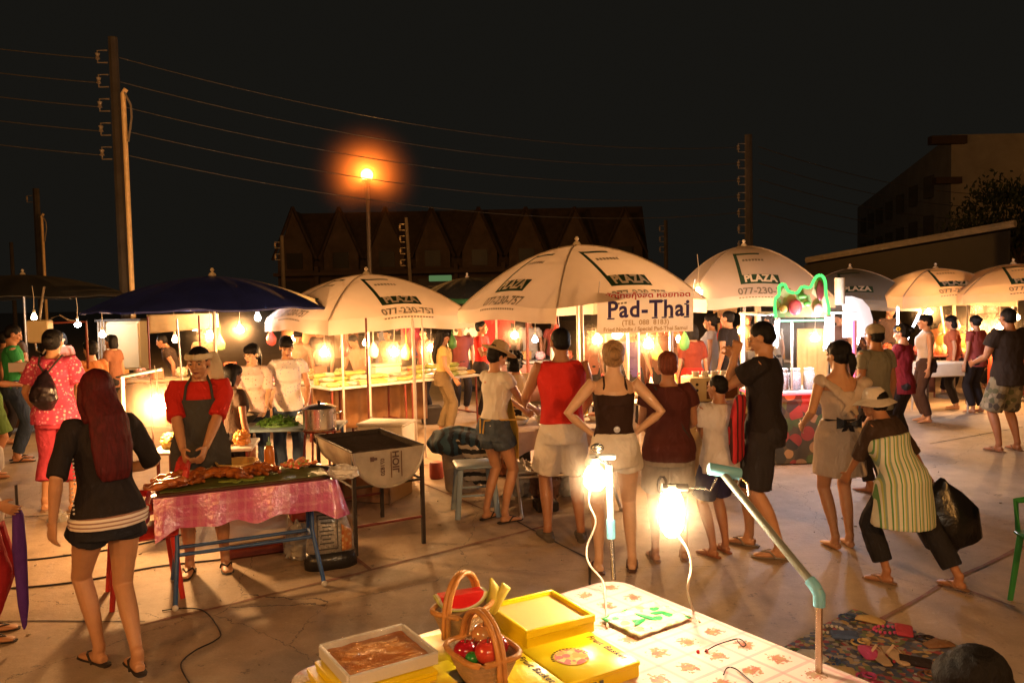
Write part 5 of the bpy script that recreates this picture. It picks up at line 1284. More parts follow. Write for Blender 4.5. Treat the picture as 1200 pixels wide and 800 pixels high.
# ---- cooler, bags and things under the chicken table
def cooler():
    c = G(303, 652); fr = Fr((c.x, c.y, 0), 24); t = thing('cooler_box', 'white cooler box with a red base under the chicken table', 'cooler', c)
    put(B().box(fr.p(0, .15, .045), (.46, .30, .09), fr.r, .02), 'base', rust, t); put(B().box(fr.p(0, .15, .25), (.46, .30, .32), fr.r, .035), 'body', whitep, t)
    put(B().box(fr.p(0, .15, .43), (.48, .32, .04), fr.r, .015), 'lid', whitep, t); put(B().ell(fr.p(.02, -.002, .33), (.05, .012, .025), fr.r), 'latch', mat('red_latch', (.25, .03, .03), rough=.4), t)
cooler()
c = G(352, 655); crumpled('plastic_bag', (c.x, c.y, .13), (.11, .10, .15), mat('clear_bag', (.5, .48, .44), rough=.2, alpha=.6, bump=.9, bs=16), 'clear plastic bag of ice under the right end of the chicken table', 'bag', 8)
c = G(358, 610); solo(B().box((c.x, c.y + .1, .22), (.32, .25, .44), (0, 0, .4), .02), 'red_crate', mat('dull_red_plastic', (.30, .05, .03), rough=.5), 'dull red crate behind the blue table legs', 'crate', c)
c = G(432, 590)
t = thing('cardboard_box', 'large brown cardboard box with a white tag under the grill', 'box', c); fr = Fr((c.x, c.y + .28, 0), -20)
put(B().box(fr.p(0, 0, .26), (.62, .48, .52), fr.r, .01), 'carton', card, t); put(B().box(fr.p(.08, -.245, .33), (.05, .004, .09), fr.r), 'tag', whitep, t)
for s_ in (-1, 1): put(B().box(fr.p(0, s_ * .15, .525), (.62, .17, .006), (fr.r[0] + .12 * s_, 0, fr.r[2])), 'flap', card, t)

# ---- drum grill
def grill():
    o0 = V(-.97, 6.10, 0); ax = V(-.50, .87, 0).normalized(); sd = V(.87, .50, 0).normalized(); L = .98; r = .29; zt = .79
    t = thing('drum_grill', 'half drum charcoal grill on an iron stand with a black cooking top', 'grill', o0 + ax * .5)
    def P(s, a, l, rr=r): return o0 + ax * l + sd * (math.cos(a) * rr) + V(0, 0, zt - abs(math.sin(a)) * rr)
    tin = mat('drum_tin', (.33, .28, .20), rough=.42, metal=.45, var=.5, vs=5, bump=.2, col2=(.15, .10, .06))
    q = B().grid(lambda u, v: P(0, math.pi * u, L * v), 24, 6, .006); put(q, 'half_drum', tin, t)
    for l, nm in ((0.0, 'drum_end'), (L, 'drum_end')):
        q = B(); vs = [o0 + ax * l + V(0, 0, zt)] + [P(0, math.pi * k / 24, l) for k in range(25)]
        q.add(vs, [(0, k + 1, k + 2) if l else (0, k + 2, k + 1) for k in range(24)]); put(q, nm, mat('drum_lid', (.50, .44, .36), rough=.4, metal=.3, var=.3, vs=7, bump=.2), t)
    put(B().tube([P(0, math.pi * k / 24, -.006) for k in range(25)], .010, n=6), 'drum_rim', mat('bright_tin', (.6, .55, .46), rough=.35, metal=.6), t)
    q = B().grid(lambda u, v: o0 + ax * (L * v) + sd * ((u - .5) * 2 * (r - .02)) + V(0, 0, zt - .03 + .012 * noise.noise(V(u * 20, v * 20, 0))), 20, 30); put(q, 'charcoal_bed', mat('charcoal', (.02, .012, .010), rough=.9, var=.5, vs=20, bump=1, bs=30, col2=(.07, .02, .01)), t)
    q = B()
    for k in range(25): q.cyl(o0 + ax * (.03 + (L - .06) * k / 24) + sd * (-r + .01) + V(0, 0, zt + .006), o0 + ax * (.03 + (L - .06) * k / 24) + sd * (r - .01) + V(0, 0, zt + .006), .003, n=5)
    q.cyl(o0 + sd * (-r) + V(0, 0, zt + .004), o0 + ax * L + sd * (-r) + V(0, 0, zt + .004), .008, n=6).cyl(o0 + sd * r + V(0, 0, zt + .004), o0 + ax * L + sd * r + V(0, 0, zt + .004), .008, n=6)
    put(q, 'grate', dark_steel, t)
    for l in (.02, L - .04):
        for s_ in (-1, 1): put(B().box(o0 + ax * l + sd * (s_ * (r - .01)) + V(0, 0, .39), (.028, .028, .78), (0, 0, .52)), 'leg', dark_steel, t)
        for z in (.22, .52): put(B().tube([o0 + ax * l + sd * (-(r - .02)) + V(0, 0, z), o0 + ax * l + sd * (r - .02) + V(0, 0, z)], .011, n=6), 'crossbar', rust if z < .3 else dark_steel, t)
    for s_ in (-1, 1): put(B().cyl(o0 + ax * .02 + sd * (s_ * (r - .01)) + V(0, 0, .52), o0 + ax * (L - .04) + sd * (s_ * (r - .01)) + V(0, 0, .52), .011, n=6), 'side_rail', dark_steel, t)
    ink = mat('faded_ink', (.10, .05, .04), rough=.6)
    for k, (x, z, h_) in enumerate(((-.14, -.06, .035), (-.115, -.06, .02))):
        put(B().box(o0 + sd * x - ax * .012 + V(0, 0, zt + z), (.03, .004, h_), (0, 0, .52)), 'faded_mark', ink, t)
    def FE(x, yv): return o0 + sd * (.055 - yv) - ax * .010 + V(0, 0, zt - .10 - x)
    put(mapped(text_mesh('HOIL', .075, .002), lambda x, yv: FE(x, yv)), 'drum_lettering', ink, t, False)
    put(mapped(text_mesh('071820', .045, .001), lambda x, yv: FE(x + .03, yv + .11)), 'drum_number', ink, t, False)
    for x in (.015, .10): put(B().box(o0 + sd * x - ax * .009 + V(0, 0, zt - .12), (.006, .003, .2), (0, 0, .52)), 'rust_streak', mat('rust_streak', (.16, .07, .03), rough=.8), t)
grill()
# ---- back prep table with greens and pot
F1 = Fr(G(322, 497, .74) * 1.0, 2); F1.o.z = 0
table('prep_table', 'blue legged prep table with greens and a burner behind the cook', F1, 1.35, .5, .73, mat('blue_grey_top', (.12, .17, .2), rough=.4), blue_steel)
q = B()
for k in range(160):
    a = rn.uniform(0, 6.28); rr_ = rn.uniform(0, 1) ** .5; p = F1.p(.05 + .20 * rr_ * math.cos(a), -.04 + .12 * rr_ * math.sin(a), .745 + .08 * (1 - rr_) + rn.uniform(0, .02)); m_ = Euler((rn.uniform(-.7, .7), rn.uniform(-.7, .7), rn.uniform(0, 6))).to_matrix()
    q.add([p + m_ @ V(-.05, 0, 0), p + m_ @ V(0, -.018, .005), p + m_ @ V(.05, 0, 0), p + m_ @ V(0, .018, .005)], [(0, 1, 2, 3)])
q.ell(F1.p(.05, -.04, .74), (.19, .11, .07))
o_ = solo(q, 'leafy_greens', mat('greens', (.06, .14, .02), rough=.5, var=.5, vs=20), 'heap of green leaves on a blue tray behind the cook', 'greens', F1.p(.05, 0, .74), None, False); o_['kind'] = 'stuff'
c = F1.p(.38, -.02, .80); crumpled('plastic_bag', tuple(c), (.16, .10, .07), plast, 'white plastic bag between the greens and the pot', 'bag', 2)
c = F1.p(-.35, .0, .73)
t = thing('wok', 'wide dark wok with food and a ring handle near the greens', 'wok', c); put(B().lathe([(.05, 0), (.14, .05), (.20, .12), (.19, .12), (.13, .06), (.002, .02)], c, 24), 'pan', dark_steel, t); put(B().tube([c + V(-.05 + .05 * math.cos(a), -.18, .13 + .05 * math.sin(a)) for a in [k * .35 for k in range(10)]], .006), 'handle', dark_steel, t)
put(B().ell(c + V(0, 0, .10), (.15, .15, .035)), 'food', mat('pale_food', (.5, .42, .3), rough=.5, bump=1, bs=30), t)
c = V(*(D(375, 502, 7.5))); t = thing('steel_pot', 'shiny steel pot with a lid on a gas burner', 'pot', c)
alu = mat('polished_steel', (.72, .68, .62), rough=.22, metal=.95, var=.1)
put(B().lathe([(.14, 0), (.155, .01), (.155, .19), (.163, .195), (.163, .20)], c, 28, True), 'body', alu, t); put(B().lathe([(.163, .203), (.12, .225), (.03, .24), (.002, .242)], c, 28), 'lid', alu, t)
put(B().lathe([(.012, .24), (.02, .262), (.002, .268)], c, 10), 'knob', dark_steel, t)
for s_ in (-1, 1): put(B().tube([c + V(s_ * .155, -.04, .15), c + V(s_ * .195, -.03, .155), c + V(s_ * .195, .03, .155), c + V(s_ * .155, .04, .15)], .007), 'handle', alu, t)
t2 = thing('gas_burner', 'rusty iron gas burner stand under the steel pot', 'burner', V(c.x, c.y, 0))
put(B().tube([V(c.x, c.y, c.z - .015) + V(.15 * math.cos(k * .52), .15 * math.sin(k * .52), 0) for k in range(12)], .010, n=6, close=True), 'ring', rust, t2)
for k in range(4):
    a = k * 1.57 + .7; put(B().cyl(V(c.x + .15 * math.cos(a), c.y + .15 * math.sin(a), c.z - .02), V(c.x + .22 * math.cos(a), c.y + .22 * math.sin(a), 0), .011), 'leg', rust, t2)
put(B().lathe([(.05, -.14), (.07, -.10), (.05, -.08)], c, 14), 'burner_head', dark_steel, t2)
# ---- red chair and goods by the glaring bulb
def plastic_chair(c, yaw, m, label):
    fr = Fr(c, yaw); t = thing('plastic_chair', label, 'chair', c, None)
    put(B().box(fr.p(0, 0, .43), (.42, .40, .03), fr.r, .012), 'seat', m, t)
    for sx in (-1, 1):
        for sy in (-1, 1): put(B().tube([fr.p(sx * .18, sy * .17, .42), fr.p(sx * .21, sy * .21, 0)], [(.022, .016), (.018, .014)], n=8), 'leg', m, t)
        put(B().tube([fr.p(sx * .19, .18, .43), fr.p(sx * .20, .23, .65), fr.p(sx * .17, .27, .84)], [(.022, .012)] * 3, n=8), 'back_post', m, t)
        put(B().tube([fr.p(sx * .20, .20, .62), fr.p(sx * .235, 0, .64), fr.p(sx * .22, -.18, .62), fr.p(sx * .19, -.18, .44)], [(.024, .012)] * 4, ref=(0, 0, 1), n=8), 'armrest', m, t)
    put(B().tube([fr.p(-.17, .27, .84), fr.p(-.09, .30, .88), fr.p(.09, .30, .88), fr.p(.17, .27, .84)], [(.03, .012)] * 4, ref=(0, 0, 1), n=8), 'top_rail', m, t)
    for k in range(5): x = -.12 + .06 * k; put(B().tube([fr.p(x, .19, .44), fr.p(x, .25, .65), fr.p(x, .295, .87)], [(.012, .006)] * 3, n=6), 'slat', m, t)
plastic_chair(V(-2.50, 5.25, 0), -60, mat('red_plastic', (.50, .03, .02), rough=.35, var=.1, bump=0), 'red plastic armchair at the left end of the chicken table')
plastic_chair(V(3.25, 4.62, 0), -95, mat('green_plastic', (.03, .20, .05), rough=.35, var=.1, bump=0), 'green plastic chair at the right edge of the photo')
F2 = Fr(V(-2.62, 6.75, 0), 10)
table('side_table', 'small table of bagged goods lit by the glaring bulb beside the cook', F2, .8, .5, .74, whitep, rust)
for k, (x, y, col, la) in enumerate(((-.28, -.1, (.7, .5, .12), 'yellow'), (-.12, .05, (.65, .06, .05), 'red'), (.03, -.08, (.75, .68, .5), 'white'), (.2, .06, (.4, .5, .15), 'green'), (.3, -.12, (.7, .3, .06), 'orange'), (-.2, .15, (.75, .6, .4), 'cream'))):
    p = F2.p(x, y, .80); crumpled('goods_bag', tuple(p), (.07, .06, .07), mat('goods_%d' % k, col, rough=.35, bump=.6), la + ' bag of goods on the small table by the glaring bulb', 'bag', k)
# ---- electric cabinet
c = D(147, 433, 14.4); t = thing('electric_cabinet', 'large cream metal cabinet mounted on the tall left pole', 'cabinet', c); w_ = .74; h_ = D(147, 376, 14.4).z - c.z
crm = mat('cream_metal', (.52, .42, .25), rough=.5, var=.1, vs=2)
put(B().box(c + V(0, 0, h_ / 2), (w_, .34, h_), bev=.01), 'body', crm, t); put(B().box(c + V(.06, -.185, h_ / 2), (w_ - .16, .02, h_ - .08), bev=.006), 'door', crm, t)
put(B().box(c + V(0, 0, h_ + .02), (w_ + .08, .42, .04)), 'rain_hood', dark_steel, t)
for k in range(3): put(B().tube([c + V(-.34 + k * .05, -.22, h_), c + V(-.34 + k * .05, -.24, .1), c + V(-.32 + k * .05, -.2, -.3)], .018, n=6), 'cable', ins_m, t)
for s_ in (-1, 1): put(B().cyl(V(c.x + s_ * .34, c.y, 0), V(c.x + s_ * .34, c.y, c.z), .03), 'leg', rust, t)
c = D(47, 388, 9.0); t = thing('meter_box', 'small cream meter box hanging on cables above the green shirt', 'meter box', c)
put(B().box(c, (.24, .12, .26), bev=.015), 'box', crm, t); put(B().tube([c + V(-.05, -.02, -.13), c + V(-.04, -.02, -.22), c + V(.03, -.02, -.25), c + V(.08, -.02, -.18), c + V(.09, -.02, -.12)], .010), 'cable', ins_m, t)
put(B().tube([c + V(0, 0, .13), c + V(.02, 0, .25), c + V(.06, .02, .5)], .012), 'hanger', ins_m, t)
t = thing('pipe_frame', 'rusty pipe frame running from the meter box to the cabinet', 'frame', D(101, 378, 9.2))
put(B().tube([D(62, 378, 9.1), D(101, 377, 9.2), D(103, 420, 9.2), G(104, 520) * 1.0], .014), 'pipe', rust, t)
put(B().tube([D(60, 373, 9.1), D(70, 369, 9.1), D(80, 375, 9.1), D(98, 377, 9.2)], .008), 'cable', ins_m, t)

# ---- long packet table under the left umbrella
A0, A1 = G(383, 455, .80), G(560, 438, .80)
yaw = math.degrees(math.atan2(A1.y - A0.y, A1.x - A0.x)); mid = (A0 + A1) / 2; LA = (A1 - A0).length
F3 = Fr((mid.x, mid.y, 0), yaw)
table('long_table', 'long red legged table of bright packets under the left cream umbrella', Fr(F3.p(-LA / 4, .3, 0), yaw), LA / 2 - .02, .75, .80, whitep, rust)
table('long_table', 'right half of the packet table, beside the yellow shirted woman', Fr(F3.p(LA / 4, .3, 0), yaw), LA / 2 - .02, .75, .80, whitep, rust)
pk = [mat('packet_%d' % k, c_, rough=.3, var=.35, vs=20, bump=.6) for k, c_ in enumerate(((.72, .58, .22), (.75, .66, .42), (.60, .55, .16), (.75, .45, .14), (.7, .62, .5), (.5, .56, .14)))]
pkc = ['golden', 'cream', 'yellow-green', 'orange', 'white', 'lime']
names5 = ['front', 'middle', 'back']
for r_ in range(3):
    for k in range(16):
        x = -LA / 2 + .12 + (LA - .24) * k / 15 + rn.uniform(-.03, .03); y = .08 + .2 * r_ + rn.uniform(-.03, .03); z = .80 + .05 * r_
        if r_ == 2 and 5 <= k <= 7: continue
        p = F3.p(x, y, z + .03); q = B().box(p, (.17, .13, .055), (rn.uniform(-.15, .15), rn.uniform(-.15, .15), R(yaw) + rn.uniform(-.5, .5)), .02); sway(q, .015, 12)
        if r_: q.box(F3.p(x, y, .80 + .025 * r_), (.15, .11, .05 * r_), F3.r, .01)
        solo(q, 'food_packet', pk[(k * 2 + r_ + k // 4) % 6], '%s food packet, %s in the %s row on the long table' % (pkc[(k * 2 + r_ + k // 4) % 6], ORD[k], names5[r_]), 'packet', p, 'packets on the long table')
c = F3.p(-.12, .45, .80); t = thing('foam_box', 'white foam box on the long packet table below a bulb', 'box', c); put(B().box(c + V(0, 0, .10), (.42, .28, .19), F3.r, .012), 'body', foam, t); put(B().box(c + V(0, 0, .215), (.44, .30, .035), F3.r, .01), 'lid', foam, t)
c = F3.p(.28, .35, .80); t = thing('drink_cup', 'red cup with a straw right of the foam box', 'cup', c); put(B().lathe([(.035, 0), (.05, .13), (.045, .13), (.03, .01), (.002, .01)], c, 14), 'cup', mat('red_cup', (.6, .05, .05), rough=.4), t); put(B().cyl(c + V(0, 0, .02), c + V(.03, 0, .24), .005), 'straw', whitep, t)
q = sheet('table_skirt', 'tan cloth hanging under the long packet table', 'cloth', lambda u, v: F3.p(-LA / 2 + .1 + u * LA * .75, .62 + .03 * math.sin(u * 50), .12 + .62 * v), mat('tan_skirt', (.34, .17, .07), rough=.9, var=.4, vs=3), 60, 5)
def box_at(px, py, y, size, m, label, yaw=8, name='foam_box', cat='box', z=0, lid=True):
    p = G(px, py) if y is None else V(D(px, 350, y).x, y, 0); t = thing(name, label, cat, V(p.x, p.y, z)); w, d, h = size
    put(B().box(V(p.x, p.y + d / 2, z + h * .45), (w, d, h * .9), (0, 0, R(yaw)), .012), 'body', m, t)
    if lid: put(B().box(V(p.x, p.y + d / 2, z + h * .95), (w + .02, d + .02, h * .1), (0, 0, R(yaw)), .008), 'lid', m, t)
    return t
box_at(445, 0, 8.2, (.46, .34, .38), card, 'brown box under the white foam box behind the grill', -14, 'cardboard_box', 'box', 0, False)
box_at(445, 0, 8.2, (.50, .36, .28), foam, 'white foam box with a lid behind the drum grill', -14, z=.385)
# poles and iron frames amid the stalls
def post(px, y, ztop, label, r=.014, m=steel, px2=None):
    p = D(px, 350, y); q = B().tube([V(p.x, y, 0), V((D(px2, 350, y).x if px2 else p.x), y, ztop)], r, n=8); solo(q, 'stall_post', m, label, 'post', V(p.x, y, 0), 'thin posts of the stalls')
post(428, 8.9, 1.75, 'thin dark post in front of the long packet table', .012, rust); post(399, 10.2, 1.8, 'white post at the left end of the packet table'); post(483, 9.5, 1.72, 'pale post left of the yellow shirted woman', .02); post(494, 9.7, 1.72, 'second pale post just left of the yellow shirted woman', .012)
post(681, 8.2, 1.9, 'white post just right of the man in the red sleeveless shirt', .022); post(735, 8.9, 1.75, 'thin white post over the blonde head', .013); post(786, 8.7, 1.8, 'white post above the auburn head', .022); post(581, 9.6, 1.75, 'white post behind the straw hat', .012); post(617, 10.2, 1.8, 'reddish post above the curly head', .02, rust)
post(748, 10.2, 1.7, 'tan post behind the food trays', .015); post(888, 12.0, 1.9, 'wide pale post beside the teenager', .05, crm); post(928, 8.9, 1.6, 'white post inside the neon fruit stall', .013); post(213, 10.6, 1.75, 'slanting pale pole under the blue umbrella', .014, steel, 206); post(232, 10.2, 1.8, 'upright rusty pole under the blue umbrella', .012, rust); post(172, 10.2, 1.8, 'rusty pole beside the cream cabinet', .012, rust)
post(1118, 14.5, 1.9, 'tan pole among the orange goods', .03, crm); post(1134, 13.4, 2.0, 'dark pole left of the plastic sheet', .02, dark_steel)
# floor clutter behind
for k, (px, py, s_, la, mm) in enumerate(((505, 497, (.3, .3, .3), 'dark crate on the ground left of the yellow shirted woman', dark_steel), (470, 493, (.4, .3, .25), 'brown carton on the ground under the packet table', card), (640, 600, (.2, .2, .1), 'small dark box on the ground under the noodle table', dark_steel))):
    box_at(px, py, None, s_, mm, la, 12, 'crate', 'crate', 0, False)
# ---- pad thai stall
F4 = Fr(V(.42, 7.40, 0), 12)
NT = table('noodle_table', 'white topped noodle table with folding legs before the straw hat woman', F4, 1.1, .75, .76, whitep, steel, 'trestle')
F5 = Fr(V(1.25, 8.75, 0), 4)
table('serving_table', 'white topped serving table lit by bulbs under the sign', F5, 1.7, .65, .80, whitep, wood)
F6 = Fr(V(2.05, 8.25, 0), 4)
t = thing('counter', 'cream counter carrying the small oven right of the sign', 'counter', F6.o); put(B().box(F6.p(0, 0, .40), (.85, .5, .80), F6.r, .01), 'cabinet', crm, t); put(B().box(F6.p(0, 0, .815), (.92, .56, .03), F6.r, .006), 'worktop', wood, t); put(B().box(F6.p(.15, -.255, .42), (.3, .012, .6), F6.r), 'red_panel', rust, t)
t = thing('oven', 'small cream toaster oven with a brown glass door and knobs', 'oven', F6.p(0, 0, .83)); put(B().box(F6.p(0, 0, .96), (.52, .34, .25), F6.r, .012), 'body', crm, t); put(B().box(F6.p(.07, -.176, .96), (.32, .012, .18), F6.r), 'door', mat('brown_glass', (.10, .035, .015), rough=.15), t)
for k in range(3): put(B().ell(F6.p(-.19, -.178, .90 + k * .06), (.015, .01, .015)), 'knob', dark_steel, t)
put(B().cyl(F6.p(-.06, -.19, 1.04), F6.p(.2, -.19, 1.04), .006), 'handle', steel, t)
for k in range(4): c = F6.p(-.15 + k * .1, 0, 1.086); solo(B().lathe([(.035, 0), (.04, .05), (.036, .05), (.03, .006), (.002, .006)], c, 14), 'cup', whitep, ['first', 'second', 'third', 'rightmost'][k] + ' cream cup on top of the oven, counted from the left', 'cup', c, 'cups on the oven')
fm = [mat('food_%d' % k, c_, rough=.5, var=.5, vs=30, bump=1, bs=40) for k, c_ in enumerate(((.6, .42, .16), (.55, .16, .06), (.28, .34, .08), (.66, .55, .32), (.5, .3, .1)))]
places = [(F4, -.38, .05, 0, 'pale noodles on the noodle table, nearest the straw hat woman'), (F4, -.1, .12, 3, 'white bowl of noodles in the middle of the noodle table'), (F4, .18, .1, 2, 'bowl of green sprouts on the noodle table'), (F4, .4, .05, 1, 'bowl of shrimps on the noodle table by the red shirt'),
          (F5, -.65, -.1, 4, 'tray of brown noodles at the left end of the serving table'), (F5, -.38, .05, 3, 'second bowl from the left on the serving table'), (F5, -.1, -.08, 0, 'yellow noodles in the middle of the serving table'), (F5, .18, .05, 1, 'red sauce bowl on the serving table'), (F5, .45, -.05, 2, 'bowl of herbs on the serving table'), (F5, .68, .05, 3, 'white bowl at the right end of the serving table')]
for fr, x, y, k, la in places:
    c = fr.p(x, y, .762 if fr is F4 else .802); t = thing('food_bowl', la, 'bowl', c, 'bowls of ingredients'); put(B().lathe([(.06, 0), (.075, .005), (.11, .05), (.105, .05), (.07, .012), (.002, .01)], c, 20), 'bowl', whitep, t, True)
    q = B().ell(c + V(0, 0, .04), (.095, .095, .035), None, 18, 10); sway(q, .012, 40, x); put(q, 'food', fm[k], t, True)
c = F4.p(-.1, -.28, .80); crumpled('plastic_bag', tuple(c), (.14, .09, .05), plast, 'white plastic bag at the front edge of the noodle table', 'bag', 5)
drape('tablecloth', 'short pinkish cloth over the noodle table', F4, 1.12, .77, .758, .16, mat('pinkish_cloth', (.55, .42, .36), rough=.8), 5)
c = G(556, 608); t = thing('plastic_stool', 'pale blue plastic stool beside the straw hat woman', 'stool', c); fr = Fr(V(c.x, c.y + .2, 0), 10); lb = mat('pale_blue_plastic', (.30, .40, .50), rough=.4, var=.1)
put(B().box(fr.p(0, 0, .45), (.36, .36, .03), fr.r, .012), 'seat', lb, t)
for sx in (-1, 1):
    for sy in (-1, 1): put(B().tube([fr.p(sx * .14, sy * .14, .44), fr.p(sx * .18, sy * .18, 0)], [(.026, .016)] * 2, n=8), 'leg', lb, t)
for s_ in (-1, 1): put(B().cyl(fr.p(-.16, s_ * .16, .2), fr.p(.16, s_ * .16, .2), .01), 'crossbar', lb, t)
c = G(541, 578); t = thing('wicker_basket', 'white wicker laundry basket holding the dark clothes', 'basket', c)
put(B().lathe([(.17, 0), (.18, .02), (.215, .42), (.225, .44), (.205, .44), (.17, .03), (.002, .02)], c + V(0, .2, 0), 28), 'basket', mat('white_wicker', (.5, .44, .36), rough=.7, bump=1, bs=70), t)
q = B().ell(c + V(-.02, .15, .50), (.34, .26, .15), None, 40, 20); sway(q, .07, 5); sway(q, .02, 14)
solo(q, 'clothes_heap', stripes('blue_black_cloth', (.03, .08, .13), (.012, .018, .03), .09, 0, .6, wob=.15), 'heap of dark blue clothes on the wicker basket', 'clothes', c + V(0, .15, .4), None, True)
q = B().grid(lambda u, v: c + V(.0 + .30 * u + .05 * math.sin(v * 4), -.13 - .03 * math.sin(u * 3) - .05 * (1 - v), .20 + .36 * v - .10 * u + .015 * math.sin(u * 22)), 20, 16, .012)
solo(q, 'striped_cloth', stripes('black_white_bands', (.02, .018, .016), (.55, .48, .38), .075, 2, .5, wob=.08), 'black and white banded cloth hanging off the clothes heap', 'cloth', c + V(.1, -.1, .4), None, True)
c = G(512, 560); solo(B().lathe([(.07, 0), (.08, .02), (.08, .16), (.07, .18), (.02, .19)], c, 16, True), 'red_bucket', mat('dull_red_plastic', (0, 0, 0)), 'small dark red bucket left of the wicker basket', 'bucket', c)
for k, (px, py, col, la) in enumerate(((612, 585, (.34, .30, .26), 'grey bag of supplies under the noodle table, left'), (640, 590, (.14, .07, .05), 'dark bag under the middle of the noodle table'), (668, 585, (.4, .33, .26), 'pale bag under the right end of the noodle table'), (590, 560, (.3, .12, .06), 'brown bag behind the straw hat woman'))):
    p = G(px, py); crumpled('supply_bag', (p.x, p.y + .15, .16), (.15, .13, .19), mat('supply_%d' % k, col, rough=.4, bump=.7), la, 'bag', k + 11)
# ---- neon fruit stall
def neon():
    FN = Fr(V(3.28, 9.15, 0), 3); t = thing('fruit_stall', 'fruit juice stall outlined in green and red neon', 'stall', FN.o)
    W_, D_ = 1.15, .6; white = mat('white_laminate', (.66, .62, .58), rough=.4, var=.08)
    put(B().box(FN.p(0, 0, .40), (W_ - .04, D_ - .04, .78), FN.r, .01), 'cabinet', blotches('floral_skirt', (.12, .10, .05), [(.4, .08, .05), (.10, .16, .05), (.5, .3, .12), (.06, .06, .04)], 7, thr=.55), t)
    put(B().box(FN.p(0, 0, .81), (W_, D_, .04), FN.r, .008), 'countertop', white, t)
    rn_ = emit('red_neon', (1, .05, .06), 5)
    put(B().tube([FN.p(-W_ / 2, D_ / 2, .80), FN.p(-W_ / 2 - .015, -D_ / 2 - .015, .80), FN.p(W_ / 2 + .015, -D_ / 2 - .015, .80)], .013, n=8), 'red_neon_edge', rn_, t)
    for sx in (-1, 1):
        for sy in (-1, 1): put(B().box(FN.p(sx * (W_ / 2 - .03), sy * (D_ / 2 - .03), 1.27), (.035, .035, .88), FN.r), 'post', white, t)
    put(B().tube([FN.p(W_ / 2 - .06, -D_ / 2 - .01, .84), FN.p(W_ / 2 - .06, -D_ / 2 - .01, 1.6)], .012, n=8), 'pink_neon_post', emit('pink_neon', (1, .10, .22), 4), t)
    put(B().box(FN.p(0, 0, 1.70), (W_, D_, .03), FN.r, .006), 'roof_shelf', white, t)
    # sign board with outline
    def S(px, py, off=0.0): p = D(px, py, 8.82 - off); return p
    out = [(909, 372), (908, 352), (913, 345), (913, 336), (919, 333), (924, 341), (934, 343), (940, 336), (949, 337), (953, 330), (957, 324), (963, 323), (967, 330), (968, 345), (971, 360), (971, 372)]
    q = B().prism(out, lambda u, v, d: S(u, v, -d), .03); put(q, 'sign_board', blotches('fruit_board', (.25, .13, .05), [(.12, .16, .04), (.35, .12, .05), (.45, .3, .16)], 9, thr=.6), t)
    pts = [S(a, b_, .03) for a, b_ in out]; fine = []
    for i in range(len(pts) - 1):
        p0, p1, p2, p3 = pts[max(i - 1, 0)], pts[i], pts[i + 1], pts[min(i + 2, len(pts) - 1)]
        for k in range(5):
            s_ = k / 5; fine.append(.5 * ((2 * p1) + (p2 - p0) * s_ + (2 * p0 - 5 * p1 + 4 * p2 - p3) * s_ * s_ + (3 * p1 - p0 - 3 * p2 + p3) * s_ ** 3))
    put(B().tube(fine + [pts[-1]], .017, n=8), 'green_neon_outline', emit('green_neon', (.10, .95, .16), 1.6), t)
    put(B().tube([S(911, 376, .03), S(971, 375, .03)], .010, n=8), 'green_neon_rail', emit('mint_neon', (.35, 1, .6), 2.5), t)
    fr_ = {'red': mat('strawberry', (.5, .03, .05), rough=.4, bump=.5), 'dk': mat('mulberry', (.16, .02, .02), rough=.4), 'pk': mat('guava', (.62, .2, .2), rough=.4), 'or': mat('orange_fruit', (.62, .28, .06), rough=.5, bump=.3), 'gr': mat('leaf_green', (.12, .26, .05), rough=.5)}
    for px, py, rx, rz, c_ in ((932, 360, .085, .095, 'red'), (961, 340, .05, .13, 'dk'), (959, 362, .06, .07, 'pk'), (918, 362, .05, .05, 'or'), (946, 356, .05, .035, 'gr'), (940, 347, .06, .03, 'gr')):
        put(B().ell(S(px, py, .03), (rx * .9, .02, rz * .9)), 'painted_fruit', fr_[c_], t)
    # rounded side panel
    q = B(); o2 = [(0, 0), (.34, 0), (.34, .20), (.30, .33), (.22, .42), (.10, .46), (0, .46)]
    q.prism(o2, lambda u, v, d: FN.p(.40 + u, -.30 + d, 1.42 + v), .02); put(q, 'rounded_panel', white, t)
    lamp_in('neon_green_glow', t, FN.p(-.1, -.5, 1.75), 2.2, (.2, 1, .25), .1); lamp_in('neon_red_glow', t, FN.p(-.1, -.48, .78), 2.5, (1, .06, .07), .1)
    return FN, fr_
FN, FRU = neon()
for k, (x, col, la) in enumerate(((-.36, (.10, .01, .015), 'jar of dark red juice at the left of the neon counter'), (-.22, (.16, .015, .02), 'second jar of dark red juice on the neon counter'), (-.08, (.22, .05, .03), 'third juice jar on the neon counter'), (.08, (.5, .3, .08), 'jar of pale orange juice on the neon counter'))):
    c = FN.p(x, -.14, .832); t = thing('juice_jar', la, 'jar', c, 'juice jars on the neon stall'); put(B().lathe([(.05, 0), (.062, .01), (.062, .16)], c, 20, True), 'juice', mat('juice_%d' % k, col, rough=.15, bump=0), t, True)
    put(B().lathe([(.0645, .0), (.0645, .19), (.05, .21), (.05, .225), (.047, .225), (.047, .21), (.062, .19), (.0625, .005)], c, 20), 'glass', mat('jar_glass', (.7, .7, .7), rough=.05, alpha=.3, bump=0), t, True); put(B().lathe([(.055, .226), (.055, .245), (.002, .25)], c, 16), 'lid', whitep, t)
rnf = random.Random(9)
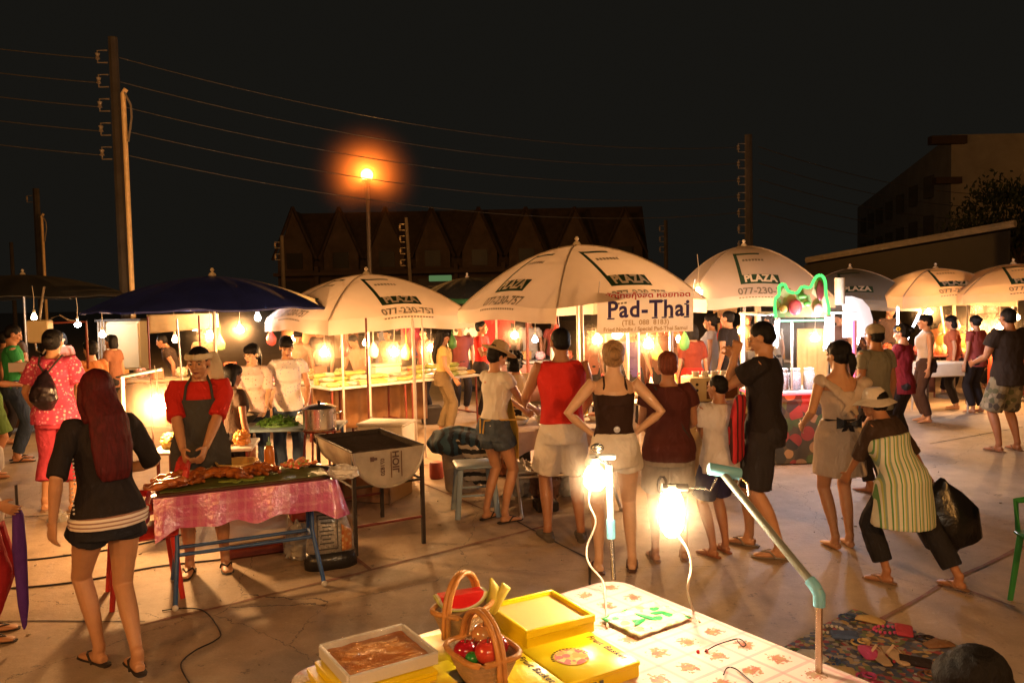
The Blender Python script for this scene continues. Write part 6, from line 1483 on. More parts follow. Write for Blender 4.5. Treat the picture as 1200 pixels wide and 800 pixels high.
for k in range(12):
    c = FN.p(.14 + (k % 5) * .085 + rnf.uniform(-.01, .01), -.2 + (k // 5) * .1, .87); kk = ['or', 'red', 'gr', 'pk'][k % 4]
    solo(B().ell(c, (.042, .042, .038)), 'fruit', FRU[kk], '%s fruit, %s in the %s row on the neon counter' % ({'or': 'orange', 'red': 'red', 'gr': 'green', 'pk': 'pink'}[kk], (ORD[:3] + ORD[14:])[k % 5], ['front', 'middle', 'back'][k // 5]), 'fruit', c, 'fruit on the neon counter', True)
c = FN.p(-.15, .1, .832); solo(B().lathe([(.08, 0), (.085, .14), (.10, .15), (.10, .17), (.002, .175)], c, 18), 'ice_bucket', whitep, 'white tub behind the juice jars', 'tub', c)
c = D(984, 357, 8.9); solo(B().lathe([(.04, 0), (.055, .01), (.055, .30), (.05, .30), (.05, .02), (.002, .02)], c, 12), 'cup_stack', mat('cup_paper', (.62, .52, .36), rough=.6), 'tall stack of paper cups standing on the neon stall roof', 'cups', c)
# ---- foam box stand and orange stall at right
c = V(D(1102, 350, 12.6).x, 12.6, 0); t = thing('fish_stand', 'pale foam box on a stand with spindly legs before the orange stall', 'stand', c)
put(B().box(c + V(0, 0, .68), (.78, .45, .22), (0, 0, .1), .015), 'box', foam, t)
for sx in (-1, 1):
    for sy in (-1, 1): put(B().cyl(c + V(sx * .32, sy * .18, .57), c + V(sx * .34, sy * .2, 0), .018), 'leg', steel, t)
F7 = Fr(V(D(1140, 350, 14.0).x, 14.0, 0), -4)
table('goods_table', 'red edged table heaped with orange wares at the right', F7, 1.9, .8, .80, rust, dark_steel)
q = sheet('table_skirt', 'orange red cloth hanging from the table of orange wares', 'cloth', lambda u, v: F7.p(.05 + .8 * u, -.42 + .02 * math.sin(u * 40), .1 + .68 * v), mat('orange_red_skirt', (.42, .06, .02), rough=.85, var=.3), 30, 4)
for k in range(28):
    c = F7.p(-.85 + (k % 10) * .185 + rnf.uniform(-.02, .02), -.22 + (k // 10) * .22, .80); col = rnf.choice([(.62, .2, .04), (.66, .36, .06), (.5, .08, .04), (.66, .45, .25), (.62, .14, .10)])
    r_ = rnf.uniform(.05, .085); h_ = rnf.uniform(.08, .2)
    solo(B().lathe([(r_ * .6, 0), (r_, h_ * .4), (r_ * .8, h_ * .8), (r_ * .45, h_), (r_ * .5, h_ * 1.1), (.002, h_ * 1.12)], c, 12), 'ware', mat('ware_%d' % int(col[0] * 100 + col[1] * 1000), col, rough=.5, bump=.4), '%s pot shaped ware, %s in the %s row on the orange stall' % ({(.62, .2, .04): 'orange', (.66, .36, .06): 'amber', (.5, .08, .04): 'red', (.66, .45, .25): 'tan', (.62, .14, .10): 'coral'}[col], (ORD[:5] + ORD[11:])[k % 10], ['front', 'middle', 'back'][k // 10]), 'ware', c, 'wares on the orange stall', True)
for k, (px, py, la) in enumerate(((1108, 402, 'left round amber lantern above the orange wares'), (1126, 402, 'right round amber lantern above the orange wares'))):
    c = D(px, py, 14.2); t = thing('lantern', la, 'lantern', c, 'amber lanterns'); put(B().lathe([(.05, .17), (.13, .12), (.165, 0), (.13, -.12), (.05, -.17)], c, 16, True), 'shade', mat('amber_paper', (.66, .34, .05), rough=.7, trans=.5), t, True); put(B().cyl(c + V(0, 0, .17), c + V(0, 0, .5), .004), 'cord', dark_steel, t)
# ------------------------------------------------------------------ photographer's table in front
HT = .75
def T(px, py, h=0.0): return G(px, py, HT + h)
A_ = V(.57, -.82, 0).normalized(); Bx = V(-.82, -.57, 0).normalized(); corner = V(.41, 3.30, 0)
yawT = math.degrees(math.atan2(A_.y, A_.x)) + 90     # local y runs against A_
fm_, nt, bb_ = new_mat('rose_check_oilcloth')
v_ = coords(nt, rot=(0, 0, R(-yawT)))
base = (.70, .54, .49)
def line(axis, per, w, src):
    sx_ = nt.nodes.new('ShaderNodeSeparateXYZ'); nt.links.new(v_, sx_.inputs[0]); dv = _n(nt, 'ShaderNodeMath', operation='DIVIDE'); nt.links.new(sx_.outputs[axis], dv.inputs[0]); dv.inputs[1].default_value = per
    fr_ = _n(nt, 'ShaderNodeMath', operation='FRACT'); nt.links.new(dv.outputs[0], fr_.inputs[0]); lt = _n(nt, 'ShaderNodeMath', operation='LESS_THAN'); nt.links.new(fr_.outputs[0], lt.inputs[0]); lt.inputs[1].default_value = w
    ml = _n(nt, 'ShaderNodeMath', operation='MULTIPLY'); nt.links.new(lt.outputs[0], ml.inputs[0]); ml.inputs[1].default_value = .6
    return mix_rgb(nt, ml.outputs[0], src, (.62, .26, .28))
o_ = line(0, .135, .10, base); o_ = line(1, .135, .10, o_); o_ = line(0, .1353, .30, mix_rgb(nt, .82, (.66, .46, .40), o_)) if False else o_
mp_ = _n(nt, 'ShaderNodeVectorMath', operation='DIVIDE'); nt.links.new(v_, mp_.inputs[0]); mp_.inputs[1].default_value = (.135, .135, 1)
fc_ = _n(nt, 'ShaderNodeVectorMath', operation='FRACTION'); nt.links.new(mp_.outputs[0], fc_.inputs[0])
sb_ = _n(nt, 'ShaderNodeVectorMath', operation='SUBTRACT'); nt.links.new(fc_.outputs[0], sb_.inputs[0]); sb_.inputs[1].default_value = (.55, .55, 0)
ml_ = _n(nt, 'ShaderNodeVectorMath', operation='MULTIPLY'); nt.links.new(sb_.outputs[0], ml_.inputs[0]); ml_.inputs[1].default_value = (1, 1, 0)
ln_ = _n(nt, 'ShaderNodeVectorMath', operation='LENGTH'); nt.links.new(ml_.outputs[0], ln_.inputs[0])
ad_ = _n(nt, 'ShaderNodeMath', operation='MULTIPLY_ADD'); nt.links.new(noise_out(nt, v_, 60, 3), ad_.inputs[0]); ad_.inputs[1].default_value = .9; nt.links.new(ln_.outputs['Value'], ad_.inputs[2])
l2 = _n(nt, 'ShaderNodeMath', operation='LESS_THAN'); nt.links.new(ad_.outputs[0], l2.inputs[0]); l2.inputs[1].default_value = .66
o_ = mix_rgb(nt, l2.outputs[0], o_, mix_rgb(nt, ramp(nt, noise_out(nt, v_, 45), .45, .55), (.40, .12, .09), (.34, .22, .10)))
nt.links.new(o_, bb_.inputs['Base Color']); bb_.inputs['Roughness'].default_value = .3
bn_ = _n(nt, 'ShaderNodeBump', Strength=.3, Distance=.01); nt.links.new(noise_out(nt, v_, 8), bn_.inputs['Height']); nt.links.new(bn_.outputs[0], bb_.inputs['Normal'])
W2, L2 = 1.42, 2.2
ctr = corner + A_ * (L2 / 2) + Bx * (W2 / 2); FT = Fr((ctr.x, ctr.y, 0), yawT)
def FTp(a, b_, z): return corner + A_ * a + Bx * b_ + V(0, 0, z)
t = thing('market_table', 'large table in front with a rose checked oilcloth, goods on it', 'table', (ctr.x, ctr.y, 0))
put(B().box(FT.p(0, 0, HT - .03), (W2 - .03, L2 - .03, .03), FT.r, .01), 'tabletop', wood, t)
for a in (.08, L2 - .08):
    for b2 in (.08, W2 - .08): put(B().cyl(FTp(a, b2, HT - .045), FTp(a, b2, 0), .02), 'leg', steel, t)
q = B(); rc = .10; per = []
for cx_, cy_, a0 in ((rc, rc, 180), (L2 - rc, rc, 270), (L2 - rc, W2 - rc, 0), (rc, W2 - rc, 90)):
    for k in range(7): a = R(a0 + 15 * k); per.append((cx_ + rc * math.cos(a), cy_ + rc * math.sin(a), math.cos(a), math.sin(a)))
fine = []
for i, p in enumerate(per):
    p2 = per[(i + 1) % len(per)]; n_ = max(1, int(math.hypot(p2[0] - p[0], p2[1] - p[1]) / .05))
    for k in range(n_): s_ = k / n_; fine.append(tuple(p[j] + (p2[j] - p[j]) * s_ for j in range(4)))
rings = []
N_ = len(fine)
for lvl, (off, dz) in enumerate(((-.5, 0.0), (-.012, 0), (.0, -.004), (.006, -.02), (.012, -.14), (.02, -.30))):
    for i, (x, y, nx, ny) in enumerate(fine):
        wv = .014 * math.sin(i * .55 + 2 * math.sin(i * .1)) * max(0, -dz) / .3
        if lvl == 0: xx, yy = L2 / 2 + (x - L2 / 2) * .5, W2 / 2 + (y - W2 / 2) * .5
        else: xx, yy = x + nx * (off + wv), y + ny * (off + wv)
        rings.append(FTp(xx, yy, HT + dz + (.003 * noise.noise(V(xx * 4, yy * 4, 0)) if lvl < 2 else 0)))
fs = [(l * N_ + i, l * N_ + (i + 1) % N_, (l + 1) * N_ + (i + 1) % N_, (l + 1) * N_ + i) for l in range(5) for i in range(N_)]; fs.append(tuple(range(N_ - 1, -1, -1)))
q.add(rings, fs); solo(q, 'tablecloth', fm_, 'cream oilcloth with pink checks and roses on the large front table', 'tablecloth', FTp(L2 / 2, W2 / 2, HT), None, True)

YEL = mat('yellow_card', (.82, .62, .008), rough=.35, var=.08, vs=5, bump=.05, spec=.5)
INK = mat('brown_ink', (.10, .05, .02), rough=.6, bump=0); BLI = mat('slate_ink', (.12, .14, .16), rough=.6, bump=0)
def gift_box(c, yaw, w, d, h, label, z, lettering=True, open_=False, picture=False, marks=True):
    fr = Fr((c.x, c.y, HT + z), yaw); t = thing('gift_box', label, 'box', fr.o, 'yellow fruit basket boxes')
    put(B().box(fr.p(0, 0, h * .5 - .001), (w - .006, d - .006, h - .002), fr.r, .002), 'base', YEL, t)
    if open_:
        rim = B(); rr = .012
        for (x, y, a, b2) in ((0, -d / 2 + rr / 2, w, rr), (0, d / 2 - rr / 2, w, rr), (-w / 2 + rr / 2, 0, rr, d - 2 * rr), (w / 2 - rr / 2, 0, rr, d - 2 * rr)): rim.box(fr.p(x, y, h + .009), (a, b2, .026), fr.r, .002)
        put(rim, 'raised_rim', YEL, t); put(B().box(fr.p(0, 0, h + .003), (w - 2 * rr, d - 2 * rr, .006), fr.r), 'inner_card', mat('tan_card', (.74, .47, .15), rough=.5, var=.06, bump=.05), t)
        return fr
    put(B().box(fr.p(0, 0, h - .006), (w, d, .016), fr.r, .003), 'lid', YEL, t); zt = h + .0035
    if lettering: put(mapped(text_mesh('Fruit Basket', .034, .0008, shear=.2, space=1.15), lambda x, yv: fr.p(w / 2 - .028 + yv, -x, zt)), 'lettering', INK, t, False)
    if picture:
        q = B().lathe([(.002, 0), (.055, 0), (.05, -.002)], fr.p(-.03, .0, zt + .001), 20); put(q, 'printed_picture', blotches('basket_picture', (.62, .42, .10), [(.55, .12, .10), (.60, .3, .06), (.62, .5, .2), (.5, .08, .06)], 45, thr=.6, bump=0), t, False)
        q = B()
        for k in range(16):
            a = k * .2; q.ell(fr.p(-.03 + .062 * math.cos(a), .062 * math.sin(a), zt), (.005, .003, .0008), None, 6, 4)
        put(q, 'printed_handle', INK, t, False)
    if marks:
        for k in range(4):
            put(B().box(fr.p(-w / 2 + .04 + k * .026, -d / 2 - .0012, h * .45), (.014, .002, .018), fr.r), 'side_symbol', BLI, t)
    return fr
def P3(px, py, h): return T(px, py, h)
# lower layer
gift_box(P3(632, 735, .045), 28, .27, .28, .045, 'yellow box under the open lid box at the back', 0, True)
gift_box(P3(633, 724, .075), 29, .27, .28, .038, 'yellow box with a raised rim and bare tan panel on top', .048, open_=True)
gift_box(P3(679, 768, .05), 31, .27, .27, .05, 'yellow box at the right showing the printed basket and brown lettering', 0, True, picture=True)
gift_box(P3(535, 760, .045), 24, .28, .27, .045, 'yellow box under the watermelon basket', 0, False)
gift_box(P3(592, 795, .05), 30, .27, .27, .05, 'yellow box beneath the apple basket with lettering showing in front', 0, True)
gift_box(P3(423, 800, .03), 34, .30, .27, .03, 'lowest yellow box under the brown sugar tray', 0, False, marks=False)
gift_box(P3(430, 790, .06), 30, .29, .27, .03, 'middle yellow box under the brown sugar tray', .033, False, marks=False)
gift_box(P3(440, 782, .09), 33, .28, .27, .03, 'topmost yellow box under the brown sugar tray', .066, False, marks=False)
gift_box(P3(497, 806, .05), 30, .28, .26, .05, 'pale yellow box at the bottom between the tray and the apple basket', 0, False)
# sugar tray
c = P3(443, 769, .11); fr = Fr((c.x, c.y, HT + .100), 32); t = thing('sweet_tray', 'white tray of brown cane sugar blocks wrapped in film', 'tray', fr.o)
q = B(); wt, dt = .275, .25
for (x, y, a, b2) in ((0, -dt / 2, wt, .012), (0, dt / 2, wt, .012), (-wt / 2, 0, .012, dt - .012), (wt / 2, 0, .012, dt - .012)): q.box(fr.p(x, y, .019), (a, b2, .036), fr.r, .002)
put(q, 'tray_rim', whitep, t); put(B().box(fr.p(0, 0, .004), (wt, dt, .008), fr.r), 'tray_base', whitep, t)
q = B().grid(lambda u, v: fr.p((u - .5) * (wt - .02), (v - .5) * (dt - .02), .020 + .010 * math.sin(u * 3.14) * math.sin(v * 3.14) + .004 * noise.noise(V(u * 7, v * 7, 2))), 30, 24); put(q, 'brown_sugar', mat('brown_sugar', (.58, .20, .035), rough=.25, var=.5, vs=9, col2=(.34, .09, .015), bump=.3, bs=90), t, True)
q = B().grid(lambda u, v: fr.p((u - .5) * (wt + .004), (v - .5) * (dt + .004), .038 + .004 * noise.noise(V(u * 6, v * 14, 2)) + .003 * noise.noise(V(u * 30, v * 9, 5))), 60, 50); put(q, 'cling_film', mat('cling_film', (.12, .10, .08), rough=.06, alpha=.14, bump=.9, bs=24, spec=1.0), t, True)
# baskets
def fruit_basket(c, r, h, hh, yaw, label):
    wk = mat('wicker', (.70, .44, .22), rough=.6, var=.35, vs=30, bump=1, bs=120, stretch=(1, 1, 5)); rimm = mat('basket_cane', (.60, .27, .07), rough=.4, var=.3, vs=30, bump=.4)
    fr = Fr(c, yaw); t = thing('fruit_basket', label, 'basket', c)
    def sq(u, rr, z):
        a = u * 2 * math.pi; k = (abs(math.cos(a)) ** 4 + abs(math.sin(a)) ** 4) ** -.25; return fr.p(rr * k * math.cos(a) * 1.05, rr * k * math.sin(a) * .85, z)
    prof = [(.002, .004), (r * .50, .002), (r * .62, h * .2), (r * .82, h * .7), (r * .95, h), (r * .88, h), (r * .75, h * .65), (r * .5, h * .3), (.002, h * .3)]
    q = B().grid(lambda u, v: sq(u, *[prof[min(int(v * 8.001), 7)][k] + (prof[min(int(v * 8.001), 7) + 1][k] - prof[min(int(v * 8.001), 7)][k]) * (v * 8 - min(int(v * 8.001), 7)) for k in (0, 1)]), 40, 16); put(q, 'woven_body', wk, t, True)
    put(B().tube([sq(k / 36, r * .93, h) for k in range(36)], .009, n=8, close=True), 'rim', rimm, t, True)
    for o_ in (-.5, .5):
        put(B().tube([fr.p((r * .9 + .012) * math.cos(a) * 1.02, o_ * .016, h * .35 + (hh - h * .35) * max(0, math.sin(a)) ** .75) for a in [math.pi * k / 22 for k in range(23)]], .0085, n=8), 'handle', rimm, t, True)
    return fr
c1 = P3(543, 748, .05); fr = fruit_basket(V(c1.x, c1.y, HT + .047), .100, .115, .225, 62, 'small wicker basket with a watermelon slice and banana')
wp = fr.p(0, 0, .10); X_ = V(.93, .36, 0)
t = thing('watermelon_slice', 'red half moon watermelon slice standing in the rear basket', 'watermelon', wp)
def half(rad, off, th, up=0.0):
    q = B(); o2 = [(rad * math.cos(math.pi + math.pi * k / 20), rad * .62 * math.sin(math.pi + math.pi * k / 20)) for k in range(21)]; q.prism(o2, lambda u, v, d: wp + V(0, 0, .052 + up) + X_ * u + V(0, 0, v) + V(.36, -.93, 0) * (off - d), th); return q
put(half(.090, 0, .04), 'rind', mat('melon_rind', (.50, .55, .16), rough=.4), t); put(half(.083, .0022, .0444, .0015), 'white_rind', mat('melon_white', (.72, .68, .5), rough=.4), t); put(half(.075, .0044, .0488, .003), 'flesh', mat('melon_flesh', (.66, .018, .018), rough=.35, var=.1), t)
bn0 = fr.p(.05, -.03, .10); yl = mat('banana', (.66, .56, .10), rough=.45)
for k, (dx, la) in enumerate(((0, 'yellow banana standing at the right of the watermelon slice'), (.02, 'second banana leaning outermost behind the watermelon slice'))):
    b0 = wp + X_ * (.088 + dx) + V(0, .02, -.03); solo(B().tube([b0, b0 + V(.018, 0, .05), b0 + V(.024 + dx, 0, .085), b0 + V(.014 + dx, 0, .115 - dx)], [.013, .021, .018, .006], n=10, round_cap=True), 'banana', yl, la, 'banana', b0, 'bananas in the rear basket', True)
c2 = P3(566, 800, .05); fr = fruit_basket(V(c2.x, c2.y, HT + .055), .110, .10, .21, -58, 'wicker basket of polished toy fruit in front')
def fruit(x, y, z, r, m, label, stem=True):
    c = fr.p(x, y, z); t = thing('apple', label, 'fruit', c, 'fruit in the front basket')
    q = B().ell(c, (r, r, r * .93), None, 22, 16)
    for i, p in enumerate(q.v):
        d = p - c; k = math.hypot(d.x, d.y) / r
        if k < .4 and d.z > 0: q.v[i] = p - V(0, 0, (.4 - k) * r * .7)
    put(q, 'skin', m, t, True)
    if stem: put(B().tube([c + V(0, 0, r * .65), c + V(.003, 0, r * 1.15)], .0022, n=6), 'stem', wood, t)
def lac(n, c_, c2=None): return mat(n, c_, rough=.14, var=.35, vs=12, bump=0, col2=c2, coat=.8)
fr.o = fr.o + V(0, 0, 0)
fruit(-.005, -.055, .105, .034, lac('apple_crimson', (.42, .012, .02)), 'crimson fruit at the left of the front basket')
fruit(.02, .04, .105, .034, lac('apple_dark', (.30, .012, .012)), 'dark red apple at the right of the front basket')
fruit(.052, -.012, .112, .038, lac('apple_red', (.50, .02, .02), (.52, .07, .03)), 'red and yellow apple at the front of the front basket')
fruit(-.045, .03, .118, .036, lac('peach', (.62, .20, .06), (.62, .34, .10)), 'orange peach at the back of the front basket')
fruit(.035, -.055, .098, .020, lac('lime', (.03, .25, .04)), 'small green lime between the apples', False)
fruit(-.03, -.01, .09, .03, lac('apple_crimson', (0, 0, 0)), 'crimson fruit half hidden under the peach')
# bag with green print, cords, flowers
c = T(757, 728); q = B().grid(lambda u, v: c + A_ * ((u - .5) * -.20) * -1 + Bx * ((v - .5) * .26) + V(0, 0, .010 + .006 * noise.noise(V(u * 7, v * 7, 0))), 22, 22, .006)
gp = blotches('green_printed_film', (.56, .54, .40), [(.05, .36, .10), (.56, .54, .40), (.62, .60, .48), (.56, .54, .40), (.36, .48, .2)], 26, rough=.2, thr=.5, bump=.8)
solo(q, 'plastic_packet', gp, 'flat clear packet with a green dragonfly like print on the oilcloth', 'packet', c, None, True)
for k, (a, b2, r1, r2, an) in enumerate(((.02, .05, .035, .012, .3), (.0, -.06, .03, .012, -.4), (.0, .0, .012, .05, .2))):
    p = c + A_ * a + Bx * b2 + V(0, 0, .019); solo(B().ell(p, (r1, r2, .004), (0, 0, an + .6)), 'green_leaf_print', mat('bright_green', (.02, .30, .08), rough=.4), ['left', 'right', 'centre'][k] + ' bright green patch lying on the printed packet', 'ornament', p, 'green patches on the packet', True)
def cord(pix, r, m, label, name='cord', h=.008, cat='cord', group=None, pts=None):
    P_ = pts or [T(x, y, h) for x, y in pix]; f = []
    for i in range(len(P_) - 1):
        p0, p1, p2, p3 = P_[max(i - 1, 0)], P_[i], P_[i + 1], P_[min(i + 2, len(P_) - 1)]
        for k in range(6): s_ = k / 6; f.append(.5 * ((2 * p1) + (p2 - p0) * s_ + (2 * p0 - 5 * p1 + 4 * p2 - p3) * s_ * s_ + (3 * p1 - p0 - 3 * p2 + p3) * s_ ** 3))
    return solo(B().tube(f + [P_[-1]], r, n=6), name, m, label, cat, P_[0], group, True)
blk = mat('black_cord', (.015, .012, .012), rough=.5, bump=0)
cord([(826, 763), (838, 756), (852, 751), (866, 748), (874, 754), (870, 757), (864, 750)], .0022, blk, 'thin black cord with a loop on the oilcloth')
cord([(848, 790), (852, 782), (862, 783), (876, 794), (890, 806)], .0022, blk, 'second black cord near the front edge of the oilcloth')
for px, py, la in ((818, 763, 'tiny red bead left of the black cord'), (828, 762, 'tiny red bead at the end of the black cord')): p = T(px, py, .005); solo(B().ell(p, .006), 'bead', mat('red_bead', (.5, .02, .03), rough=.3), la, 'bead', p, 'red beads on the oilcloth', True)
rnx = random.Random(2)
for k in range(7):
    p = T(350 + rnx.uniform(-8, 14), 795 + rnx.uniform(-6, 14), .02 + rnx.uniform(0, .02)); q = B()
    for j in range(6): q.ell(p + V(.012 * math.cos(j), .012 * math.sin(j), 0), (.010, .010, .006), None, 8, 5)
    solo(q, 'cloth_flower', mat('flower_pink' if k % 2 else 'flower_white', (.6, .12, .25) if k % 2 else (.66, .6, .56), rough=.7), '%s cloth flower in the bottom left bunch, %s' % ('pink' if k % 2 else 'white', ['innermost', 'outer left', 'lowest', 'upper right', 'upper left', 'topmost', 'rightmost'][k]), 'flower', p, 'cloth flowers at the bottom left', True)

# ------------------------------------------------------------------ the two lamp stands on the front table
def big_bulb(t, p, hh, r, power, nm='bulb_spiral'):
    q = B().lathe([(.004, -hh), (r * .55, -hh * .92), (r, -hh * .55), (r, hh * .45), (r * .7, hh * .8), (r * .45, hh)], p, 20); put(q, nm, emit('bulb_glass_big', (1, .85, .58), 400, .9), t, True)
    lamp_in('lamp_light', t, p, power, FRONT, r * .8)
pvc = mat('pvc_pipe', (.52, .60, .62), rough=.35, var=.1); bluej = mat('blue_pvc_joint', (.16, .42, .56), rough=.35, var=.1)
p0 = FTp(.03, .03, HT + .004); top = D(714, 545, 3.3); jt = D(716, 622, 3.3)
t = thing('table_lamp_stand', 'upright pipe stand with a glaring bulb clamped on at the table corner', 'lamp', p0)
put(B().tube([p0, jt], .011, n=12), 'lower_pipe', mat('chrome_pipe', (.6, .5, .42), rough=.2, metal=.9, bump=0), t); put(B().tube([jt - V(0, 0, .03), jt + V(0, 0, .05)], .019, n=14), 'joint', bluej, t); put(B().tube([jt, top], .014, n=12), 'upper_pipe', pvc, t)
bp = D(697, 560, 3.25); put(B().tube([top, D(708, 540, 3.28), D(698, 537, 3.25)], .010, n=8), 'clamp_arm', alu, t); put(B().box(D(706, 535, 3.27), (.11, .03, .022), bev=.006), 'clamp', pvc, t)
put(B().cyl(bp + V(0, 0, .05), bp + V(0, 0, .085), .019), 'socket', whitep, t); put(B().ell(D(700, 525, 3.26), (.028, .012, .022)), 'clamp_grip', alu, t)
big_bulb(t, bp, .052, .042, 17)
wf = mat('white_flex', (0, 0, 0))
cord(None, .0045, wf, 'white flex hanging in a curve from the corner lamp stand', 'flex', cat='cable', pts=[bp + V(-.02, -.0, -.045), D(690, 590, 3.25), D(698, 612, 3.25), D(688, 640, 3.25), D(690, 660, 3.2), D(706, 680, 3.15), T(709, 700, .006), T(712, 735, .006)])
p0 = V(*T(958, 787, 0)); el = D(960, 693, p0.y); tp = D(846, 553, 2.78)
t = thing('bent_lamp_stand', 'bent pipe stand with a blue tee leaning over the table edge', 'lamp', p0)
put(B().tube([V(p0.x, p0.y, 0), el], .011, n=12), 'lower_pipe', mat('chrome_pipe', (0, 0, 0)), t); d_ = (tp - el).normalized()
put(B().tube([el - V(0, 0, .045), el - V(0, 0, .01), el + d_ * .02, el + d_ * .045], [.0185, .019, .019, .0185], n=14), 'elbow', bluej, t); put(B().tube([el, tp], .0135, n=12), 'slanted_pipe', mat('grey_pipe', (.20, .22, .20), rough=.3, var=.2, metal=.2), t)
ax_ = (D(869, 556, 2.78) - D(830, 549, 2.78)).normalized(); tc = D(849, 552, 2.78)
put(B().tube([tc - ax_ * .058, tc - ax_ * .054, tc + ax_ * .054, tc + ax_ * .058], [.019, .0215, .0215, .019], n=16), 'tee', bluej, t)
b2p = D(787, 600, 2.76)
put(B().tube([tc + V(-.03, -.01, -.02), D(832, 575, 2.77), D(826, 572, 2.77), D(800, 570, 2.76), D(780, 566, 2.76)], .0045, n=8), 'wire_arm', alu, t)
put(B().tube([D(776 + 5 * math.cos(a), 568 + 10 * math.sin(a), 2.76) for a in [k * .63 for k in range(10)]], .005, n=6, close=True), 'clamp_ring', dark_steel, t)
put(B().tube([D(776, 570, 2.76), D(806, 571, 2.76)], .013, n=10), 'clamp_handle', dark_steel, t)
put(B().tube([tc + V(.02, -.01, -.02), D(862, 572, 2.76), D(868, 560, 2.76), D(876, 566, 2.76), D(878, 580, 2.76)], .005, n=6), 'wire_knot', alu, t)
put(B().cyl(b2p + V(0, 0, .075), b2p + V(0, 0, .10), .018), 'socket', whitep, t)
big_bulb(t, b2p, .09, .040, 24)
cord(None, .0045, wf, 'white flex hanging from the bulb of the bent lamp stand', 'flex', cat='cable', pts=[b2p + V(.02, 0, -.08), D(806, 645, 2.74), D(810, 665, 2.72), D(806, 690, 2.7), T(812, 714, .006), T(820, 728, .006)])
# ------------------------------------------------------------------ cables on the ground
def gc(pix, label, r=.007): cord(None, r, blk, label, 'ground_cable', cat='cable', group='cables on the concrete', pts=[G(x, y, .008) for x, y in pix])
gc([(-10, 657), (40, 655), (95, 648), (150, 640), (230, 622)], 'upper black cable running left across the concrete')
gc([(-10, 690), (50, 686), (110, 678), (180, 664), (260, 655)], 'lower black cable running left across the concrete')
gc([(190, 715), (215, 712), (240, 716), (258, 740), (252, 750), (228, 762), (212, 778), (222, 800)], 'thin cable curling towards the bottom of the photo', .004)
# ------------------------------------------------------------------ purple umbrella, carrier bag, black bag
a, b_ = D(20, 592, 4.6), D(29, 737, 4.5); t = thing('folded_umbrella', 'folded purple umbrella held at the left edge', 'umbrella', a)
q = B().tube([a, a.lerp(b_, .08), a.lerp(b_, .35), a.lerp(b_, .8), a.lerp(b_, .97), b_], [.012, .03, .036, .026, .012, .004], n=14); sway(q, .006, 20); put(q, 'canopy', cloth('purple_nylon', (.09, .03, .24)), t, True); put(B().tube([a + V(0, 0, .12), a], .008), 'handle', dark_steel, t)
c = D(68, 612, 7.15); crumpled('carrier_bag', tuple(c), (.085, .06, .13), mat('clear_bag', (0, 0, 0)), 'clear carrier bag of food held by the pink dressed woman', 'bag', 3)
q = B().tube([c + V(-.02, 0, .12), c + V(.0, 0, .3), c + V(.05, .0, .46)], [(.025, .01), (.008, .004), (.006, .004)], n=8); solo(q, 'bag_handle', plast, 'twisted handle of the clear carrier bag', 'handle', c + V(0, 0, .3))
c = D(1108, 605, 5.25); q = B().tube([c + V(-.04, 0, .20), c + V(-.02, 0, .12), c + V(0, 0, 0), c + V(.03, 0, -.14), c + V(.05, 0, -.20)], [(.06, .04), (.16, .10), (.22, .14), (.18, .12), (.07, .05)], ref=(1, 0, 0), n=34, round_cap=True); sway(q, .06, 5); sway(q, .02, 13)
solo(q, 'rubbish_bag', mat('black_polythene', (.012, .011, .012), rough=.28, var=.4, bump=.8, bs=14), 'big black plastic bag carried by the bending vendor', 'bag', c, None, True)
# white paper
c = D(22, 430, 7.7); solo(B().box(c, (.17, .012, .10), (.5, 0, .5)), 'paper_sheet', whitep, 'white paper in the hands of the green shirted man', 'paper', c)
c = D(884, 415, 6.55)
# ------------------------------------------------------------------ mat of accessories at right
m0, m1, m2 = G(1000, 716), G(905, 768), G(1120, 758); ux = m2 - m0; uy = m1 - m0
t = None
q = B().grid(lambda u, v: m0 + ux * (u * 1.25) + uy * (v * 2.2) + V(0, 0, .010 + .006 * noise.noise(V(u * 9, v * 9, 0))), 50, 50, .006)
solo(q, 'ground_mat', blotches('patterned_mat', (.10, .07, .07), [(.05, .07, .13), (.28, .05, .06), (.12, .15, .07), (.36, .24, .10), (.06, .05, .05), (.3, .26, .22), (.09, .10, .16)], 34, thr=.75, bump=.6), 'patterned mat spread on the concrete at bottom right', 'mat', m0)
rm = random.Random(21); kinds = 0
cols = [((.06, .09, .18), 'blue'), ((.42, .05, .08), 'red'), ((.10, .16, .06), 'green'), ((.5, .34, .14), 'tan'), ((.03, .02, .02), 'black'), ((.5, .46, .4), 'white'), ((.55, .08, .22), 'pink'), ((.20, .10, .05), 'brown')]
def matp(u, v): return m0 + ux * u * 1.25 + uy * v * 2.2 + V(0, 0, .018)
rows = ['back', 'second', 'third', 'fourth', 'front']
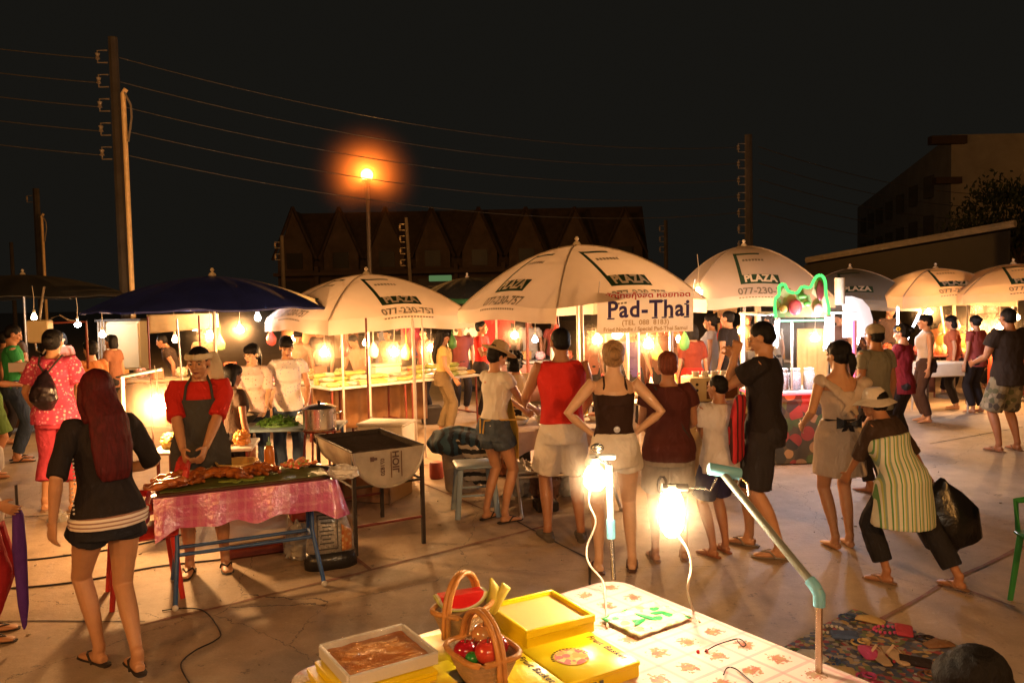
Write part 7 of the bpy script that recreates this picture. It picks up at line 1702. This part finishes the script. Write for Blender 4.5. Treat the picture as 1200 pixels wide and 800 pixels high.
for r_ in range(5):
    for k in range(7):
        u, v = .08 + k * .135 + rm.uniform(-.03, .03), .07 + r_ * .16 + rm.uniform(-.03, .03); c = matp(u, v); (col, cn) = cols[(k * 3 + r_ * 5) % 8]; m_ = cloth('acc_' + cn, col); a = rm.uniform(0, 3.1); what = (k + r_ * 2) % 4
        if what == 0:
            q = B().tube([c + V(.045 * math.cos(j * .5), .045 * math.sin(j * .5), .006) for j in range(12)], .006, n=6, close=True).tube([c + V(.03 * math.cos(j * .5) + .02, .03 * math.sin(j * .5), .014) for j in range(12)], .005, n=6, close=True); nm, la = 'bracelet', 'pair of %s bangles'
        elif what == 1:
            q = B().tube([c + V(-.07 * math.cos(a), -.07 * math.sin(a), .012), c + V(0, 0, .02), c + V(.07 * math.cos(a), .07 * math.sin(a), .012)], [(.035, .010), (.05, .018), (.035, .010)], ref=(-math.sin(a), math.cos(a), 0), n=14, round_cap=True); nm, la = 'purse', 'small %s purse'
        elif what == 2:
            q = B()
            for j in range(16): q.ell(c + V(.07 * math.cos(j * .39), .045 * math.sin(j * .39), .008), .009, None, 7, 5)
            nm, la = 'bead_necklace', '%s bead necklace'
        else:
            q = B().box(c + V(0, 0, .012), (.15, .09, .022), (0, 0, a), .008); sway(q, .008, 20); nm, la = 'folded_scarf', 'folded %s scarf'
        solo(q, nm, m_, (la % cn) + ', %s in the %s row on the mat' % ((ORD[:4] + ORD[13:])[k], rows[r_]), nm.replace('_', ' ').split()[-1], c, 'accessories on the mat')
for dx, la in ((0, 'left one of the tan sandals on the mat'), (.09, 'right one of the tan sandals on the mat')):
    c = G(1030, 775) + V(dx, .0, .03); t = thing('sandal', la, 'sandal', c, 'pair of tan sandals'); put(B().tube([c + V(0, -.10, 0), c + V(0, -.05, 0), c + V(0, .05, 0), c + V(0, .11, 0)], [(.025, .008), (.035, .009), (.042, .008), (.025, .006)], ref=(1, 0, 0), n=14, round_cap=True), 'sole', mat('tan_leather', (.5, .34, .2), rough=.5), t); put(B().tube([c + V(-.04, .02, .005), c + V(0, .03, .045), c + V(.04, .02, .005)], [(.012, .004)] * 3, ref=(0, 1, 0), n=6), 'strap', mat('tan_leather', (0, 0, 0)), t)
# ------------------------------------------------------------------ fuller stalls: bottles, bags, crates, far people
rg = random.Random(77)
def bottle(c, h, r, col, label, group, cap=(.5, .05, .04)):
    t = thing('bottle', label, 'bottle', c, group)
    put(B().lathe([(r * .9, 0), (r, .01), (r, h * .55), (r * .45, h * .78), (r * .38, h * .92), (.002, h * .925)], c, 12, True), 'body', mat('bottle_%d_%d' % (int(col[0] * 99), int(col[1] * 99)), col, rough=.2, bump=0), t, True)
    put(B().lathe([(r * .42, h * .9), (r * .42, h), (.002, h)], c, 10), 'cap', mat('cap_%d' % int(cap[0] * 99), cap, rough=.4), t)
bc = [('brown', (.16, .05, .02)), ('red', (.45, .04, .02)), ('yellow', (.6, .4, .05)), ('clear white', (.55, .5, .42)), ('green', (.05, .2, .06)), ('dark', (.04, .02, .015)), ('orange', (.6, .2, .03))]
for k in range(12):
    n_, c_ = bc[(k * 3) % 7]; c = F5.p(-.78 + k * .14, .24, .803); bottle(c, .20 + .06 * ((k * 5) % 3) / 2, .032, c_, '%s bottle, %s along the back of the serving table' % (n_, ORD[k] if k < 7 else ORD[k + 4]), 'bottles on the serving table')
for k in range(5):
    n_, c_ = bc[(k * 2 + 1) % 7]; c = F4.p(-.45 + k * .2, .30, .764); bottle(c, .22, .033, c_, '%s sauce bottle, %s at the back of the noodle table' % (n_, (ORD[:3] + ORD[14:])[k]), 'bottles on the noodle table')
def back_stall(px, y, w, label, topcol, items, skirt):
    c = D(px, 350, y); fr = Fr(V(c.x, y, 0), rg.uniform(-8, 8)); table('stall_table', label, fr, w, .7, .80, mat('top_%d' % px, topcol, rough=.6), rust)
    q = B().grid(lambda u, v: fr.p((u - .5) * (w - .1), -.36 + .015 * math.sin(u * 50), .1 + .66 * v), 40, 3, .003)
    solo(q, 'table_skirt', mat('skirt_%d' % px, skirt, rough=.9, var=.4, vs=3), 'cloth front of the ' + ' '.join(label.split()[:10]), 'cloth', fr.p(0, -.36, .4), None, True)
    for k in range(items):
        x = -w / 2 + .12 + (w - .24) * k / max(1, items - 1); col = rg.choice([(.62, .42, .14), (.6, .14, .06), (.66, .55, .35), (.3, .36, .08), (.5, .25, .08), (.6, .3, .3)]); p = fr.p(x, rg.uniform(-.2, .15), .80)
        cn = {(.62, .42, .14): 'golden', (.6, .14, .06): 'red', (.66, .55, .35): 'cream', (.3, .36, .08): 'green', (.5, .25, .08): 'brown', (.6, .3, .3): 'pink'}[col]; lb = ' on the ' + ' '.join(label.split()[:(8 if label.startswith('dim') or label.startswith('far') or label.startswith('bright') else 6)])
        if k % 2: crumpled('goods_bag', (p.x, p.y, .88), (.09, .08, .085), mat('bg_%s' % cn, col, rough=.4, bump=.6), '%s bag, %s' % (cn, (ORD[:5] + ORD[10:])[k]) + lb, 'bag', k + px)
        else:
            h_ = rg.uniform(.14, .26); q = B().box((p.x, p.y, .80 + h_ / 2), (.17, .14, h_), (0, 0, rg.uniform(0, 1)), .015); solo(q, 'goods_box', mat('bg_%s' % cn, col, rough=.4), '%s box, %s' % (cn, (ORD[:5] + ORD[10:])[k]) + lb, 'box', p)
back_stall(640, 14.5, 2.0, 'far stall table between the curly head and the red shirt', (.4, .3, .2), 8, (.3, .12, .06))
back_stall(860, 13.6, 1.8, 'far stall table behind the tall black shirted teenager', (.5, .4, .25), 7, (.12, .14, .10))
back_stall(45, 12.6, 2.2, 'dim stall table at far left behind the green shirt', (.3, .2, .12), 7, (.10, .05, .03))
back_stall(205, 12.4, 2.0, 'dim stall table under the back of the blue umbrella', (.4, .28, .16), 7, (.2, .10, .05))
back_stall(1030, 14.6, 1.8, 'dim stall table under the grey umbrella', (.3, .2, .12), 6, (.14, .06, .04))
back_stall(330, 11.6, 1.9, 'bright stall table behind the pale bloused women', (.6, .5, .35), 8, (.4, .22, .10))
bulb(D(40, 372, 12.0), 'dim bulb at the far left over the green shirted man', 40); bulb(D(655, 402, 13.6), 'small bulb left of the red shirted man neck', 30); bulb(D(205, 398, 12.0), 'small bulb above the dim table under the blue umbrella', 40)
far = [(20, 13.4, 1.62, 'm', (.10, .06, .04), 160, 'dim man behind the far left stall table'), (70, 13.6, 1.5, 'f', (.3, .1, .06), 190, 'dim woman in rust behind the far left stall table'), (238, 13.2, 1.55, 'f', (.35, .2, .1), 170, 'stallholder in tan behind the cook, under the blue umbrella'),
       (350, 12.8, 1.5, 'f', (.45, .28, .16), 180, 'stallholder in peach behind the white bloused woman'), (375, 13.0, 1.6, 'm', (.12, .07, .05), 150, 'man in brown beyond the bright bulb by the white blouse'), (620, 15.4, 1.6, 'm', (.4, .34, .28), 175, 'stallholder in pale grey far behind the curly head'),
       (648, 15.6, 1.55, 'f', (.4, .08, .05), 190, 'stallholder in red far behind the red sleeveless man'), (690, 12.4, 1.5, 'f', (.35, .12, .08), 200, 'stallholder in brick red left below the sign'), (775, 12.0, 1.55, 'm', (.25, .10, .06), 170, 'stallholder in brown right of the middle sign bulb'),
       (875, 14.6, 1.6, 'm', (.3, .2, .1), 180, 'man in ochre behind the far table by the teenager'), (1015, 15.8, 1.58, 'f', (.2, .1, .06), 170, 'dim woman under the grey umbrella'), (1040, 15.2, 1.65, 'm', (.08, .05, .04), 190, 'dim man under the grey umbrella, right side'), (1160, 15.4, 1.55, 'f', (.5, .2, .06), 180, 'stallholder in amber between the two bulbs at right'),
       (448, 13.4, 1.5, 'f', (.3, .3, .35), 170, 'stallholder in grey blue behind the white foam box')]
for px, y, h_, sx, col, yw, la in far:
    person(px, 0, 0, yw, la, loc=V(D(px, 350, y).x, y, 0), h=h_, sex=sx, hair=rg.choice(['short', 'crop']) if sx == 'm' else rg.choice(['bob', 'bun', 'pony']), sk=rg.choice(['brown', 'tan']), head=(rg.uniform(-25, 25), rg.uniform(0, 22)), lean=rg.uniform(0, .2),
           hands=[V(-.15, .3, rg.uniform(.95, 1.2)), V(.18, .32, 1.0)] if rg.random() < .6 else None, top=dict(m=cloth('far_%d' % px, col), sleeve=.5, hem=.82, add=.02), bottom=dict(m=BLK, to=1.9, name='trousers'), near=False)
more = [(985, 14.2, 1.55, 'm', (.18, .08, .05), 120, 'man in dark brown just left of the grey cap'), (1120, 12.8, 1.5, 'f', (.45, .12, .05), 60, 'woman in rust orange looking over the orange wares'), (1145, 12.4, 1.5, 'f', (.3, .06, .05), 20, 'woman in dark coral beside the foam box stand'), (905, 12.6, 1.6, 'm', (.3, .26, .2), 30, 'man in grey brown behind the neon sign'),
        (455, 12.9, 1.5, 'f', (.5, .3, .12), 150, 'stallholder in ochre behind the drink cup'), (538, 13.6, 1.55, 'm', (.2, .05, .04), 200, 'man in wine red behind the giraffe patterned cloth'), (130, 12.0, 1.5, 'f', (.25, .1, .05), 80, 'woman in brown by the left of the cream cabinet'), (0, 11.4, 1.6, 'm', (.12, .12, .1), -60, 'dark figure at the far left edge behind the green shirt')]
for px, y, h_, sx, col, yw, la in more:
    person(px + 3, 0, 0, yw, la, loc=V(D(px, 350, y).x, y, 0), h=h_, sex=sx, hair='short' if sx == 'm' else rg.choice(['bob', 'bun']), sk=rg.choice(['brown', 'tan']), head=(rg.uniform(-25, 25), rg.uniform(0, 22)), lean=rg.uniform(0, .15),
           top=dict(m=cloth('more_%d' % px, col), sleeve=.5, hem=.82, add=.02), bottom=dict(m=BLK, to=1.9, name='trousers'), near=False)
for px, py, y, la in ((345, 396, 13.4, 'tiny far bulb behind the white bloused woman'), (428, 402, 13.8, 'tiny far bulb above the middle of the packet table'), (545, 404, 14.2, 'tiny far bulb right of the yellow shirted woman'), (868, 388, 14.4, 'tiny far bulb left of the black shirted teenager'), (120, 392, 12.6, 'tiny far bulb left of the cream cabinet'), (228, 384, 13, 'tiny far bulb beside the slanting pole'), (1116, 378, 15.2, 'tiny far bulb above the amber lanterns'), (1192, 372, 15, 'tiny far bulb at the right edge'), (795, 398, 12.4, 'tiny far bulb right of the auburn head')):
    bulb(D(px, py, y), la, 22, r=.05)
cl = [('red', (.5, .05, .04)), ('pale', (.6, .5, .4)), ('yellow', (.62, .45, .08)), ('green', (.1, .3, .08))]
for k, (px, py, y) in enumerate(((404, 408, 10.4), (438, 410, 10.6), (476, 412, 10.4), (530, 400, 11.6), (652, 392, 9.6), (710, 414, 9.9), (770, 412, 9.9), (802, 400, 9.9), (845, 392, 11.8), (1120, 380, 13.6), (1160, 398, 13.4), (258, 402, 11.4), (318, 396, 11.4))):
    cn, col = cl[k % 4]; c = D(px, py, y); q = B().tube([c + V(0, 0, .32), c + V(0, 0, .12), c + V(0, 0, .06), c, c - V(0, 0, .08), c - V(0, 0, .11)], [.004, .008, .04, .07, .06, .02], n=14); sway(q, .012, 18)
    solo(q, 'hanging_bag', mat('hbag_' + cn, col, rough=.35, bump=.6), '%s bag of goods hanging in the stalls, %s' % (cn, ['left of the first packet bulb', 'over the packet table left part', 'left of the yellow shirt', 'right of the yellow shirt', 'by the head of the red sleeveless man', 'above the blonde shoulder', 'left of the auburn head', 'over the oven', 'behind the pale blue dress', 'over the amber lanterns', 'between the right bulbs', 'under the navy umbrella', 'above the white blouse'][k]), 'bag', c, 'goods bags hung in the stalls', True)
bpy.data.scenes.remove(WORK)
